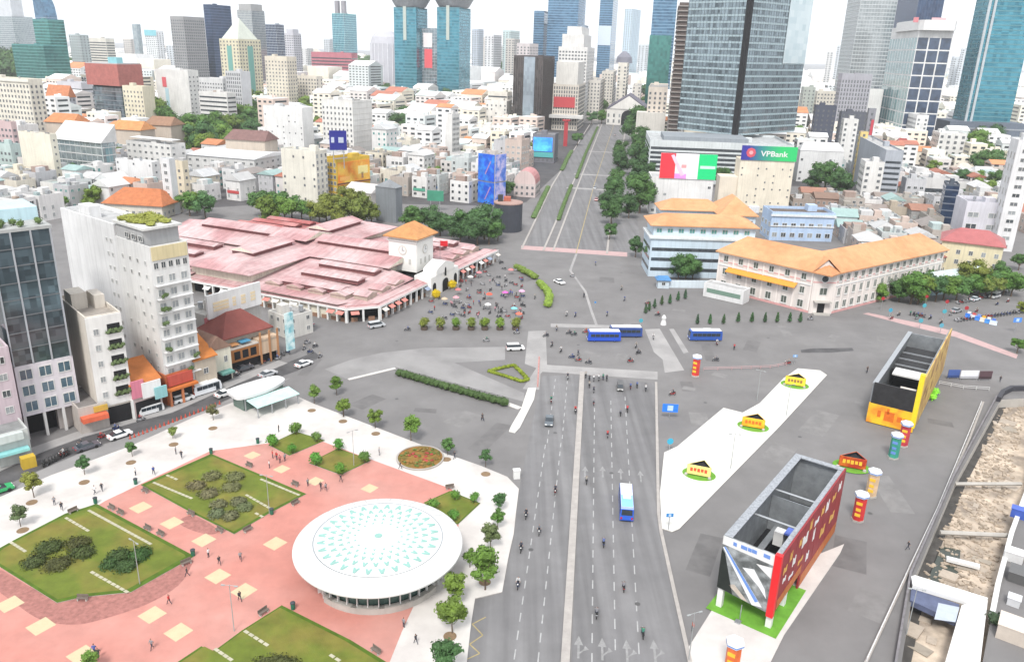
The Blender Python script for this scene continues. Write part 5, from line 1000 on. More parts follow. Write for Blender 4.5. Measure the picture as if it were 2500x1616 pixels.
# --- left skyline
a = T('teal glass office tower on the left skyline', 1, 225, 330, 140, 1100, x3=442, wallmat=GG, color=(.1,.3,.3), name='office_tower'); tower(a, band=(.10,.28,.28), mull=None, bw=.8)
b_ = T('low teal glass office wing below the left tower', 1, 80, 300, 312, 1060, x3=468, wallmat=GG, color=(.1,.3,.3), name='office_wing'); tower(b_, band=(.12,.26,.27), mull=None)
a = T('pale blue high-rise at the far left edge of the skyline', 1, -60, 80, 115, 1650, x3=225, wallmat=GP_, color=(.7,.74,.78), name='high_rise'); tower(a); a.block('crown', a.W*.3, a.W*1.0, 2, a.D*.6, a.h, a.h+38, (.7,.73,.77)); a.block('roof_cap', a.W*.3, a.W*1.0, 2, a.D*.6, a.h+38, a.h+46, (.35,.36,.42))
a = T('hazy blue tower with a rounded top behind the teal office', 1, 242, 320, 110, 1500, x3=395, wallmat=GB, color=(.3,.4,.5), name='high_rise'); a.curtain(4,4,(.4,.45,.52),None); rt = MB(); n = 14
pts = [(a.W*.0+a.W*k/n, a.h+34*math.sqrt(max(0,1-(max(0,(k/n-.35))/.65)**2))) for k in range(n+1)]+[(a.W, a.h), (0, a.h)]
rt.add([(x,0,z) for x, z in pts]+[(x,a.D,z) for x, z in pts], [tuple(range(len(pts))), tuple(range(2*len(pts)-1,len(pts)-1,-1))]+[(i, len(pts)+i, len(pts)+(i+1)%len(pts), (i+1)%len(pts)) for i in range(len(pts))]); build('rounded_top', rt, GB, a.root)
a = T('grey-green mid-rise right of the teal office', 1, 475, 550, 245, 1300, x3=612, color=(.45,.52,.53), name='mid_rise'); a.flat(clutter=1); a.windows(2,2,4,4)
a = T('long cream mid-rise on the left skyline', 1, 605, 730, 268, 1400, x3=790, color=(.72,.69,.62), name='mid_rise'); a.flat(clutter=1); a.ribbons(1.6,4)
a = T('slender pale blue tower on the left horizon', 1, 912, 945, 170, 1950, x3=972, wallmat=GP_, color=(.6,.7,.8), name='high_rise'); a.flat(clutter=0)  # distance haze is put into the pale glass colour
a = T('white tower with a cyan top sign on the left horizon', 1, 1000, 1080, 215, 1900, x3=1130, color=(.8,.82,.84), name='high_rise'); a.flat(clutter=0); a.windows(3,2,6,4); a.block('sign_board', 0, a.W, -1, -.02, a.h-10, a.h+2, (.25,.6,.68))  # pale walls carry the distance haze in their colour
a = T('grey tower with a fine window grid on the left skyline', 1, 1178, 1268, 130, 1150, x3=1415, color=(.36,.355,.36), name='office_tower'); a.flat((.3,.3,.3), 3, 1); a.windows(2.2,2.2,3.4,3.7)
a = T('dark navy glass tower on the left skyline', 1, 1407, 1455, 38, 1200, x3=1597, wallmat=GN, color=(.06,.09,.16), name='office_tower'); tower(a, band=(.05,.075,.14), mull=None, bw=.6)
a = T('grey tower with a curved crown behind the cream tower', 1, 1642, 1740, 75, 1360, x3=1830, color=(.40,.40,.39), wallmat=GS, name='office_tower'); tower(a, band=(.4,.4,.39)); a.block('crown', 2, a.W-2, 2, a.D-2, a.h, a.h+10, (.42,.42,.42))
a = T('cream postmodern tower with green glass strips and a pointed crown', 1, 1518, 1650, 275, 900, x3=1803, color=(.76,.70,.52), name='apartment_tower'); a.flat(clutter=0); a.windows(1.6,1.8,4,3.6)
for f, L in (('F',a.W),('R',a.D)): a.sign(f, L*.38, L*.62, 12, a.h-6, (.16,.36,.32), 'glass_strip', .3)
build('crown', MB().gable(2,a.W-2,2,a.D-2,a.h+1,a.h+22,'x',0,0,.2,.2,a.W*.4), PLASTER, a.root, color=(.66,.70,.62))
a = T('slate blue office block beside the curved-crown tower', 1, 1838, 1910, 175, 1300, x3=1965, wallmat=GN, color=(.3,.34,.4), name='office_tower'); tower(a)
a = T('pale lilac tower fading into the horizon left of centre', 1, 1968, 2030, 235, 1550, x3=2085, color=(.62,.61,.66), name='high_rise'); a.flat(clutter=0); a.windows(3,2,5,4); a.block('crown', 3, a.W-3, 3, a.D-3, a.h, a.h+8, (.6,.6,.65))
a = T('beige stepped block left of centre', 1, 1832, 1985, 395, 870, x3=2052, color=(.74,.67,.56), name='apartment_block'); a.flat(clutter=2); a.windows(1.4,1.6,3.6,3.6)
a = T('low cream block left of the twin towers', 1, 2052, 2190, 530, 900, x3=2232, color=(.78,.72,.63), name='apartment_block'); a.flat(clutter=2); a.windows(1.6,1.8,3.6,3.6)
a = T('building with an overhanging brick red top storey over dark glass', 1, 640, 838, 600, 700, x3=985, color=(.10,.11,.13), wallmat=GD, name='brick_building'); a.curtain(3,3.6,(.22,.23,.25),None); hh = a.h; build('brick_storey', MB().box(-4,a.W+.5,-1.5,a.D+1.5,hh+1.5,hh+31*.6), mat('red_brick_cladding', (.40,.14,.12), .85, .2, .3), a.root); build('recess', MB().box(.5,a.W-.5,.5,a.D-.5,hh,hh+1.5), DARK, a.root); a.block('roof_terrace', -3.5, a.W, -1, a.D+1, hh+18.6, hh+19.4, (.5,.5,.5)); a.block('blue_roof_sign', a.W*.6, a.W*.9, 2, 8, hh+19.4, hh+24, (.3,.62,.68))
a = T('pale yellow mid-rise right of the brick-topped building', 1, 846, 985, 600, 640, x3=1062, color=(.78,.72,.56), name='mid_rise'); a.flat(clutter=2); a.windows(1.2,1.5,3.2,3.4,faces=['F'])
a = T('white hotel with rounded corner and a small red emblem', 1, 1072, 1300, 490, 720, x3=1372, color=WHT, name='hotel'); a.flat((.7,.7,.7), 1.5, 1); a.sign('F', a.W*.26, a.W*.36, 4, a.h-14, (.42,.58,.64), 'glass_strip', .2); a.sign('F', a.W*.2, a.W*.32, a.h-13, a.h-5, (.62,.12,.14), 'red_emblem', .3); a.windows(1.2,1.2,4,3.6,faces=['R'])
a = T('white long low-rise right of the emblem hotel', 1, 1375, 1570, 640, 690, x3=1632, color=WHT, name='mid_rise'); a.flat((.45,.42,.4), 1, 3); a.ribbons(1.3,3.6)
a = T('silver-ribbed block behind the white low-rise', 1, 1560, 1665, 500, 780, x3=1732, color=(.66,.66,.68), name='mid_rise'); a.flat((.75,.75,.75), 1, 1); a.windows(1.2,2.4,2.2,3.6,faces=['F'])
a = T('long white block behind with a flat roof and plant rooms', 1, 1375, 1540, 545, 800, x3=1620, color=(.74,.74,.74), name='mid_rise'); a.flat((.6,.6,.6), 1, 3); a.windows(1.4,1.4,3.2,3.4)
a = T('cream classical apartment house at the left edge', 1, -80, 195, 545, 560, x3=292, color=(.80,.76,.66), name='apartment_house'); a.flat((.6,.58,.52), 1.2, 2); a.windows(1.3,1.7,3.1,3.4); a.block('cornice', -.5, a.W+.5, -.7, -.02, a.h-1, a.h, (.82,.8,.72))
a = T('grey-blue villa with an orange roof on the left', 1, 322, 470, 665, 680, x3=522, color=(.50,.52,.58), name='villa'); a.pitched((.60,.24,.12), 9); a.windows(1.4,1.6,3.2,3.4)
a = T('pale grey slab behind the orange-roofed villa', 1, 392, 560, 570, 770, x3=642, color=(.62,.62,.66), name='mid_rise'); a.flat((.66,.66,.68), 1, 2); a.ribbons(1.2,3.4)
a = T('pink building at the left edge of the town', 1, -60, 75, 845, 480, x3=112, color=(.66,.50,.50), name='town_house'); a.flat((.5,.45,.45), 1, 2); a.windows(1.6,1.4,3,3.4)
a = T('white shopping block with blue glass side and a sloping roof', 1, 375, 700, 960, 440, x3=790, color=(.72,.78,.80), name='shopping_block', wallmat=GP_); build('roof', MB().add([(-1,-1,a.h),(a.W+1,-1,a.h),(a.W+1,a.D+1,a.h+9),(-1,a.D+1,a.h+9),(-1,a.D+1,a.h),(a.W+1,a.D+1,a.h)], [(0,1,2,3),(1,5,2),(0,3,4)]), SHEET, a.root, color=(.82,.82,.81)); a.curtain(4,4,(.6,.6,.6),(.5,.55,.55)); a.sign('R',2,a.D-2,2,a.h-2,(.18,.30,.33),'glass_strip',.15)
for i, (x1, x2, yt, D, cl, lb) in enumerate(((312,505,830,520,(.62,.25,.11),'orange'),(762,970,880,520,(.66,.30,.12),'bright orange'),(1003,1180,850,540,(.34,.20,.13),'brown'),(1560,1832,950,470,(.24,.14,.13),'dark maroon'))):
    a = T(['long orange-tiled roof above the white shopping block','bright orange tiled roof among trees left of the park','brown tiled roof at the edge of the park trees','dark maroon roof below the park trees'][i], 1, x1, x2, yt+12, D, ang=-14, depth=14, color=(.6,.52,.44), name='tiled_house'); a.pitched(cl, 5, 'x', .8, 2)
a = T('large white slab block behind the town roofs', 1, 1822, 2092, 745, 540, x3=2165, color=(.82,.82,.81), name='slab_block'); a.flat((.55,.56,.57), 1.4, 2); a.windows(.8,.9,4.2,3.6,faces=['F'],skip=.55)
a = T('tall white hotel with paired windows and a blank ribbed flank', 1, 2225, 2440, 700, 540, x3=2650-75, color=(.81,.80,.77), name='tall_hotel'); a.flat((.6,.58,.55), 1.2, 3); a.windows(1.1,1.5,2.8,3.4,faces=['F'])
for r in range(1, 12): p_, ar = on_face('R', a.W, a.D, a.D/2, r*3.6, .01); build('rib', MB().box(-a.D/2,a.D/2,-.08,0,-.1,.1), PLASTER, a.root, color=(.66,.64,.6), loc=p_, rz=ar)
a = T('plain cream tower block at the left behind the shop row', 1, 125, 345, 925, 415, x3=392, color=(.82,.78,.66), name='tower_block'); a.flat((.4,.42,.45), 1.2, 3); a.windows(.8,1.0,4,3.4,faces=['R'])
a = T('small white house with a dark awning at the left', 1, 112, 230, 1310, 375, x3=272, color=WHT, name='town_house'); a.flat((.3,.3,.32), .8, 2); a.windows(1.4,1.2,3,3.2)
a = T('teal-sided house at the left edge', 1, -40, 70, 1000, 430, x3=140, color=(.55,.66,.64), name='town_house'); a.flat((.3,.42,.42), .8, 2); a.windows(1.4,1.4,3,3.4)
a = T('broad white block with a roof stair in the left town', 1, 800, 1050, 1110, 410, x3=1105, color=(.82,.82,.82), name='town_block'); a.flat((.74,.74,.74), 1.0, 3); a.windows(.9,1.0,4.5,3.4,skip=.4)
a = T('narrow white block with a column of dark balconies', 1, 1108, 1170, 1110, 360, x3=1212, color=(.76,.77,.78), name='town_block'); a.flat((.6,.6,.6), 1, 1); a.windows(2.0,1.7,3.2,3.3,faces=['F'])
a = T('narrow cream block right of the dark balconies', 1, 1206, 1262, 1125, 390, x3=1302, color=(.78,.70,.54), name='town_block'); a.flat((.6,.52,.4), 1, 1); a.windows(1.2,1.2,2.4,3.3)
a = T('white block with a pergola roof in the middle of the left town', 1, 872, 1180, 985, 455, x3=1282, color=WHT, name='town_block'); a.flat((.5,.5,.5), 1.0, 3); a.windows(1.8,1.3,4,3.4); a.block('pergola', 1, a.W-1, 2, a.D-2, a.h+2.6, a.h+2.9, (.8,.8,.8))
a = T('wide low block with a bright white sheet roof', 1, 1292, 1760, 1068, 452, ang=-18, depth=34, color=(.66,.66,.65), name='hall'); a.pitched((.82,.83,.84), 2.0, 'x', .6, 0, SHEET); a.windows(2,1.4,5,3.4)
oh = T('old house with a broad orange hipped roof behind the white hotel', 1, 720, 1120, 1405, 352, ang=-8, depth=17, color=(.72,.68,.6), name='hipped_house')
oh.pitched((.54,.19,.08), 6, 'x', 1.0, 6); oh.windows(1.4,1.6,2.8,3.4)
a = T('cream corner block with a dense grid of dark windows beside the yellow building', 1, 1945, 2185, 1040, 402, x3=2262, color=(.80,.77,.68), name='corner_block'); a.flat((.6,.6,.58), 1, 2); a.windows(1.5,1.9,2.3,3.0,faces=['R'],margin=.3); a.windows(1.0,1.2,5,3.4,faces=['F'],skip=.5)
bb_ = thing('roof_billboard', 'navy blue roof billboard on the cream corner block', 'billboard', at_d(2,15,1040,400), R_(10)); bb_.location.z = 0; zz_ = at_d(2,15,1040,400).z; hb = at_d(2,15,905,400).z; wb_ = solve_w(at_d(2,15,905,400), R_(10), 2, 135)
build('board', MB().box(0,wb_,-.3,.3,zz_,hb), mat('navy_board', (.02,.025,.22), .4, .1, 1), bb_); 
for k, (x, w) in enumerate(((.1,.18),(.52,.3))): build('pale_mark', MB().box(wb_*x,wb_*(x+w),-.36,-.301,zz_+(hb-zz_)*.38,zz_+(hb-zz_)*.66), mat('pale_blue_mark', (.45,.5,.62), .5), bb_)
for x in (.2,.8): build('post', MB().box(wb_*x-.2,wb_*x+.2,-.2,.2,zz_-9,zz_), STEEL, bb_)
YW = (.74,.50,.07)
a = T('yellow building with a large orange poster on its side', 2, -58, 58, 1110, 412, ang=-34, x3=290, color=YW, name='yellow_building'); a.flat((.30,.28,.30), 1.5, 1); a.windows(1.7,1.9,2.3,3.1,faces=['F'],margin=.4)
po = a.sign('R', a.D*.04, a.D*.98, a.h*.38, a.h-.3, (.8,.4,.08), 'poster', .3, mat('orange_yellow_poster', (.78,.24,.03), .5, .15, .3, var2=((.84,.55,.10), .12)))
for x, z, w, h_, cl in ((.62,.62,.3,.22,(.85,.72,.30)),(.0,.40,1,.04,(.16,.07,.04)),(.72,.5,.06,.16,(.35,.18,.1)),(.08,.5,.3,.1,(.85,.45,.12))): p_, ar = on_face('R', a.W, a.D, a.D*(x+w/2), a.h*(z+h_/2), .33); build('printed_shape', MB().box(-a.D*w/2,a.D*w/2,-.04,0,-a.h*h_/2,a.h*h_/2), PAINTO, a.root, color=cl, loc=p_, rz=ar)
# --- centre
for i, (x1, x2, x3) in enumerate(((457,612,690),(757,912,990))):
    a = T(['left of two teal glass twin towers with dish-like crowns','right of two teal glass twin towers with dish-like crowns'][i], 2, x1, x2, 62, 1120, ang=-16, x3=x3, wallmat=GT, color=(.1,.25,.3), name='twin_tower', group='twin towers'); a.curtain(3.4,3.9,(.09,.22,.27),None,bw=.9); a.flat((.35,.36,.38), 2, 0); build('dish_crown', MB().lathe([(15,a.h+1),(20,a.h+3),(27,a.h+14),(27,a.h+17)], 24, a.W*.5, a.D*.5), mat('grey_crown_metal', (.26,.27,.29), .5, .2, .2), a.root); build('pale_strip', MB().box(a.W*.42,a.W*.56,-.8,-.02,a.h-38,a.h+4), PAINTO, a.root, color=(.42,.46,.42))
a = T('grey steel frame with red and white banners between the twin towers', 2, 622, 758, 195, 1130, ang=-10, depth=20, color=(.24,.25,.28), name='link_building', wallmat=GD); a.curtain(4,4,(.36,.36,.38),(.36,.36,.38)); a.sign('F', a.W*.35, a.W*.75, a.h-50, a.h-26, (.72,.10,.12), 'red_banner', .6); a.sign('F', a.W*.3, a.W*.75, a.h-24, a.h-6, (.75,.7,.7), 'white_banner', .6); a.sign('F', a.W*.25, a.W*.75, a.h-100, a.h-84, (.82,.82,.84), 'white_banner', .6)
a = T('aqua glass tower on the horizon left of the twin towers', 2, 28, 110, 100, 1500, x3=197, wallmat=GT, color=(.2,.5,.5), name='high_rise'); tower(a, band=(.4,.62,.62), mull=(.6,.66,.66)); [a.block('roof_mast', a.W*x, a.W*x+7, 4, 10, a.h, a.h+22, (.34,.33,.36)) for x in (.15,.7)]
a = B('grey ribbed tower with a domed top left of the twin towers', at_d(2,275,210,1350), 48, 48, at_d(2,275,235,1350).z, 0, (.46,.46,.5), name='domed_tower', body=False); build('shaft', MB().lathe([(24,0),(24,a.h-14),(21,a.h-4),(14,a.h+4),(5,a.h+8)], 20, 24, 24), mat('grey_ribbed_shaft', (.46,.46,.50), .7, .1, .05), a.root)
rb = MB().box(-.6,.6,-.6,.6,0,a.h-14).mesh('rib', mat('pale_rib', (.62,.62,.66), .7)); [place('rib', rb, a.root, (24+24.2*math.cos(t*math.pi/10), 24+24.2*math.sin(t*math.pi/10), 0)) for t in range(10,21)]
a = T('long pink-red low-rise on the horizon', 2, -115, 165, 365, 1420, ang=-8, depth=30, color=(.58,.20,.24), name='low_rise'); a.flat((.6,.3,.32), 1, 1); a.ribbons(2,5)
a = T('dark brown office slab with a pale glass stripe by the boulevard', 2, 1290, 1492, 400, 790, ang=-14, x3=1572, color=(.10,.085,.085), name='office_slab', wallmat=glass('brown_dark_glass', (.035,.03,.03), (.10,.085,.08), 2.4, 3.6)); a.curtain(2.2,3.6,None,(.11,.095,.09)); a.flat((.2,.2,.2), 2, 1); a.sign('F', a.W*.36, a.W*.74, 0, a.h+1, (.36,.43,.50), 'pale_glass_stripe', .9, glass('slate_glass', (.26,.31,.36), (.38,.44,.49), 2, 3.6))
a = T('white stepped hotel with balconies behind the brown slab', 2, 1600, 1800, 330, 930, ang=-10, x3=1882, color=WHT, name='stepped_hotel'); a.flat(clutter=0); a.windows(2,1.8,3.4,3.6); a.block('upper_tier', a.W*.1, a.W*.85, 3, a.D, a.h, a.h+14, WHT); a.block('top_tier', a.W*.25, a.W*.75, 6, a.D, a.h+14, a.h+22, WHT)
a = T('cream office block with a red sign beside the boulevard', 2, 1562, 1740, 590, 825, ang=-10, x3=1787, color=(.76,.70,.62), name='office_block'); a.flat(clutter=1); a.windows(1.2,2.6,2.4,3.8); a.sign('F', a.W*.05, a.W*.88, 22, 32, (.55,.07,.08), 'red_sign', .8); a.block('upper_block', 2, a.W-2, 4, a.D-2, a.h, a.h+22, (.8,.78,.74)); a.block('canopy', -14, a.W+6, -6, 4, 12, 15, WHT)
for i, (x1, x2, yt, x3, lb) in enumerate(((1530,1740,-25,1845,'tall blue glass tower at the end of the view, left of the opera house axis'),(1430,1500,85,1540,'lower blue glass tower left of the tall blue one'),(1562,1760,175,1890,'broad blue glass block with a curved white rim'),(1890,1980,-20,2042,'blue glass tower with a pale square emblem'))):
    a = T(lb, 2, x1, x2, yt, 1450+40*i, ang=-12, x3=x3, wallmat=GB, color=(.16,.28,.42), name='glass_tower'); a.curtain(4,4,(.16,.27,.40),None,bw=.9); a.flat((.5,.55,.6), 2, 0)
    if i == 3: a.sign('F', a.W*.02, a.W*.98, at_d(2,1890,315,1570).z, at_d(2,1890,180,1570).z, (.62,.70,.80), 'square_emblem', .8)
    if i == 2: a.block('white_rim', a.W*.25, a.W*.9, -1.5, -.05, a.h, a.h+10, (.8,.82,.84))
for i, (x1, x2, yt, x3, D, cl) in enumerate(((1000,1045,205,1080,1750,(.52,.58,.66)),(1090,1150,245,1205,1600,(.74,.74,.76)),(1215,1270,215,1330,1800,(.56,.68,.68)),(2060,2115,65,2170,2300,(.55,.68,.78)),(1310,1400,305,1460,1300,(.66,.60,.60)),(1330,1345,400,1395,1100,(.7,.7,.68)))):  # the farthest tower has haze put into its pale colour
    a = T(['hazy blue-grey tower right of the twin towers','white and grey striped tower right of the twin towers','pale aqua tower left of the brown slab','very pale tower fading into haze by the boulevard axis','pinkish block above the brown slab','small pale block beside the brown slab'][i], 2, x1, x2, yt, D, x3=x3, color=cl, name='high_rise'); a.flat(clutter=0); a.windows(2.4,2.4,5,4.2)
op = B('white opera house with a dark roof and arched front at the end of the boulevard', at_d(2,1932,800,905), 46, 60, 17, R_(-9), (.80,.78,.74), name='opera_house'); op.pitched((.16,.15,.19), 15, 'y', .5); ar = MB(); pr_ = [(-7,0)]+[(7*math.cos(math.pi-t*math.pi/10), 9+7*math.sin(t*math.pi/10)) for t in range(11)]+[(7,0)]; ar.add([(x,-.1,z) for x, z in pr_], [tuple(range(len(pr_)))]); build('entrance_arch', ar, DARK, op.root, loc=(23,-.1,0)); op.windows(2,4,6,6,2); build('front_gable', MB().add([(2,-.6,17),(44,-.6,17),(23,-.6,31)], [(0,1,2)]), PLASTER, op.root, color=(.82,.8,.76))
a = T('white domed block behind the opera house', 2, 2012, 2075, 440, 1000, ang=-9, x3=2112, color=(.80,.76,.68), name='domed_block'); a.flat(clutter=0); a.windows(2,2,4,4); build('dome', MB().lathe([(10,a.h),(9,a.h+7),(4,a.h+12),(.5,a.h+14)], 14, a.W/2, a.D/2), mat('dark_dome', (.2,.2,.24), .6), a.root)
for i, (x1, x2, yt, x3, D) in enumerate(((1800,1890,560,1930,960),(1900,1980,500,2010,1080),(2112,2170,600,2200,980))):
    a = T(['cream block among trees left of the opera house','pale block behind the opera house trees','grey-white block right of the opera house'][i], 2, x1, x2, yt, D, ang=-9, x3=x3, color=(.76,.72,.66), name='mid_rise'); a.flat(clutter=1); a.windows(1.6,1.8,3.6,3.8)
a = T('cream corner building with balconies right of the far boulevard', 3, 60, 180, 545, 690, ang=-10, x0=15, color=(.78,.70,.62), name='corner_building'); a.flat(clutter=1); a.windows(1.6,2,3.6,3.8); a.block('base_block', -8, a.W, -6, 10, 0, a.h*.6, (.78,.75,.7))
a = T('blue tower with a green glass base right of the boulevard axis', 3, 92, 240, -20, 1150, ang=-10, x0=35, wallmat=GB, color=(.16,.3,.42), name='glass_tower'); a.curtain(4,4,(.18,.3,.42),None,bw=.8); a.flat(clutter=0); build('green_base', MB().box(-1,a.W*.9,-6,-.1,0,at_d(3,80,220,1150).z), GG, a.root)
# centre-left town details
a = T('grey block with a glowing blue screen beside the boulevard', 2, 1420, 1575, 935, 575, ang=-12, x3=1600, color=(.22,.22,.25), name='screen_building'); a.flat((.4,.4,.4), 1, 1); sc_ = a.sign('F', a.W*.05, a.W*.9, a.h-11, a.h-1.5, (.04,.12,.5), 'video_screen', .5, mat('blue_screen', (.03,.14,.5), .3, .3, .25, emit=((.03,.22,.8), .5), var2=((.10,.45,.8), .15))); a.sign('F', a.W*.0, a.W*.95, a.h-15, a.h-11.6, (.10,.42,.42), 'sign_board', .6); a.windows(1.4,1.4,3,3.4,top=a.h-15)
tag(build('red_sign_tower', MB().box(0,3.2,0,2.2,0,at_d(2,1640,840,680).z).box(-1.5,4.7,-.6,2.8,at_d(2,1640,840,680).z,at_d(2,1640,840,680).z+1.2), mat('red_sign_paint', (.42,.05,.06), .5, .1, .5), loc=(at_d(2,1640,840,680).x,680,0)), 'tall narrow red sign tower beside the boulevard', 'sign')
a = T('narrow building wrapped in two tall blue billboards', 2, 1046, 1160, 1080, 410, ang=-38, x3=1235, color=(.60,.56,.52), name='billboard_building'); a.flat((.5,.5,.5), 1, 1); BLB = mat('blue_billboard_print', (.02,.10,.62), .4, .3, .35, var2=((.04,.25,.75), .3))
for z0_, z1_ in ((.5,1.06),(0.02,.47)):
    a.sign('F', .2, a.W-.2, a.h*z0_, a.h*z1_, (.05,.15,.7), 'blue_billboard', .5, BLB); a.sign('R', .3, a.D-.3, a.h*z0_, a.h*z1_, (.10,.25,.75), 'blue_billboard', .5, mat('pale_blue_billboard', (.10,.22,.70), .4, .35, .3, var2=((.45,.42,.65), .3)))
    p_, ar_ = on_face('F', a.W, a.D, a.W*.62, a.h*(z0_+z1_)/2, .53); build('printed_shape', MB().box(-.35,.35,-.04,0,-a.h*.16,a.h*.16), PAINTO, a.root, color=(.35,.22,.45), loc=p_, rot=(0,R_(28),ar_))
a = T('low building with a pink-red barrel roof beside the boulevard', 2, 1290, 1440, 1270, 432, ang=-10, depth=16, color=(.70,.60,.58), name='barrel_roof_house'); bt = MB(); n = 10
for k in range(n):
    t0, t1 = math.pi*k/n, math.pi*(k+1)/n; bt.add([(a.W/2-a.W/2*math.cos(t0),0,a.h+7*math.sin(t0)),(a.W/2-a.W/2*math.cos(t1),0,a.h+7*math.sin(t1)),(a.W/2-a.W/2*math.cos(t1),a.D,a.h+7*math.sin(t1)),(a.W/2-a.W/2*math.cos(t0),a.D,a.h+7*math.sin(t0))], [(0,1,2,3)])
build('barrel_roof', bt, SHEET, a.root, color=(.68,.30,.30)); build('end_wall', MB().add([(a.W/2-a.W/2*math.cos(math.pi*k/n),0,a.h+7*math.sin(math.pi*k/n)) for k in range(n+1)], [tuple(range(n+1))]), PLASTER, a.root, color=(.75,.6,.58)); a.windows(1.2,1.4,2.8,3.2)
a = T('house wrapped in grey sheeting behind the market trees', 2, 330, 470, 1290, 358, ang=-24, x3=515, color=(.24,.26,.28), name='wrapped_house'); a.pitched((.30,.32,.34), 3, 'y', .2, 2, SHEET)
a = T('house with a pale pitched roof beside the grey wrapped house', 2, 115, 300, 1320, 392, ang=-24, depth=14, color=(.6,.56,.52), name='town_house'); a.pitched((.74,.71,.68), 3.5, 'x', .5, 0, SHEET)
cy = thing('round_kiosk', 'dark grey round building with a reddish roof at the boulevard corner', 'building', P(5,2268,232)); build('drum', MB().lathe([(6.2,0),(6.2,12)], 24), mat('slate_drum', (.055,.06,.075), .5, .15, .4), cy); build('roof', MB().lathe([(6.4,12),(6.4,12.5),(.1,12.9)], 24), PLASTER, cy, color=(.45,.30,.26)); build('red_box', MB().box(-2,1,-1,2,12.9,14.6), PLASTER, cy, color=(.5,.15,.1)); build('dark_box', MB().box(-4.6,-2.4,-1,1.4,12.7,15.4), PLASTER, cy, color=(.06,.06,.06))
a = T('slim white tower with a grey side in the town centre', 2, 815, 862, 800, 560, ang=-24, x3=915, color=(.80,.79,.77), name='slim_tower'); a.flat((.2,.2,.2), 1, 1); a.windows(.9,1.6,2,3.4,faces=['R'])
a = T('white block left of the brown slab', 2, 1095, 1240, 700, 800, ang=-20, x3=1275, color=(.80,.77,.72), name='town_block'); a.flat((.75,.7,.68), 1, 2); a.windows(1.4,1.6,4,3.6,skip=.3)
a = T('long white block with a green roof line left of the brown slab', 2, 1110, 1245, 640, 860, ang=-20, x3=1280, color=(.80,.76,.68), name='town_block'); a.flat((.55,.62,.52), 1, 1); a.ribbons(1.5,3.8)
gs = thing('green_sign', 'green rooftop sign board above the market trees', 'sign', (at_d(2,690,1390,385).x,385,0), R_(-6)); z_ = at_d(2,690,1390,385).z; build('board', MB().box(0,8,-.2,.2,z_,z_+5), mat('green_sign_paint', (.06,.26,.17), .5, .15, .4), gs); [build('post', MB().box(x,x+.3,-.1,.1,z_-8,z_), STEEL, gs) for x in (1.5,6)]
# --- right side
pd = T('white mall podium with striped louvres beneath the dark glass tower', 3, 70, 960, 880, 500, ang=-6, depth=60, color=(.68,.72,.73), name='mall_podium'); pd.flat((.62,.64,.65), 1.5, 4); pd.ribbons(1.6,2.8,3); pd.block('plant_deck', pd.W*.1, pd.W*.7, 8, 40, pd.h+.06, pd.h+3, (.30,.33,.36))
a = T('huge dark glass tower with a black vertical notch', 3, 700, 1078, -60, 530, ang=40, x0=318, wallmat=GD, color=(.3,.33,.35), name='glass_skyscraper', z0=27); a.curtain(2.6,4.0,(.33,.42,.45),(.14,.17,.19),bw=1.1,mw=.2); a.flat((.4,.4,.4),1,0)
a.block('black_notch', -.9, 2.2, -.9, 2.2, 27, a.h+1, (.02,.02,.022), DARK); a.block('pale_corner', a.W*.62, a.W+.15, -.6, -.25, a.h-42, a.h+1, None, glass('pale_sky_glass', (.45,.55,.58), (.6,.68,.70), 4, 4))
lc, u2 = at_d(3,262,40,560), 0
a2 = T('slim brown tower with stacked balcony slabs beside the dark glass tower', 3, 252, 318, 25, 640, ang=-10, x0=205, color=(.14,.11,.10), name='slab_tower'); a2.curtain(9,3.4,(.34,.31,.29),None,bw=.7,out=1.0); a2.flat((.3,.3,.3), 1, 0)
a = T('tall pale grey tower right of the dark glass tower', 3, 1385, 1612, -60, 900, ang=-8, x0=1300, wallmat=GS, color=(.5,.53,.54), name='grey_tower'); a.curtain(3,3.8,(.46,.49,.50),(.52,.55,.56),bw=.8); a.flat(clutter=0)
a = T('white tower with a bold grid of square windows and a rounded crown', 3, 1738, 1955, 165, 720, ang=-10, x0=1565, color=(.80,.80,.79), name='gridded_tower'); a.windows(8.0,9.2,8.9,10.3,2.4,faces=['F'],margin=.6,mesh=WINN); a.windows(7.6,9.2,8.4,10.3,2.4,faces=['L'],mesh=WINT,margin=.5); a.flat((.7,.7,.7), 1, 0); build('rounded_crown', MB().prism(smoothpoly([(-1,0),(a.W*.5,-4),(a.W+1,0),(a.W+1,a.D*.8),(a.W*.5,a.D),(-1,a.D*.8)],4), a.h-3, a.h+5), WHITEP, a.root); build('pink_sign', MB().box(a.W*.3,a.W*.7,-1,0,a.h+5,a.h+7), PAINTO, a.root, color=(.6,.36,.38)); build('small_red_emblem', MB().box(-6,-2,-.6,0,a.h+3,a.h+7), PAINTO, a.root, color=(.55,.2,.22))
a = T('dark navy tower behind the gridded white tower', 3, 1742, 1900, -50, 1100, ang=-8, x3=1978, wallmat=GN, color=(.06,.08,.15), name='navy_tower'); a.curtain(3.4,3.8,None,(.05,.07,.13)); a.flat(clutter=0)
a = T('teal glass skyscraper at the right edge with pale vertical fins', 3, 2185, 2480, -60, 740, ang=-6, x0=2100, wallmat=GT, color=(.3,.45,.48), name='teal_skyscraper'); a.curtain(3,3.8,(.10,.24,.27),None,bw=.8); a.flat(clutter=0); [a.block('pale_fin', x, x+2.0, -1.2, -.05, 24, a.h, (.52,.57,.60)) for x in (-.5, 4)]; a.block('podium', -16, a.W+10, -10, 30, 0, 26, (.16,.19,.24)); [a.block('podium_band', -16.2, a.W+10, -10.3, -10.02, z, z+1.2, (.36,.39,.43)) for z in (8,14,20)]
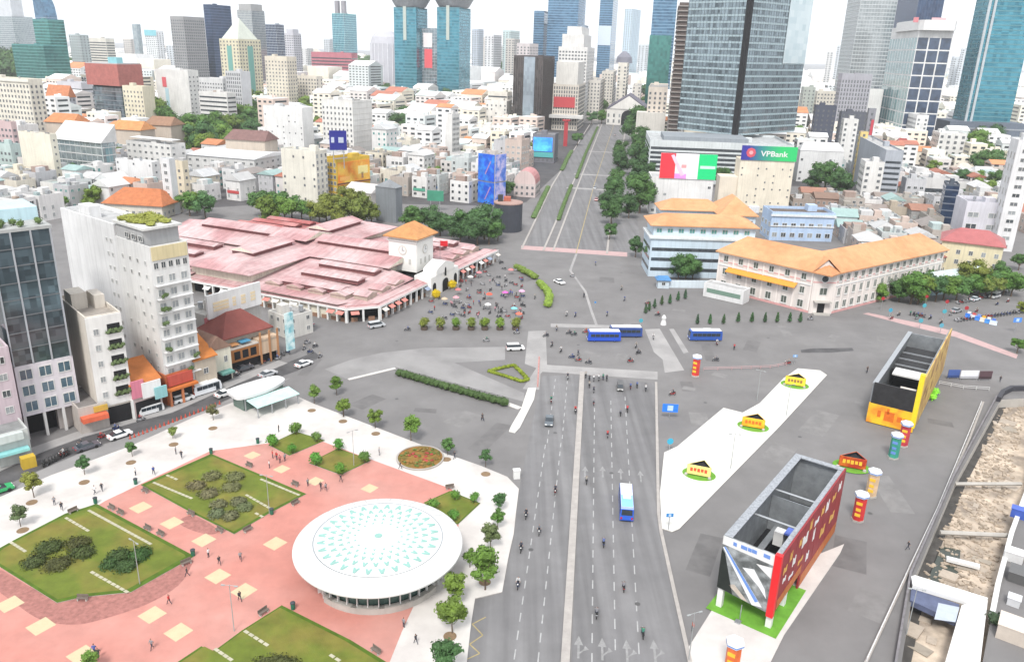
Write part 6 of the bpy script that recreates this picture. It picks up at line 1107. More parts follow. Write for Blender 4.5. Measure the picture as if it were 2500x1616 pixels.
a = T('lilac-grey block with a white corner below the grey tower', 3, 1258, 1445, 470, 780, ang=-8, x0=1235, color=(.46,.45,.50), name='mid_rise'); a.flat((.3,.32,.35), 2, 2); a.windows(1.2,2.6,2.4,3.8); a.block('white_corner', a.W, a.W+12, 0, 12, 0, a.h*.82, WHT)
for i, (x1, x2, yt, x0, D, cl, lb) in enumerate(((1105,1228,570,1090,850,(.80,.75,.66),'cream block right of the dark glass tower'),(1022,1095,545,1005,840,(.45,.50,.46),'grey-green block beside the dark glass tower'),(1270,1360,745,1255,560,WHT,'small white tower behind the white plain block'),(1100,1225,660,1085,640,(.10,.11,.15),'dark glass low-rise right of the dark tower'),(1455,1530,560,1440,800,(.2,.22,.26),'dark narrow block beside the gridded tower'),(1372,1420,825,1362,520,(.74,.58,.24),'slim yellow building among the right town'),(1255,1420,700,1240,600,(.13,.14,.17),'dark grey office below the lilac-grey block'),(1425,1470,680,1415,560,(.3,.3,.33),'grey block with a red vertical sign'))):
    a = T(lb, 3, x1, x2, yt, D, ang=-8, x0=x0, color=cl, name='mid_rise'); a.flat(clutter=1); a.windows(1.4,1.6,3.2,3.5)
    if i == 7: a.sign('F', a.W*.55, a.W*.9, a.h*.4, a.h*.85, (.5,.06,.08), 'red_sign', .5)
a = T('plain white block behind the bank billboard', 3, 1000, 1270, 930, 520, ang=-6, x0=978, color=(.82,.82,.82), name='plain_block'); a.pitched((.78,.78,.78), 5, 'x', .2, 3, SHEET); a.windows(1.4,1.4,5,4,faces=['F'],skip=.7)
vp = T('cream bank building with a wide blue-green roof billboard', 3, 628, 962, 1000, 408, ang=-5, x0=600, color=(.82,.75,.62), name='bank_building'); vp.flat((.6,.55,.48), 1, 1); vp.windows(.7,.8,3.6,3.4,faces=['F'],skip=.5); vp.block('side_wing', -9, -.01, 1, 12, 0, vp.h-8, (.80,.72,.6)); vp.block('white_shaft', vp.W*.25, vp.W*.45, -2, -.01, 0, vp.h-22, (.78,.80,.84))
bbW = vp.W+.6; sgn = thing('roof_billboard', 'long blue to green roof billboard with a red round emblem and white lettering', 'billboard', vp.A+Vector((0,0,0)), R_(-5)); m = bpy.data.materials.new('blue_green_gradient_print'); m.use_nodes = True; t_ = m.node_tree; tc = nd(t_,'ShaderNodeTexCoord'); sx_ = nd(t_,'ShaderNodeSeparateXYZ'); t_.links.new(tc.outputs['Object'], sx_.inputs[0]); mr = nd(t_,'ShaderNodeMapRange'); mr.inputs[1].default_value = 0; mr.inputs[2].default_value = bbW; t_.links.new(sx_.outputs[0], mr.inputs[0]); cr_ = nd(t_,'ShaderNodeValToRGB'); e_ = cr_.color_ramp.elements; e_[0].position = .12; e_[0].color = (.03,.03,.28,1); e_[1].position = .72; e_[1].color = (.02,.50,.14,1); t_.links.new(mr.outputs[0], cr_.inputs[0]); t_.links.new(cr_.outputs[0], t_.nodes['Principled BSDF'].inputs['Base Color'])
vz = vp.h+.9; vh = at_d(3,640,900,408).z-vz; build('board', MB().box(0,bbW,-.5,.1,vz,vz+vh), m, sgn); [build('post', MB().box(x,x+.3,.1,.5,vz-1,vz+vh-1), STEEL, sgn) for x in (2,bbW/2,bbW-2)]
em = MB(); em.xf = Matrix.Rotation(math.pi/2,4,'X'); em.lathe([(vh*.34,.0),(vh*.34,.12)], 8); build('round_emblem', em, mat('red_emblem_paint', (.62,.10,.14), .5), sgn, loc=(bbW*.17,-.5,vz+vh*.52)); em = MB(); em.xf = Matrix.Rotation(math.pi/2,4,'X'); em.lathe([(vh*.15,.0),(vh*.15,.08)], 6); build('emblem_centre', em, mat('pink_emblem_paint', (.75,.4,.42), .5), sgn, loc=(bbW*.17,-.63,vz+vh*.52))
letters('VPBank', vh*.52, WHITEP, sgn, (bbW*.59,-.56,vz+vh*.46), 0., True, sx=1.15)
wb2 = T('white block with a red, white and green billboard on top beside the boulevard trees', 3, 78, 462, 1105, 395, ang=-4, x0=60, color=(.82,.81,.80), name='billboard_building'); wb2.flat((.6,.6,.6), 1, 2); wb2.windows(1.5,1.3,4.6,4,faces=['F'],skip=.5)
s3 = thing('roof_billboard', 'red, white and bright green roof billboard beside the boulevard trees', 'billboard', wb2.A, R_(-4)); z0_ = wb2.h+.5; z1_ = at_d(3,130,945,395).z; xw = wb2.W; build('board', MB().box(xw*.12,xw*1.02,-.5,0,z0_,z1_), mat('white_print', (.80,.78,.80), .5, .06, .6), s3)
build('red_print', MB().box(xw*.12,xw*.36,-.56,-.505,z0_,z1_), mat('scarlet_print', (.80,.04,.06), .5, .08, .5), s3); build('green_print', MB().box(xw*.73,xw*1.02,-.56,-.505,z0_,z1_), mat('bright_green_print', (.01,.60,.20), .5, .05, 1), s3); zc_ = (z0_+z1_)/2
build('pale_print', MB().box(xw*.76,xw*1.0,-.60,-.565,zc_-.9,zc_+.5), mat('mint_print', (.55,.82,.68), .5), s3); build('pink_print', MB().box(xw*.36,xw*.55,-.56,-.505,z0_,z0_+(z1_-z0_)*.2), mat('pink_print', (.80,.30,.72), .5), s3); build('ribbon_print', MB().add([(xw*.28,-.6,z1_-1),(xw*.33,-.6,z1_-.6),(xw*.52,-.6,z0_+2),(xw*.46,-.6,z0_+1.2)], [(0,3,2,1)]), mat('pale_pink_print', (.78,.55,.66), .5), s3); build('coral_print', MB().box(xw*.46,xw*.54,-.6,-.565,zc_-.8,zc_+.8), mat('coral_print', (.74,.35,.36), .5), s3)
rs = random.Random(52)
for i, (x, y) in enumerate(((20,120),(95,112),(190,128),(235,108),(300,96),(365,118),(405,112),(468,122),(690,104),(735,118),(790,96),(835,112),(935,118),(1170,92),(1205,112),(1235,96),(1385,88),(1560,110),(2020,128),(2045,112),(2065,140),(2330,140),(2350,120),(845,122),(650,120),(560,100))):
    c_, D_ = 0, rs.uniform(1600,2500); k_ = .9528; w_ = rs.uniform(12,26)
    a = T('hazy pale mid-rise standing on the horizon', 0, x*k_, (x+w_)*k_, y*k_, D_, ang=rs.uniform(-24,-8), depth=rs.uniform(20,45), color=rs.choice(((.62,.66,.70),(.70,.70,.70),(.55,.62,.68),(.68,.64,.60))), name='horizon_block', group='horizon blocks', auto=True); a.flat((.6,.6,.6), 1, 0); a.windows(3,2.2,6,4.4)
# right town
a = T('grey striped apartment block with a white frame in the right town', 3, 1530, 1640, 940, 445, ang=-12, x3=1745, color=(.44,.47,.52), name='striped_block'); a.flat((.6,.6,.6), 1, 2); a.ribbons(1.3,3.0,1.0,['F']); a.windows(2.4,1.8,4,3.4,faces=['R'])
a = T('white block left of the grey striped apartment block', 3, 1402, 1522, 1010, 446, ang=-12, depth=14, color=WHT, name='town_block'); a.flat((.7,.7,.72), 1, 2); a.windows(1.6,1.5,3.4,3.4)
a = T('slim white tower block behind the striped apartments', 3, 1722, 1795, 720, 690, ang=-12, x3=1832, color=(.80,.79,.78), name='slim_tower'); a.flat((.6,.6,.6), 1, 1); a.windows(1.6,1.6,3,3.4)
a = T('villa with a dark red tiled roof in the right town', 3, 1582, 1690, 920, 600, ang=-12, depth=14, color=(.6,.5,.46), name='villa'); a.pitched((.34,.06,.06), 7, 'x', .6, 4)
a = T('large white mansion with a flat roof among the right trees', 3, 1862, 2030, 830, 620, ang=-12, depth=20, color=WHT, name='mansion'); a.flat((.78,.78,.78), 1, 2); a.windows(2,2,4,4)
a = T('house with a pale hipped roof between the right trees', 3, 1960, 2090, 1050, 560, ang=-12, depth=14, color=(.74,.68,.6), name='hipped_house'); a.pitched((.68,.60,.52), 4, 'x', .6, 5)
a = T('long low white building with dark openings in the right town', 3, 1755, 1950, 1110, 455, ang=-10, depth=14, color=(.68,.67,.66), name='town_block'); a.flat((.55,.55,.56), 1, 2); a.ribbons(2.2,4,1.6)
a = T('narrow dark glass building with a leaning outline', 3, 1902, 1985, 1150, 375, ang=-22, depth=12, color=(.10,.12,.15), wallmat=GN, name='glass_house'); a.curtain(2.4,3.2,(.16,.18,.22),None); a.flat((.3,.3,.33), 1, 1)
a = T('pale lilac building with rows of dark window openings at the right', 3, 2030, 2262, 1265, 345, ang=-12, depth=16, color=(.72,.71,.77), name='lilac_building'); a.flat((.42,.42,.47), 1.4, 2); a.windows(4.6,2.2,5.6,5.0,2.2,faces=['F'])
a = T('tall white stair tower at the right edge', 3, 2350, 2470, 880, 335, ang=-16, x0=2300, color=(.82,.82,.83), name='stair_tower'); a.flat(clutter=1); a.windows(1.0,3.0,3,5,3,faces=['L']); a.windows(3,1.6,4,3.6,faces=['F'])
rnd = random.Random(21)
for i, (x1, x2, yt, D) in enumerate(((955,1090,1235,405),(1095,1240,1225,412),(1250,1400,1300,385),(1410,1545,1300,390),(1555,1690,1285,388),(1690,1830,1300,380),(1300,1460,1250,425),(1470,1640,1225,430),(1790,1890,1345,365),(1010,1180,1190,445))):
    a = T(['weathered brown tenement left of the blue hospital roofs','brown tenement with a rusty roof behind the blue block','old grey-brown tenement with cluttered balconies','stained tan tenement with roof sheds','tan tenement beside the dark leaning building','grey tenement with dark openings','old tenement with pale roof sheets, second row','brick-brown tenement below the striped block','low dark tenement next to the lilac building','red-brown tiled tenement behind the blue block'][i], 3, x1, x2, yt, D, ang=-10, depth=13, color=[(.36,.30,.26),(.42,.30,.25),(.40,.37,.33),(.50,.43,.35),(.52,.45,.36),(.36,.35,.34)][i % 6], name='tenement'); a.windows(1.3,1.5,2.4,3.1,skip=.2)
    (a.pitched(rnd.choice([(.30,.19,.14),(.36,.30,.27),(.45,.22,.15)]), 2.2, 'x', .4, 0, SHEET) if i % 2 else a.flat((.36,.34,.32), .6, 3))
# ================================================================== plants in the square
def blobmesh(name, blobs, n, size, seed): return leafy(MB(), blobs, n, size, random.Random(seed)).mesh(name, LEAF)
BALL = [blobmesh('foliage', [(0,0,1.0,.85,.85,.85),(.25,.1,1.2,.6,.6,.55),(-.2,-.2,.9,.65,.65,.6)], 110, .16, s) for s in (1,2,3)]
STEM = MB().tube([(0,0,0),(0,0,.6)], [.09,.07], 6).mesh('stem', BARK)
POT = MB().lathe([(.55,0),(.6,.05),(.6,.55),(.5,.55),(.5,.5)], 12).mesh('planter', mat('dark_planter', (.10,.075,.06), .8, .2, 2))
CONE = [blobmesh('foliage', [(0,0,.7,.62,.62,.6),(0,0,1.3,.5,.5,.55),(.03,0,1.9,.36,.36,.5),(0,0,2.4,.2,.2,.42)], 70, .15, s) for s in (5,6)]
rnd = random.Random(77)
def shrub(c, x, y, wpx, label, group, mesh, col, pot=False, z=.24, k=.55):
    p = P(c, x, y, 1.0); zc = p.y*cp-(p.z-H)*sp; w = wpx/CR[c][2]*zc/FPX; p = P(c, x, y, k*w+z)
    t = thing('shrub', label, 'shrub', (p.x, p.y, z), rnd.random()*6, group, True); t.scale = (w/1.9,)*3
    place('foliage', mesh, t, color=tuple(v*rnd.uniform(.85,1.15) for v in col), loc=(0,0,.3 if pot else 0)); place('planter' if pot else 'stem', POT if pot else STEM, t); return t
for pts, lb in ((((150,265,75),(285,195,76),(405,245,62),(265,312,62)),'round clipped shrub on the small lawn by the glass shelter'),(((400,370,80),(530,290,72),(680,360,76),(540,428,82)),'round clipped shrub on the diamond lawn behind the pavilion'),(((1075,632,80),(1200,578,62),(1310,592,66),(1190,692,74)),'round clipped shrub on the lawn right of the pavilion')):
    for x, y, w in pts: shrub(9, x, y, w, lb, 'clipped shrubs', rnd.choice(BALL), (.05,.115,.018))
for x in (1690,1800,1910,2015,2110,2215,2325): shrub(5, x, 880, 78, 'clipped ball shrub in a dark planter in front of the market', 'potted ball shrubs', rnd.choice(BALL), (.08,.125,.018), True, 0)
def cone(c, x, y, hpx, label, group):
    p = P(c, x, y); zc = p.y*cp-(p.z-H)*sp; h_ = hpx/CR[c][2]*zc/FPX*1.05; t = thing('conifer', label, 'shrub', p, rnd.random()*6, group, True); t.scale = (h_/2.9,)*3
    place('foliage', rnd.choice(CONE), t, color=tuple(v*rnd.uniform(.8,1.15) for v in (.025,.055,.022))); place('stem', STEM, t)
for x in (360,437,522,612,697,778,853,930,995): cone(7, x, 866 if x < 600 else 855, 66, 'small dark conifer in the row before the colonial office', 'conifer row')
for x, y in ((40,800),(62,785),(95,768),(140,748),(190,740),(240,722),(285,710)): cone(7, x, y, 62, 'small dark conifer along the curved kerb', 'conifer row')
def hedge(label, c, pts, w, h_, col, z=0, closed=False, name='hedge', seed=1, n=36):
    q = [P(c,x,y) for x, y in pts]; q += q[:1] if closed else []; bl = []; r2 = random.Random(seed); o = q[0]
    for i in range(len(q)-1):
        d = q[i+1]-q[i]; k = max(1, int(d.length/(w*.55)))
        for j in range(k): p = q[i]+d*((j+.5)/k)-o; bl.append((p.x+r2.uniform(-.06,.06)*w, p.y+r2.uniform(-.06,.06)*w, z+h_*.5, w*.58, w*.58, h_*.55))
    t = thing(name, label, 'hedge', o); build('foliage', leafy(MB(), bl, n, .2, r2, core=.92), LEAF, t, color=col); return t
hedge('long dark clipped hedge across the paved square', 5, [(1510,1235),(1800,1320),(2265,1450)], 2.4, 1.7, (.028,.05,.014), n=60)
hedge('yellow-green triangular hedge at the tip of the traffic island', 10, [(190,98),(315,68),(385,140),(355,150)], 1.0, .7, (.11,.14,.012), closed=True)
hedge('curved light green hedge beside the market forecourt', 6, [(170,275),(235,310),(305,350)], 2.6, 2.3, (.075,.11,.018)); hedge('bright curved hedge bending towards the crossing', 6, [(330,385),(375,430),(402,480),(390,545)], 2.7, 2.2, (.10,.15,.02))
for i, (pts, w) in enumerate((([(1870,885),(1790,1060),(1722,1240)],2.0),([(1688,1290),(1640,1410),(1598,1530)],2.0),([(1690,1050),(1655,1110),(1622,1185)],3.0),([(1528,1300),(1470,1420),(1425,1515)],2.6))):
    hedge(['thin hedge in the far boulevard median','thin hedge in the near boulevard median','leafy strip on the left side of the boulevard, farther','leafy strip on the left side of the boulevard, nearer'][i], 2, pts, w, 1.4, (.05,.085,.025), n=24)
def bed(lawn_o, c, pts, label, col, k=.5):
    t = thing('planted_bed', label, 'flower bed', P(c,*pts[0][:2])); o = t.location.copy()
    for i, (x, y, w, h_) in enumerate(pts):
        p = P(c,x,y,.6); zc = p.y*cp-(p.z-H)*sp; a_ = w/CR[c][2]*zc/FPX/2; b_ = h_/CR[c][2]*zc/FPX/2*1.75; q = p-o
        build('petal', leafy(MB(), [(q.x,q.y,.45,a_,b_,.75),(q.x+a_*.2,q.y,.5,a_*.7,b_*.7,.7)], 330, .2, random.Random(i), core=.82), LEAF, t, color=tuple(v*rnd.uniform(.9,1.1) for v in col))
bed(lawnA, 8, [(295,835,180,110),(470,808,175,90),(495,868,180,95),(345,938,180,110),(205,922,150,95)], 'dark flower-shaped bed on the left lawn', (.035,.045,.012))
bed(lawnA, 8, [(720,885,150,95),(850,878,150,110),(665,938,110,70),(765,948,150,95)], 'small dark clover-shaped bed on the left lawn', (.025,.05,.014))
bed(lawnB, 8, [(1290,402,120,72),(1432,405,125,62),(1195,460,130,60),(1410,468,130,72),(1270,507,130,76)], 'flower-shaped bed with brownish blooms on the middle lawn', (.085,.085,.04))
bed(lawnB, 8, [(1330,575,110,60),(1455,557,105,55),(1320,632,105,64),(1490,592,110,60),(1405,645,100,64)], 'smaller flower-shaped bed near the tip of the middle lawn', (.075,.085,.04))
bed(lawnC, 8, [(1680,1540,320,90)], 'dark round bed on the lawn at the bottom edge', (.035,.045,.012))
fc = P(9,1000,375); fb = thing('flower_bed', 'oval bed of brown and red flowers in the pale pavement', 'flower bed', fc+Vector((0,0,.14))); a_ = (P(9,1135,375)-P(9,862,375)).length/2; b_ = (P(9,1000,305)-P(9,1000,445)).length/2; build('border', MB().lathe([(1,0),(1,.28),(.94,.28),(.94,.2)], 40, sx=a_, sy=b_, cap=False), KERB, fb); build('soil', MB().lathe([(.94,.18),(.94,.2)], 40, sx=a_, sy=b_), mat('olive_ground_cover', (.16,.125,.03), .95, .35, 1.2, var2=((.27,.13,.035), .5)), fb)
for i in range(60):
    r, a = math.sqrt(rnd.random())*.86, rnd.random()*6.28; x, y = r*math.cos(a)*a_, r*math.sin(a)*b_
    red = abs(abs(x)-1.5) < .9 and abs(y) < b_*.35
    build('flower_clump', leafy(MB(), [(x,y,.3,.42,.42,.2)], 16, .13, rnd), LEAF, fb, color=(.20,.035,.03) if red else rnd.choice([(.11,.08,.022),(.06,.085,.018),(.14,.08,.022)]))
PITM = mat('soil', (.22,.15,.09), .95, .25, 2); pitm = MB().lathe([(.9,.0),(.9,.03)], 18).mesh('tree_pit', PITM)
for c, x, y in ((8,515,447),(8,195,570),(8,800,326),(8,1060,216),(8,1300,117),(9,745,235),(9,557,164),(9,1375,466),(9,1170,1395),(9,378,102),(9,1370,1085),(9,1150,382),(8,140,740)): place('tree_pit', pitm, pave, P(c,x,y)+Vector((0,0,.142)))
tg = 'young trees round the square'
for c, x, y, w, cl in ((8,190,440,130,(.14,.15,.03)),(8,505,322,100,None),(8,110,632,112,(.05,.07,.03)),(8,800,230,76,None),(8,1050,130,62,(.09,.12,.03)),(9,556,72,84,None),(9,740,130,92,None),(9,945,182,118,None),(9,1157,292,82,None),(9,1375,356,82,None),(9,1450,608,88,None),(9,1445,702,98,None),(9,1405,805,128,(.06,.08,.03)),(9,1375,970,215,None),(9,1210,1092,165,None),(9,1185,1240,190,None),(9,1130,1495,205,None),(9,1285,930,95,None),(5,925,1352,102,(.06,.10,.02)),(5,1080,1290,105,None),(5,1130,1442,104,None),(4,1140,1212,72,(.07,.07,.03)),(8,540,1530,120,None)):
    tree_px(c, x, y, w, 'young green tree beside the paved square', tg, zf=.88, kind=1, rnd=rnd, col=cl, name='young_tree')
# ================================================================== trees of the city
def grove(c, pts, label, group, cols=None, hs=1.0):
    for x, y, w in pts: tree_px(c, x, y, w, label, group, rnd=rnd, col=rnd.choice(cols) if cols else None, hs=hs, name='tree')
DK = [(.030,.066,.018),(.034,.072,.018),(.028,.060,.02)]; OL = [(.085,.10,.018),(.07,.09,.018),(.095,.11,.02)]
grove(1, [(1150,860,170),(1060,850,150),(1560,860,180),(1660,820,170),(1760,900,150),(1440,1010,150),(1280,960,170),(1180,960,130),(1700,1000,120),(1100,800,180),(1220,790,150),(1300,785,150),(1450,790,150),(1550,800,150),(1700,760,160),(1740,720,140),(1350,880,200),(1480,900,200),(1600,880,170),(1250,900,150),(1400,965,200),(1520,955,160),(1330,1005,130),(1620,1010,120),(1740,840,150),(1680,905,130)], 'dense tree in the park behind the left town', 'park trees')
grove(1, [(20,440,180),(110,440,190),(230,440,190),(340,450,180),(440,520,150),(500,480,130),(180,530,190),(310,590,140),(60,510,170),(60,470,200),(180,465,200),(300,470,200),(400,485,160),(250,545,180),(120,520,160),(570,420,130),(690,412,100),(880,388,190),(350,545,150)], 'tree in the wood below the teal office tower', 'left wood', DK)
grove(1, [(560,722,140),(620,742,120),(470,752,120),(380,772,110),(800,802,120),(880,812,120)], 'tree beside the orange-roofed villa', 'villa trees'); grove(1, [(900,982,100),(480,1112,120),(850,962,90),(630,1372,120),(450,1372,80),(2120,742,130),(2180,872,90),(2150,785,100)], 'single tree among the roofs of the left town', 'town trees')
grove(1, [(2270,490,110),(2330,482,110),(2100,372,80)], 'hazy tree on the horizon left of the twin towers', 'horizon trees'); grove(2, [(500,872,150),(530,802,115),(410,642,90)], 'dark tree right of the tall white hotel', 'town trees', DK); grove(2, [(230,440,120),(330,470,110),(420,468,90),(20,470,100),(120,470,90)], 'tree below the domed grey tower', 'horizon trees'); grove(2, [(1220,502,115),(1255,470,80),(660,692,110),(840,684,110),(1000,672,90),(920,690,90)], 'tree at the foot of the twin towers', 'twin tower trees', DK)
grove(5, [(610,90,150),(720,95,150),(840,95,130),(110,40,130),(60,60,135),(170,70,150),(560,50,150),(660,62,160),(770,70,140),(900,108,125)], 'dark street tree behind the market, left side', 'trees behind the market'); grove(5, [(960,110,140),(1070,70,160),(1190,110,170),(1320,110,130),(1010,92,170),(1130,84,200),(1260,86,180)], 'olive street tree behind the market roofs', 'trees behind the market', OL); grove(5, [(1660,170,130),(1800,190,150),(1940,230,150),(2060,240,170),(2140,250,150),(1590,150,130),(1740,162,150),(1880,205,130),(2000,192,170),(2110,180,205),(2200,245,110)], 'dark street tree right of the clock gate', 'trees behind the market', DK)
grove(2, [(2025,1130,110),(2170,1210,160),(2165,1060,140),(2035,1020,90),(1965,1400,150),(2180,960,110),(2000,1250,110),(2140,1290,150),(2090,1440,110),(2020,1080,100),(2160,1010,125),(2160,1122,150),(1980,1312,130),(2170,1352,190),(1970,1462,140),(2140,868,175)], 'dark boulevard tree on the right side', 'boulevard trees', DK, 1.15); grove(2, [(1850,692,130),(1920,642,110),(2160,652,110),(2060,642,90),(1880,620,90),(1840,600,90)], 'tree beside the opera house', 'opera trees', DK); grove(2, [(1730,966,72),(2290,932,85),(2340,880,80),(1830,820,70),(1900,810,80),(1960,800,60),(2050,800,60)], 'small tree at the far end of the boulevard', 'opera trees')
grove(6, [(1000,130,100),(1140,190,150),(1350,265,150),(1300,280,120),(1400,280,110),(820,20,80)], 'tall dark tree before the blue hospital', 'hospital trees', DK, 1.15)
grove(3, [(2100,902,170),(2180,862,150),(2250,852,140),(2330,852,130),(2060,962,120),(2150,1002,150),(2230,1012,130),(1960,1002,90),(2130,1182,120),(2190,1122,100)], 'tree among the mansions on the right', 'right town trees'); grove(3, [(1160,1092,160),(1080,1122,110),(1250,1142,120),(1380,1132,70),(1490,962,100),(1380,972,90),(510,1102,100),(560,1072,80)], 'tree behind the bank building', 'right town trees', DK)
grove(7, [(1480,668,100),(1620,662,120),(1850,650,140),(1980,640,140),(1740,660,150),(1700,642,180),(1790,602,130),(1640,612,110),(1560,642,110),(1900,642,140)], 'street tree before the colonial office wing', 'right street trees'); grove(7, [(2160,612,150),(2190,642,120),(2320,622,130),(2120,620,140),(2080,582,170),(2030,602,130),(2270,602,150),(2230,562,120),(2360,482,90),(2370,762,60),(2350,1002,80)], 'street tree on the right-hand street', 'right street trees', OL+GREENS[:2])
# ================================================================== vehicles
sed, van, cbus, mbus = car_proto('sedan'), car_proto('van'), bus_proto('city'), bus_proto('mini')
used = {}
def vehicle(proto, c, x, y, ang, label, cat, colr, group=None, s=1.0, auto=False):
    if proto.name in used: o = copy_tree(proto)
    else: used[proto.name] = 1; o = proto
    o.location = P(c,x,y)+Vector((0,0,.01)); o.rotation_euler = (0,0,R_(ang)); o.scale = (s,)*3; tag(o, label, cat, group, auto)
    for ch in o.children:
        if ch.name.split('.')[0] == 'body' or (cat != 'bus' and ch.name.startswith('roof')): ch.color = (*colr, 1)
    return o
BLU = (.03,.09,.45)
vehicle(cbus,6,775,770,184,'blue bus with a white roof in front at the crossing','bus',(.02,.08,.5),'buses'); vehicle(cbus,6,925,740,184,'darker blue bus behind the front one at the crossing','bus',(.03,.07,.26),'buses'); vehicle(cbus,6,1475,765,184,'blue bus before the conifer row','bus',(.03,.09,.36),'buses'); vehicle(cbus,10,870,778,84.6,'blue bus with a sky blue roof driving up the wide road','bus',(.03,.12,.6),'buses',.95); build('rear_roof', MB().box(-4.2,-.2,-1.02,1.02,3.025,3.06), mat('sky_blue_paint', (.22,.50,.66), .5), [o for o in AUTO+list(bpy.data.objects) if o.get('label','').startswith('blue bus with a sky')][0])
vehicle(mbus,4,1110,1118,50,'white minibus parked before the restaurants','minibus',(.75,.77,.8),'minibuses'); vehicle(mbus,4,810,1228,47,'white and grey van parked before the shop-houses','minibus',(.66,.67,.68),'minibuses',.8)
vehicle(sed,4,645,1358,50,'white car on the dark street near the glass hotel','car',(.8,.8,.8),'cars'); vehicle(sed,4,1210,1135,52,'white car beside the minibus','car',(.8,.8,.8),'cars'); vehicle(sed,4,1632,975,55,'white car turning out of the shop street','car',(.8,.8,.8),'cars'); vehicle(sed,8,-5,505,48,'green taxi at the left edge','car',(.03,.35,.12),'cars'); vehicle(sed,10,490,352,265,'dark grey car driving down the wide road','car',(.10,.12,.14),'cars'); vehicle(sed,6,470,375,-55,'white car beside the curved hedge','car',(.8,.8,.8),'cars'); vehicle(van,5,1360,905,35,'silver van beside the market corner','car',(.5,.52,.54),'cars'); vehicle(van,16,1325,960,265,'dark van waiting at the crossing','car',(.07,.07,.07),'cars',.8); vehicle(van,6,165,835,10,'white pick-up on the pale concrete patch','car',(.75,.75,.75),'cars'); vehicle(sed,4,1310,1000,52,'dark car parked before the brown restaurant','car',(.08,.08,.09),'cars'); vehicle(van,4,985,1165,50,'pale van parked before the red restaurant','car',(.66,.67,.68),'cars'); vehicle(sed,4,470,1420,48,'dark saloon on the shop street near the left','car',(.1,.1,.12),'cars'); vehicle(sed,4,1440,1030,54,'silver car on the shop street','car',(.5,.51,.53),'cars'); vehicle(sed,14,1620,560,35,'grey car in the right street','car',(.35,.36,.38),'cars'); vehicle(van,14,2050,400,215,'white van in the right street','car',(.74,.74,.74),'cars'); vehicle(sed,14,1830,430,35,'pale car beside parked motorbikes in the right street','car',(.6,.66,.7),'cars'); vehicle(sed,2,1860,1390,262,'red car far up the boulevard','car',(.4,.05,.05),'cars'); vehicle(sed,2,1990,940,262,'small dark car at the far end of the boulevard','car',(.15,.06,.06),'cars'); vehicle(sed,2,1850,1310,262,'grey car on the boulevard','car',(.3,.32,.35),'cars'); vehicle(sed,5,880,890,140,'grey car beside the market stalls','car',(.3,.31,.33),'cars')
for p in (van,):
    for ch in p.children:
        if ch.name.startswith('roof'): pass
bike = bike_proto(); bused = [0]
SH = [(.05,.05,.06),(.08,.08,.1),(.45,.06,.06),(.55,.55,.55),(.10,.14,.3),(.2,.2,.22),(.05,.2,.14),(.3,.28,.25)]
def moto(c, x, y, ang, where, rider=True, col=None, group='motorbikes', lab=None, shirt=None):
    if bused[0]: o = copy_tree(bike)
    else: o = bike; bused[0] = 1
    o.location = P(c,x,y)+Vector((0,0,.01)); o.rotation_euler = (0 if rider else .1,0,R_(ang)); cl = col or rnd.choice([(.03,.03,.035),(.06,.06,.07),(.3,.03,.03),(.4,.4,.42),(.03,.05,.15)])
    for ch in o.children:
        if ch.name.startswith('body'): ch.color = (*cl, 1)
    cn_ = 'red' if cl[0] > .2 and cl[1] < .1 else 'silver' if cl[0] > .3 else 'navy' if cl[2] > .1 else 'black'
    tag(o, lab.replace('parked', cn_+' parked', 1) if lab else f'motorbike {where}', 'motorbike', group, True)
    if rider:
        s = shirt or rnd.choice(SH); nm = 'red' if s[0] > .4 and s[1] < .1 else 'pale' if s[0] > .4 else 'blue' if s[2] > .25 else 'green' if s[1] > .15 and s[0] < .1 else 'dark'
        r = place('person', PM['ride'], None, o.location, R_(ang), color=s); tag(r, f'rider in {nm} shirt on a motorbike {where}', 'person', 'motorbike riders', True)
for x, y, a in ((300,240,200),(380,375,250),(620,205,190),(690,225,190),(660,540,170),(750,580,175),(890,615,170),(1470,595,10),(1580,480,30)): moto(16,x,y,a,'crossing the junction')
for x, y in ((850,800),(900,850),(960,850),(1030,840),(1090,830),(1140,845),(900,935),(960,1005),(1470,960),(1560,940),(1680,985)): moto(16,x,y,85,'waiting at the junction')
moto(16,850,190,184,'behind the buses',col=(.4,.03,.03),shirt=(.5,.06,.04))
for x, y, a in ((600,825,268),): moto(16,x,y,a,'entering the wide road')
for x, y, a in ((375,820,265),(350,985,265),(335,1165,265)): moto(10,x,y,a,'riding down beside the plaza')
for x, y, a in ((725,1310,86),(955,1410,86),(675,650,86)): moto(10,x,y,a,'riding up the wide road')
for x, y in ((960,1180),(1330,1325),(1425,1275)): moto(16,x,y,86,'nearing the junction',shirt=(.5,.05,.06) if x == 1425 else None)
for c, x, y, a in ((7,475,1095,185),(7,920,1115,180),(7,1060,840,185),(6,580,605,250),(6,800,600,255),(6,920,495,250),(5,1575,930,190),(5,2120,1005,190),(5,2330,950,200),(16,2050,1050,200)): moto(c,x,y,a,'riding through the square')
for x, y in ((880,1020),(935,1045),(900,1085),(970,1115),(860,1060)): moto(5,x,y,50+rnd.uniform(-30,30),'near the end of the shop row')
for i in range(12): moto(4,320+105*i+rnd.uniform(-25,25),1462-48*i+rnd.uniform(-6,10),rnd.choice((48,50,230)),'on the dark shop street')
for x, y in ((450,700),(520,600),(640,470),(900,420),(300,480),(560,330),(720,250),(1080,520),(1150,600),(1000,820),(480,850),(600,870),(1120,760),(1560,800),(1680,830)): moto(6,x,y,rnd.choice((75,185,250,265)),'crossing the open square')
for x, y in ((1450,690),(1330,640),(1560,600),(1180,640),(980,600),(900,640),(2080,480),(1850,560),(2200,450),(1760,420)): moto(14,x,y,rnd.choice((35,215)),'in the traffic of the right street')
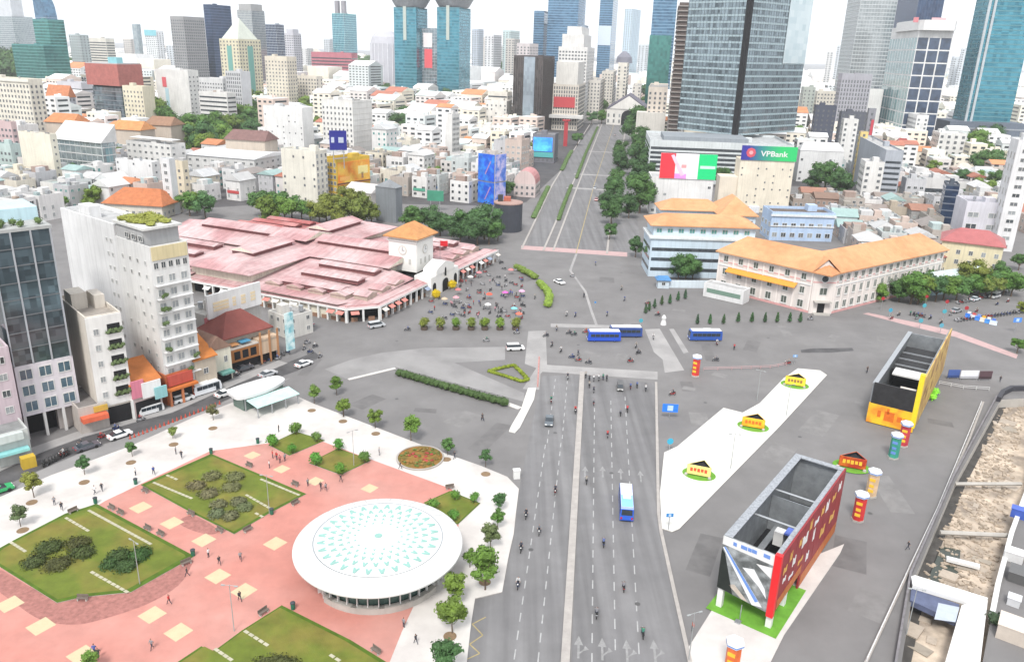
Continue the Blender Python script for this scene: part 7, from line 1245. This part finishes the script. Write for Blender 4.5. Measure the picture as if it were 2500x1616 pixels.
for x, y in ((520,700),(440,900),(780,420),(900,800),(860,1180),(760,960),(620,300),(500,250)): moto(10,x,y,86 if x > 640 else 266,'in the lanes of the wide road')
mg = 'parked motorbikes'
k = 0
while k < 78:
    x, y = rnd.uniform(1700,2380), rnd.uniform(440,850)
    if y < 860-(x-1700)*.62 and True: 
        if (x-1700)*.62+y < 700: continue
    if x > 2250 and y < 500: continue
    moto(5,x,y,rnd.choice((66,156))+rnd.uniform(-8,8),'',False,group=mg,lab='parked motorbike on the market forecourt '+('near the potted shrubs' if y > 720 else 'near the curved hedge' if x > 2080 else 'near the gate arcade')); k += 1
for i in range(22):
    f = i/21; moto(14,1625+720*f,665-95*f,rnd.uniform(100,125),'',False,group=mg,lab='parked motorbike along the right-hand street kerb')
for i in range(16):
    f = i/15; moto(14,1640+560*f,470-130*f,rnd.uniform(100,125),'',False,group=mg,lab='parked motorbike in the inner row of the right street')
for i in range(9): moto(4,230+17*i,1515-8.5*i,135+rnd.uniform(-8,8),'',False,group=mg,lab='parked motorbike outside the glass hotel',col=(.03,.03,.03))
for i in range(7): moto(4,1390+26*i,968-10*i,140+rnd.uniform(-8,8),'',False,group=mg,lab='parked motorbike outside the brown restaurant')
for i in range(5): moto(14,1110+40*i,595+6*i,rnd.uniform(60,120),'at the pink crossing',True)
# ================================================================== people
def person(c, x, y, pose, shirt, where, ang=None):
    s = shirt; nm = 'red' if s[0] > .35 and s[1] < .15 else 'white' if s[0] > .6 else 'blue' if s[2] > .2 and s[0] < .2 else 'grey' if s[0] > .18 else 'dark'
    o = place('person', PM[pose], None, P(c,x,y)+Vector((0,0,.15)), R_(ang if ang is not None else rnd.uniform(0,360)), color=s, scale=rnd.uniform(.95,1.05)); tag(o, f'{"walking" if pose == "walk" else "standing"} person in a {nm} shirt {where}', 'person', 'people in the square', True)
DKS, WHS, RDS, BLS, GYS = (.05,.05,.06), (.7,.7,.7), (.45,.05,.05), (.08,.12,.35), (.25,.25,.27)
for c, x, y, po, s, w in ((8,580,520,'walk',WHS,'on the pale pavement'),(8,625,500,'walk',DKS,'on the pale pavement'),(8,335,585,'stand',GYS,'on the pale pavement'),(8,380,618,'walk',DKS,'on the pale pavement'),(8,940,400,'walk',BLS,'on the pale pavement'),(8,1075,275,'stand',GYS,'on the pale pavement'),(8,1110,300,'walk',DKS,'on the pale pavement'),(8,830,405,'stand',WHS,'on the pale pavement'),
    (8,1340,950,'walk',DKS,'on the pink plaza'),(8,1470,925,'walk',GYS,'on the pink plaza'),(8,1275,905,'stand',WHS,'on the pink plaza'),(8,1145,1022,'walk',DKS,'on the pink plaza'),(8,1035,1192,'walk',RDS,'on the pink plaza'),(8,1465,1172,'walk',DKS,'on the pink plaza'),(8,930,1465,'walk',GYS,'on the pink plaza'),(8,580,1500,'walk',BLS,'on the pink plaza'),(8,605,1520,'walk',DKS,'on the pink plaza'),
    (8,1690,310,'stand',RDS,'between the small lawns'),(8,1665,300,'stand',RDS,'between the small lawns'),(8,1710,330,'stand',(.4,.12,.14),'between the small lawns'),(8,1740,318,'stand',GYS,'between the small lawns'),(8,1645,360,'stand',WHS,'between the small lawns'),(8,1960,495,'walk',DKS,'behind the round pavilion'),(8,1990,500,'walk',GYS,'behind the round pavilion'),(8,1880,470,'stand',GYS,'behind the round pavilion'),
    (9,975,1440,'walk',DKS,'on the pavement right of the pavilion'),(9,905,1345,'stand',GYS,'on the pavement right of the pavilion'),(9,545,512,'walk',DKS,'behind the round pavilion'),(9,765,358,'stand',GYS,'near the oval flower bed'),(9,885,438,'walk',DKS,'near the oval flower bed'),(9,1195,380,'walk',DKS,'near the oval flower bed'),(9,190,225,'stand',DKS,'near the glass shelter'),(9,1355,158,'walk',DKS,'crossing the asphalt square'),(11,1335,985,'walk',DKS,'on the lane by the excavation'),(11,265,1390,'stand',(.5,.08,.05),'at the corner of the concrete pad'),(7,1410,1170,'stand',DKS,'beside the far platform'),(14,185,1240,'stand',DKS,'on the far platform edge') if False else (14,625,1235,'stand',DKS,'between platform and yellow pavilion'),(14,2110,1350,'walk',DKS,'at the end of the site'),(10,160,345,'walk',DKS,'crossing the asphalt square')):
    person(c,x,y,po,s,w)
for i in range(44):
    x, y = rnd.uniform(1750,2360), rnd.uniform(540,850)
    person(5,x,y,rnd.choice(('stand','walk')),rnd.choice((DKS,WHS,RDS,BLS,GYS,(.5,.25,.3))),'in front of the market gate')
# ================================================================== street furniture
UM = []
umb = MB().lathe([(1.5,2.0),(1.46,2.1),(.8,2.45),(.02,2.7)], 8, cap=False).mesh('canopy', mat('umbrella_cloth', None, .8, .08, 1)); ump = MB().tube([(0,0,0),(0,0,2.65)], .03, 5).mesh('pole', STEEL)
for x, y, cl, lb in ((2140,712,(.7,.10,.06),'bright red'),(1910,735,(.6,.3,.34),'dusty pink'),(2010,590,(.62,.6,.58),'pale'),(1925,680,(.55,.16,.16),'brick red'),(2250,700,(.6,.12,.4),'magenta'),(2365,690,(.66,.35,.55),'mauve'),(1830,745,(.52,.4,.28),'tan'),(2130,785,(.74,.72,.7),'white'),(2312,812,(.2,.55,.6),'turquoise'),(2345,850,(.65,.15,.1),'scarlet'),(2070,560,(.55,.2,.22),'maroon'),(2290,540,(.62,.2,.2),'coral red')):
    t = thing('parasol', f'{lb} parasol among the motorbikes before the market', 'parasol', P(5,x,y), rnd.random(), 'market parasols'); t.scale = (.72,.72,.85); place('canopy', umb, t, color=cl); place('pole', ump, t)
yb_ = leafy(MB(), [(0,0,1.7,1.45,1.45,1.4)], 420, .2, random.Random(2), core=.95).mesh('flower_ball', mat('yellow_flowers', (.62,.45,.01), .8, .3, 2))
for x, y, lb in ((1772,712,'nearer big yellow flower ball at the clock gate'),(1884,645,'farther big yellow flower ball at the clock gate')):
    t = thing('flower_ball', lb, 'flower display', P(5,x,y), 0, 'flower balls'); place('flower_ball', yb_, t, scale=1.05); build('stand', MB().cyl(0,0,0,.5,.6,10), CONC, t)
fl = thing('flag_pole', 'red flag on a pole above the market roof', 'flag', P(5,1800,440,6.0)); build('pole', MB().tube([(0,0,0),(0,0,7)], .08, 6), STEEL, fl); build('flag', MB().add([(0,0,6.8),(1.3,.2,6.7),(2.6,-.1,6.9),(2.6,0,5.0),(1.3,.3,4.8),(0,0,5.0)], [(0,1,4,5),(1,2,3,4)]), mat('red_flag', (.6,.02,.03), .8, .1, 1), fl)
BN = MB().box(-.8,.8,-.25,.25,.40,.47).mesh('seat', mat('bench_slats', (.16,.13,.11), .8, .2, 3)); BL = MB().box(-.08,.08,-.22,.22,0,.4).mesh('leg', CONC); BK = MB().box(-.8,.8,.2,.27,.5,.9).mesh('backrest', MATS['bench_slats'])
for c, x, y, a in ((8,1520,352,-32),(8,1800,468,-32),(8,885,508,-32),(8,1165,648,-32),(8,1340,750,-32),(8,1515,745,55),(8,1805,582,55),(8,680,612,-32),(8,735,642,-32),(8,900,738,-32),(8,980,772,-32),(8,1140,948,45),(8,505,1168,0),(8,1610,1250,57),(8,450,632,57),(9,1170,552,20),(9,745,1490,-40)):
    t = thing('bench', 'dark slatted bench beside a lawn edge', 'bench', P(c,x,y)+Vector((0,0,.15)), R_(a), 'benches', True); place('seat', BN, t); place('backrest', BK, t); [place('leg', BL, t, (s,0,0)) for s in (-.6,.6)]
LB_ = MB().lathe([(.3,0),(.34,.9),(.36,.95)], 10).mesh('body', mat('bin_green', (.03,.14,.09), .6, .1, 2)); LL = MB().lathe([(.38,.95),(.36,1.08),(.1,1.15)], 10).mesh('lid', mat('bin_lid', (.05,.06,.07), .6))
for c, x, y in ((8,1660,642),(8,830,458),(8,1290,272),(8,585,575),(8,1180,895),(9,272,1240),(9,70,290)):
    t = thing('litter_bin', 'green litter bin at a lawn corner', 'bin', P(c,x,y)+Vector((0,0,.2)), 0, 'litter bins', True); place('body', LB_, t); place('lid', LL, t)
LP = MB().tube([(0,0,0),(0,0,7.6)], [.075,.045], 7).mesh('pole', mat('pale_pole', (.36,.38,.38), .5, .1, 1, metal=.2)); LA = MB().tube([(-.8,0,7.5),(.8,0,7.5)], .035, 5).mesh('arm', MATS['pale_pole']); LH = MB().box(-.25,.25,-.1,.1,-.06,.05).mesh('lamp_head', MATS['pale_pole'])
for c, x, y, lb in ((8,855,1070,'on the left lawn'),(8,1645,640,'at the tip of the middle lawn'),(8,1430,1355,'by the bottom lawn'),(9,620,420,'behind the diamond lawn'),(11,455,580,'on the edge of the white platform'),(15,1440,650,'in the middle of the white platform'),(15,1095,470,'behind the amber display'),(10,1185,1530,'at the corner of the concrete pad'),(11,1330,1400,'along the site lane')):
    t = thing('lamp_post', f'slim pale lamp post {lb}', 'lamp post', P(c,x,y), R_(rnd.uniform(-40,40)), 'lamp posts'); place('pole', LP, t); place('arm', LA, t); [place('lamp_head', LH, t, (s,0,7.45)) for s in (-.9,.9)]
def sign(c, x, y, shape, col, h_, w, label, cat='sign'):
    if shape == 'r': w *= .66; col = tuple(v*.7 for v in col)
    t = thing('road_sign', label, cat, P(c,x,y), R_(rnd.uniform(-8,8)), 'road signs'); build('post', MB().tube([(0,0,0),(0,0,h_)], .06, 6), STEEL, t); q = MB()
    if shape == 'r': q.xf = Matrix.Translation((0,-.08,h_)) @ Matrix.Rotation(math.pi/2,4,'X'); q.lathe([(w/2,0),(w/2,.06)], 20)
    else: q.box(-w/2,w/2,-.12,-.06,h_-w*.28,h_+w*.28)
    build('panel', q, mat('sign_'+label.split()[0]+label.split()[1], col, .5, .1, 2), t)
    if shape == 's': build('symbol', MB().box(-w*.18,w*.18,-.15,-.121,h_-w*.18,h_+w*.18), mat('sign_symbol', (.5,.65,.85), .5), t)
for c, x, y, sh_, cl, h_, w, lb in ((11,150,330,'s',(.03,.2,.75),2.6,3.4,'wide blue direction sign beside the wide road'),(11,150,490,'r',(.06,.5,.75),2.2,2.0,'round cyan sign below the blue direction sign'),(11,145,885,'s',(.05,.25,.6),3.0,1.2,'small blue sign at the tip of the white platform'),(6,1030,690,'r',(.1,.5,.62),2.6,1.8,'cyan round sign by the conifer kerb'),
    (14,870,640,'r',(.08,.45,.65),3,1.9,'round blue sign before the street trees'),(14,1245,600,'r',(.1,.5,.6),3.4,2.0,'teal round sign on the right street'),(14,1470,660,'r',(.1,.5,.6),3.2,2.0,'turquoise round sign beside it on the right street'),(14,1210,745,'r',(.12,.5,.62),2.6,2.0,'aqua round sign behind the yellow pavilion'),(14,1440,800,'r',(.15,.5,.65),2.6,2.0,'pale cyan round sign behind the yellow pavilion'),(14,2275,790,'s',(.08,.25,.7),4,2.6,'large blue sign at the right edge'),(14,780,540,'r',(.55,.04,.05),4,1.7,'red round sign in the street trees'),(14,1265,530,'r',(.5,.04,.05),4.4,1.6,'crimson round sign on the right street'),(14,1490,590,'r',(.5,.05,.06),4.4,1.8,'scarlet round sign on the right street'),(14,1710,650,'r',(.5,.05,.06),4,1.9,'dark red round sign near the blue barriers'),(6,715,560,'r',(.2,.25,.5),2.6,.9,'small blue sign on the pale lane line'),(6,2095,930,'s',(.2,.35,.6),2.2,1.2,'pale blue sign by the far platform')): sign(c,x,y,sh_,cl,h_,w,lb)
for i in range(6):
    f = i/5; a_ = P(14,1760+55*i,620+16*i); t = thing('water_barrier', ['leftmost blue plastic barrier in the short row','second barrier of the row, white','third barrier of the row, blue','fourth barrier of the row, white and orange','fifth barrier of the row, blue','rightmost barrier of the row, pale'][i], 'barrier', a_, R_(-40), 'plastic barriers'); cl = [(.04,.2,.7),(.75,.75,.75),(.05,.22,.7),(.72,.66,.55),(.06,.25,.65),(.62,.70,.78)][i]
    build('body', side_extrude(MB(), [(-.3,0),(.3,0),(.22,.35),(.12,.5),(.1,1.3),(-.1,1.3),(-.12,.5),(-.22,.35)], 2.0), PAINTO, t, color=cl, rz=math.pi/2); build('foot', MB().box(-1.02,1.02,-.34,.34,0,.08), PAINTO, t, color=tuple(v*.7 for v in cl)); build('flag_board', MB().box(-.5,.5,-.04,.04,1.3,2.0), PAINTO, t, color=[(.7,.7,.72),(.6,.1,.1),(.2,.3,.7),(.75,.4,.05),(.75,.75,.7),(.1,.2,.6)][i])
cn = MB().lathe([(.22,0),(.22,.04),(.16,.05),(.03,.7)], 10).mesh('cone_body', mat('red_cone', (.5,.08,.05), .6, .1, 2)); cnb = MB().box(-.25,.25,-.25,.25,0,.05).mesh('cone_foot', BLACKR)
for i in range(22):
    f = i/21; t = thing('traffic_cone', 'small red cone along the edge of the dark shop street', 'cone', P(4,700+480*f,1365-185*f), 0, 'traffic cones', True); place('cone_body', cn, t, scale=1.2); place('cone_foot', cnb, t)
bol = MB().lathe([(.16,0),(.16,.75),(.1,.9)], 8).mesh('bollard', mat('pink_bollard', (.6,.3,.28), .6))
for i in range(10):
    f = i/9; o = place('bollard', bol, None, P(6,985+40*f,980-60*f) if False else P(16,205-20*f,560+370*f), 0, scale=1.1); tag(o, 'short pinkish bollard beside the pale concrete patch', 'bollard', 'bollards', True)
tag(build('utility_cabinet', MB().box(-.6,.6,-.4,.4,0,1.7).box(-.7,.7,-.5,.5,1.7,1.82), WHITEP, loc=P(10,328,625), rz=.2), 'white cabinet at the corner of the plaza pavement', 'cabinet')
tag(build('stone_sculpture', MB().lathe([(.9,0),(.8,.5),(.55,1.4),(.7,2.2),(.3,2.9)], 9), WHITEP, loc=P(6,1190,660)), 'white round stone beside the curved kerb', 'sculpture')
# ================================================================== filler town houses on the free lots
LMK = [(x, y, n) for x, y, n in ((60,330,'cream tower block'),(230,330,'white shopping block'),(330,380,'broad white block'),(430,290,'park'),(520,390,'wide white-roofed hall'),(700,290,'white slab block'),(880,280,'tall white hotel'),(830,430,'yellow building'),(980,330,'slim white tower'),(1180,430,'blue billboards'),(1000,230,'twin towers'),(1300,250,'brown office slab'),(1320,350,'blue screen'),(1700,320,'dark glass tower'),(1880,410,'bank building'),(2020,400,'plain white block'),(2170,430,'striped apartments'),(2270,330,'white mansion'),(2200,200,'gridded white tower'),(2400,240,'teal skyscraper'),(2420,510,'lilac building'),(120,200,'teal office tower'),(350,200,'brick-topped building'),(480,210,'emblem hotel'),(620,160,'cream postmodern tower'),(800,150,'domed grey tower'),(1510,240,'opera house'),(1980,170,'grey tower'),(1880,200,'dark glass tower'))]
def in_foot(p, r):
    for (c, a, hw, hd) in FOOT:
        d = p-c; lx = d.x*math.cos(a)+d.y*math.sin(a); ly = -d.x*math.sin(a)+d.y*math.cos(a)
        if abs(lx) < hw+r and abs(ly) < hd+r: return True
    return False
YL = [(-400,560),(0,560),(440,500),(560,492),(700,485),(900,482),(1040,488),(1180,505),(1260,500),(1290,400),(1330,330),(1560,300),(1590,420),(1640,430),(1930,440),(2020,440),(2040,640),(2200,650),(2300,620),(2350,575),(2500,570),(2900,600)]
def ylim(x):
    for (a, ya), (b_, yb2) in zip(YL, YL[1:]):
        if a <= x <= b_: return ya+(yb2-ya)*(x-a)/(b_-a)
    return 500
tdg = struct(tri_sheet('old_town_streets', [V2(P(0,x,y)) for x, y in ((-300,420),(420,488),(700,470),(1180,480),(1225,470),(1300,400),(1380,290),(1000,220),(200,190),(-300,190))], .006, mat('shaded_town_asphalt', (.085,.082,.085), .9, .25, .1)))  # asphalt darkened so its colour carries the shade between houses
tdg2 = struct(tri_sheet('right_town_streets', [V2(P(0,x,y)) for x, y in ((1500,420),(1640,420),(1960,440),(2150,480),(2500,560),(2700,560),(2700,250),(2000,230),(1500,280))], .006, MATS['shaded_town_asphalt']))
TREEP = [(o.location.x, o.location.y, o.scale.x) for o in bpy.data.objects if o.get('category') == 'tree' and o.location.y > 280]
rnd = random.Random(99)
def lots():
    out = []
    for (y0, y1, sz) in ((270,470,11.5),(470,620,14),(620,800,19),(800,1150,28),(1150,1900,44),(1900,3400,80)):
        for grid, side in ((66,-1),(-9,1)):
            a = R_(grid if side < 0 else -9); ca, sa = math.cos(a), math.sin(a); n = int(3600/sz)
            for i in range(-n, n):
                for j in range(-n, n):
                    if i % 7 == 0 and sz < 30: continue          # lanes
                    x, y = ca*i*sz-sa*j*sz*1.05, sa*i*sz+ca*j*sz*1.05
                    if not (y0 <= y < y1): continue
                    bxl = 13.6+(y-316)*.137               # boulevard axis
                    if side < 0 and x > bxl-22 or side > 0 and x < bxl+52: 
                        if y < 900: continue
                        if side < 0 and x > bxl: continue
                        if side > 0 and x < bxl: continue
                    if abs(x-bxl-15) < 45 and y < 905: continue
                    if abs(x) > y*.72+30: continue
                    out.append((x, y, sz, a))
    return out
cands = []
for x, y, sz, a in lots():
    p = Vector((x, y, 0)); q = proj((x, y, 0))
    if q[1] > ylim(q[0])-4 or q[0] < -120 or q[0] > 2620: continue
    if in_foot(p, sz*.42): continue
    if any((x-tx)**2+(y-ty)**2 < (ts*.75+sz*.3)**2 for tx, ty, ts in TREEP): continue
    if 345 < q[0] < 645 and 262 < q[1] < 392 or q[0] < 165 and 150 < q[1] < 232: continue
    if rnd.random() < .12: continue
    cands.append((x, y, sz, a, q))
cands.sort(key=lambda t: t[1])
WCOL = [((.80,.80,.80),'white'),((.80,.79,.78),'white'),((.80,.79,.78),'white'),((.80,.79,.78),'white'),((.78,.77,.74),'white'),((.78,.73,.63),'cream'),((.74,.68,.56),'beige'),((.58,.58,.60),'grey'),((.62,.66,.66),'pale green'),((.66,.54,.48),'tan'),((.74,.70,.68),'off-white'),((.50,.45,.41),'brownish')]
FR = [((.70,.70,.70),'white flat roof'),((.50,.49,.48),'grey flat roof'),((.36,.35,.35),'dark flat roof'),((.55,.64,.62),'pale green roof deck')]
PR_ = [((.74,.74,.74),'white sheet roof',SHEET),((.62,.62,.62),'silver sheet roof',SHEET),((.58,.24,.12),'orange tiled roof',TILE),((.42,.17,.12),'red-brown tiled roof',TILE),((.66,.67,.68),'pale sheet roof',SHEET),((.34,.30,.28),'rusty sheet roof',SHEET),((.74,.74,.74),'white sheet roof',SHEET),((.40,.56,.54),'teal sheet roof',SHEET)]
NIND = 298; far = []
for i, (x, y, sz, a, q) in enumerate(cands):
    w, d = sz*rnd.uniform(.76,.97), sz*rnd.uniform(.8,1.0)
    near = q[1] > ylim(q[0])-45
    h = rnd.choice((6.5,7.5,9,10,10,11.5,13,14.5)) if y < 560 else rnd.choice((8,10,12,14,16,20)) if y < 800 else rnd.uniform(9,26) if y < 1150 else rnd.uniform(10,32)
    if rnd.random() < .07 and not near: h *= 1.7
    if near and q[0] < 1900: h = min(h, 10)
    if q[0] > 1560 and y < 560: h *= .75
    brown = q[0] > 1900 and y < 400
    if brown: h = min(h, 7.5)
    ang = a-math.pi/2 if rnd.random() < .5 and math.degrees(a) > 0 else a
    if math.degrees(ang) > 20: ang -= math.pi/2
    wc = rnd.choice(WCOL[7:10]+WCOL[11:]) if brown else rnd.choice(WCOL); flat = rnd.random() < .68; rc = rnd.choice(FR) if flat else rnd.choice(PR_ if y < 1300 else PR_[:2])
    A = Vector((x-math.cos(ang)*w/2+math.sin(ang)*d/2, y-math.sin(ang)*w/2-math.cos(ang)*d/2, 0))
    if i >= NIND: far.append((A, ang, w, d, h, wc[0], rc, flat)); continue
    lm = min(LMK, key=lambda t: (t[0]-q[0])**2+(t[1]-q[1]+15)**2*1.5); dx = q[0]-lm[0]; rel = 'left of' if dx < -70 else 'right of' if dx > 70 else 'near'
    st = max(1, round(h/3.4)); size = 'low' if st <= 2 else 'mid-height' if st <= 4 else 'tall'
    b_ = B(f'{size} {wc[1]} house with {rc[1]} {rel} the {lm[2]}', A, w, d, h, ang, wc[0], cat='house', name='town_house', group='houses of the old town', auto=True, keep=False)
    if flat: b_.flat(rc[0], .9, rnd.choice((2,3,4,5)))
    else: b_.pitched(rc[0], rnd.uniform(1.6,3.4), None, .5, rnd.choice((0,0,2)), rc[2])
    b_.windows(rnd.choice((1.2,1.5,1.9)), rnd.choice((1.3,1.5,1.8)), rnd.choice((2.7,3.2,3.8)), 3.3, skip=.15, mesh=rnd.choice((WIN,WIN,WIN3,WIN2)))
    if flat and rnd.random() < .35: b_.block('roof_shed', w*.1, w*.6, d*.35, d*.9, h+.06, h+rnd.uniform(2.2,3.2), rnd.choice(((.66,.66,.66),(.4,.3,.26),(.5,.6,.6))))
    if rnd.random() < .25: b_.sign('F', w*.1, w*.9, h*.35, h*.35+1.4, rnd.choice(((.5,.08,.08),(.08,.2,.45),(.6,.45,.1),(.1,.35,.25))), 'shop_sign', .3)
# farther lots read as one mass: a single mesh of separate houses with roofs and window strips
if far:
    fm = MB(); fmats = []; idx = {}
    def mi(key, m):
        if key not in idx: idx[key] = len(fmats); fmats.append(m)
        return idx[key]
    for A, ang, w, d, h, wc, rc, flat in far:
        fm.xf = Matrix.Translation(A) @ Matrix.Rotation(ang, 4, 'Z'); k = mi(('w',wc), mat('far_wall_%d' % len(idx), wc, .85, .12, .1)); r = mi(('r',rc[0]), mat('far_roof_%d' % len(idx), rc[0], .85, .2, .1)); g = mi('g', WGLASS)
        if flat: fm.box(0,w,0,d,0,h,k,r)
        else: fm.box(0,w,0,d,0,h,k); fm.gable(0,w,0,d,h,h+min(w,d)*.2,'x',r,k,.4,.2)
        if flat and A.y < 1100:
            for j in range(2): xx, yy, q_ = rnd.uniform(.15,.7)*w, rnd.uniform(.2,.7)*d, rnd.uniform(1,2.4); fm.box(xx,xx+q_*1.4,yy,yy+q_,h,h+rnd.uniform(1,2.8),k)
        if A.y < 1300:
            for z in range(1, int(h/3.6)+1):
                zz = z*3.6-1.6
                if zz+1.4 > h: break
                n = max(1, int(w/5))
                for j in range(n): fm.box(w*(j+.25)/n,w*(j+.75)/n,-.08,-.01,zz,zz+1.5,g)
                fm.box(w+.01,w+.08,d*.15,d*.85,zz,zz+1.4,g); fm.box(-.08,-.01,d*.15,d*.85,zz,zz+1.4,g)
    o = build('distant_houses', fm, fmats); stuff(o); o['label'] = 'distant mass of low houses stretching to the horizon'; o['category'] = 'houses'
# far trees between them
rnd = random.Random(123); tot = 0; tl_ = []
for k in range(9000):
    y = rnd.choice((rnd.uniform(330,700), rnd.uniform(700,1900))); x = rnd.uniform(-.7,.7)*y; p = Vector((x,y,0)); q = proj((x,y,0)); bxl = 13.6+(y-316)*.137
    if q[1] > ylim(q[0])-14 or q[0] < -60 or q[0] > 2560 or abs(x-bxl-15) < 48 and y < 905: continue
    if in_foot(p, 2.5): continue
    if any(abs(x-c[0]) < c[2]*.42 and abs(y-c[1]) < c[2]*.42 for c in cands): continue
    lm = min(LMK, key=lambda t: (t[0]-q[0])**2+(t[1]-q[1])**2); w = rnd.uniform(7,12) if y < 700 else rnd.uniform(11,20)
    tl_.append((y, p, w, lm)); tot += 1
    if tot > 260: break
tl_.sort(key=lambda t: t[0]); ft = MB()
for i, (y, p, w, lm) in enumerate(tl_):
    if i < 100: tree_at(p, w, f'street tree among roofs near the {lm[2]}', 'street trees of the town', rnd=rnd); continue
    r = w/2; bl_ = [(p.x+rnd.uniform(-.5,.5)*r, p.y+rnd.uniform(-.5,.5)*r, r*rnd.uniform(.9,1.5), r*.55, r*.55, r*.45) for _ in range(5)]
    leafy(ft, bl_, 26, r*.13, rnd); ft.tube([(p.x,p.y,0),(p.x,p.y,r)], r*.07, 5, 1)
o = stuff(build('distant_trees', ft, [LEAF, BARK], color=(.05,.095,.022))); o['label'] = 'scattered far trees among the distant roofs'; o['category'] = 'trees'
# ================================================================== air
zt = max((o.matrix_world @ Vector(c_)).z if False else o.bound_box[6][2] for o in bpy.data.objects if o.type == 'MESH' and o.get('kind') != 'structure')
b = MB(); b.box(-6900, 6900, -290, 11900, -8, max(320, 90)); hz = build('haze', b, []); hz['kind'] = 'stuff'; hz['label'] = 'pale haze over the city'
hm = bpy.data.materials.new('haze_air'); hm.use_nodes = True; t_ = hm.node_tree; t_.nodes.remove(t_.nodes['Principled BSDF']); pv = t_.nodes.new('ShaderNodeVolumePrincipled'); pv.inputs['Color'].default_value = (.93,.965,1,1); pv.inputs['Density'].default_value = HAZE_D; pv.inputs['Anisotropy'].default_value = .2; t_.links.new(pv.outputs[0], t_.nodes['Material Output'].inputs['Volume']); hz.data.materials.clear(); hz.data.materials.append(hm)
# ================================================================== labels that single out: number look-alikes along the photo
ORD = ['leftmost','second from left','third from left','fourth from left','fifth from left','sixth from left','seventh from left','eighth from left','ninth from left','tenth from left','eleventh from left','twelfth from left','thirteenth from left','fourteenth from left','fifteenth from left','sixteenth from left','seventeenth from left','eighteenth from left','nineteenth from left','twentieth from left','twenty-first from left','twenty-second from left','twenty-third from left','twenty-fourth from left','twenty-fifth from left','twenty-sixth from left']
grp = {}
for o in AUTO: grp.setdefault(o['label'], []).append(o)
for lb, os_ in grp.items():
    if len(os_) == 1: continue
    os_.sort(key=lambda o: proj((o.location.x, o.location.y, o.location.z+1))[0])
    for i, o in enumerate(os_):
        if len(os_) <= len(ORD): o['label'] = ' '.join(lb.split()[:12])+', '+ORD[i]
# near windows: frame and pane as separate pieces
fm_ = MB(); t = .06
for x0, x1, z0, z1 in ((-.5,-.5+t,-.5,.5),(.5-t,.5,-.5,.5),(-.5+t,.5-t,-.5,-.5+t),(-.5+t,.5-t,.5-t,.5),(-.025,.025,-.5+t,.5-t)): fm_.box(x0,x1,-.1,0,z0,z1,0)
fm_ = fm_.mesh('window_frame', WFRAME); pan = {}
bpy.context.view_layer.update()
for o in [o for o in bpy.data.objects if o.type == 'MESH' and o.name.split('.')[0] == 'window' and len(o.data.polygons) > 20]:
    if o.parent is None or o.parent.parent is not None or o.matrix_world.translation.xy.length > 300: continue
    g = o.data.materials[1]
    if g.name not in pan: pan[g.name] = MB().add([(-.44,-.03,-.44),(.44,-.03,-.44),(.44,-.03,.44),(-.44,-.03,.44)], [(0,1,2,3)]).mesh('pane', g)
    o.data = fm_; place('pane', pan[g.name], o)
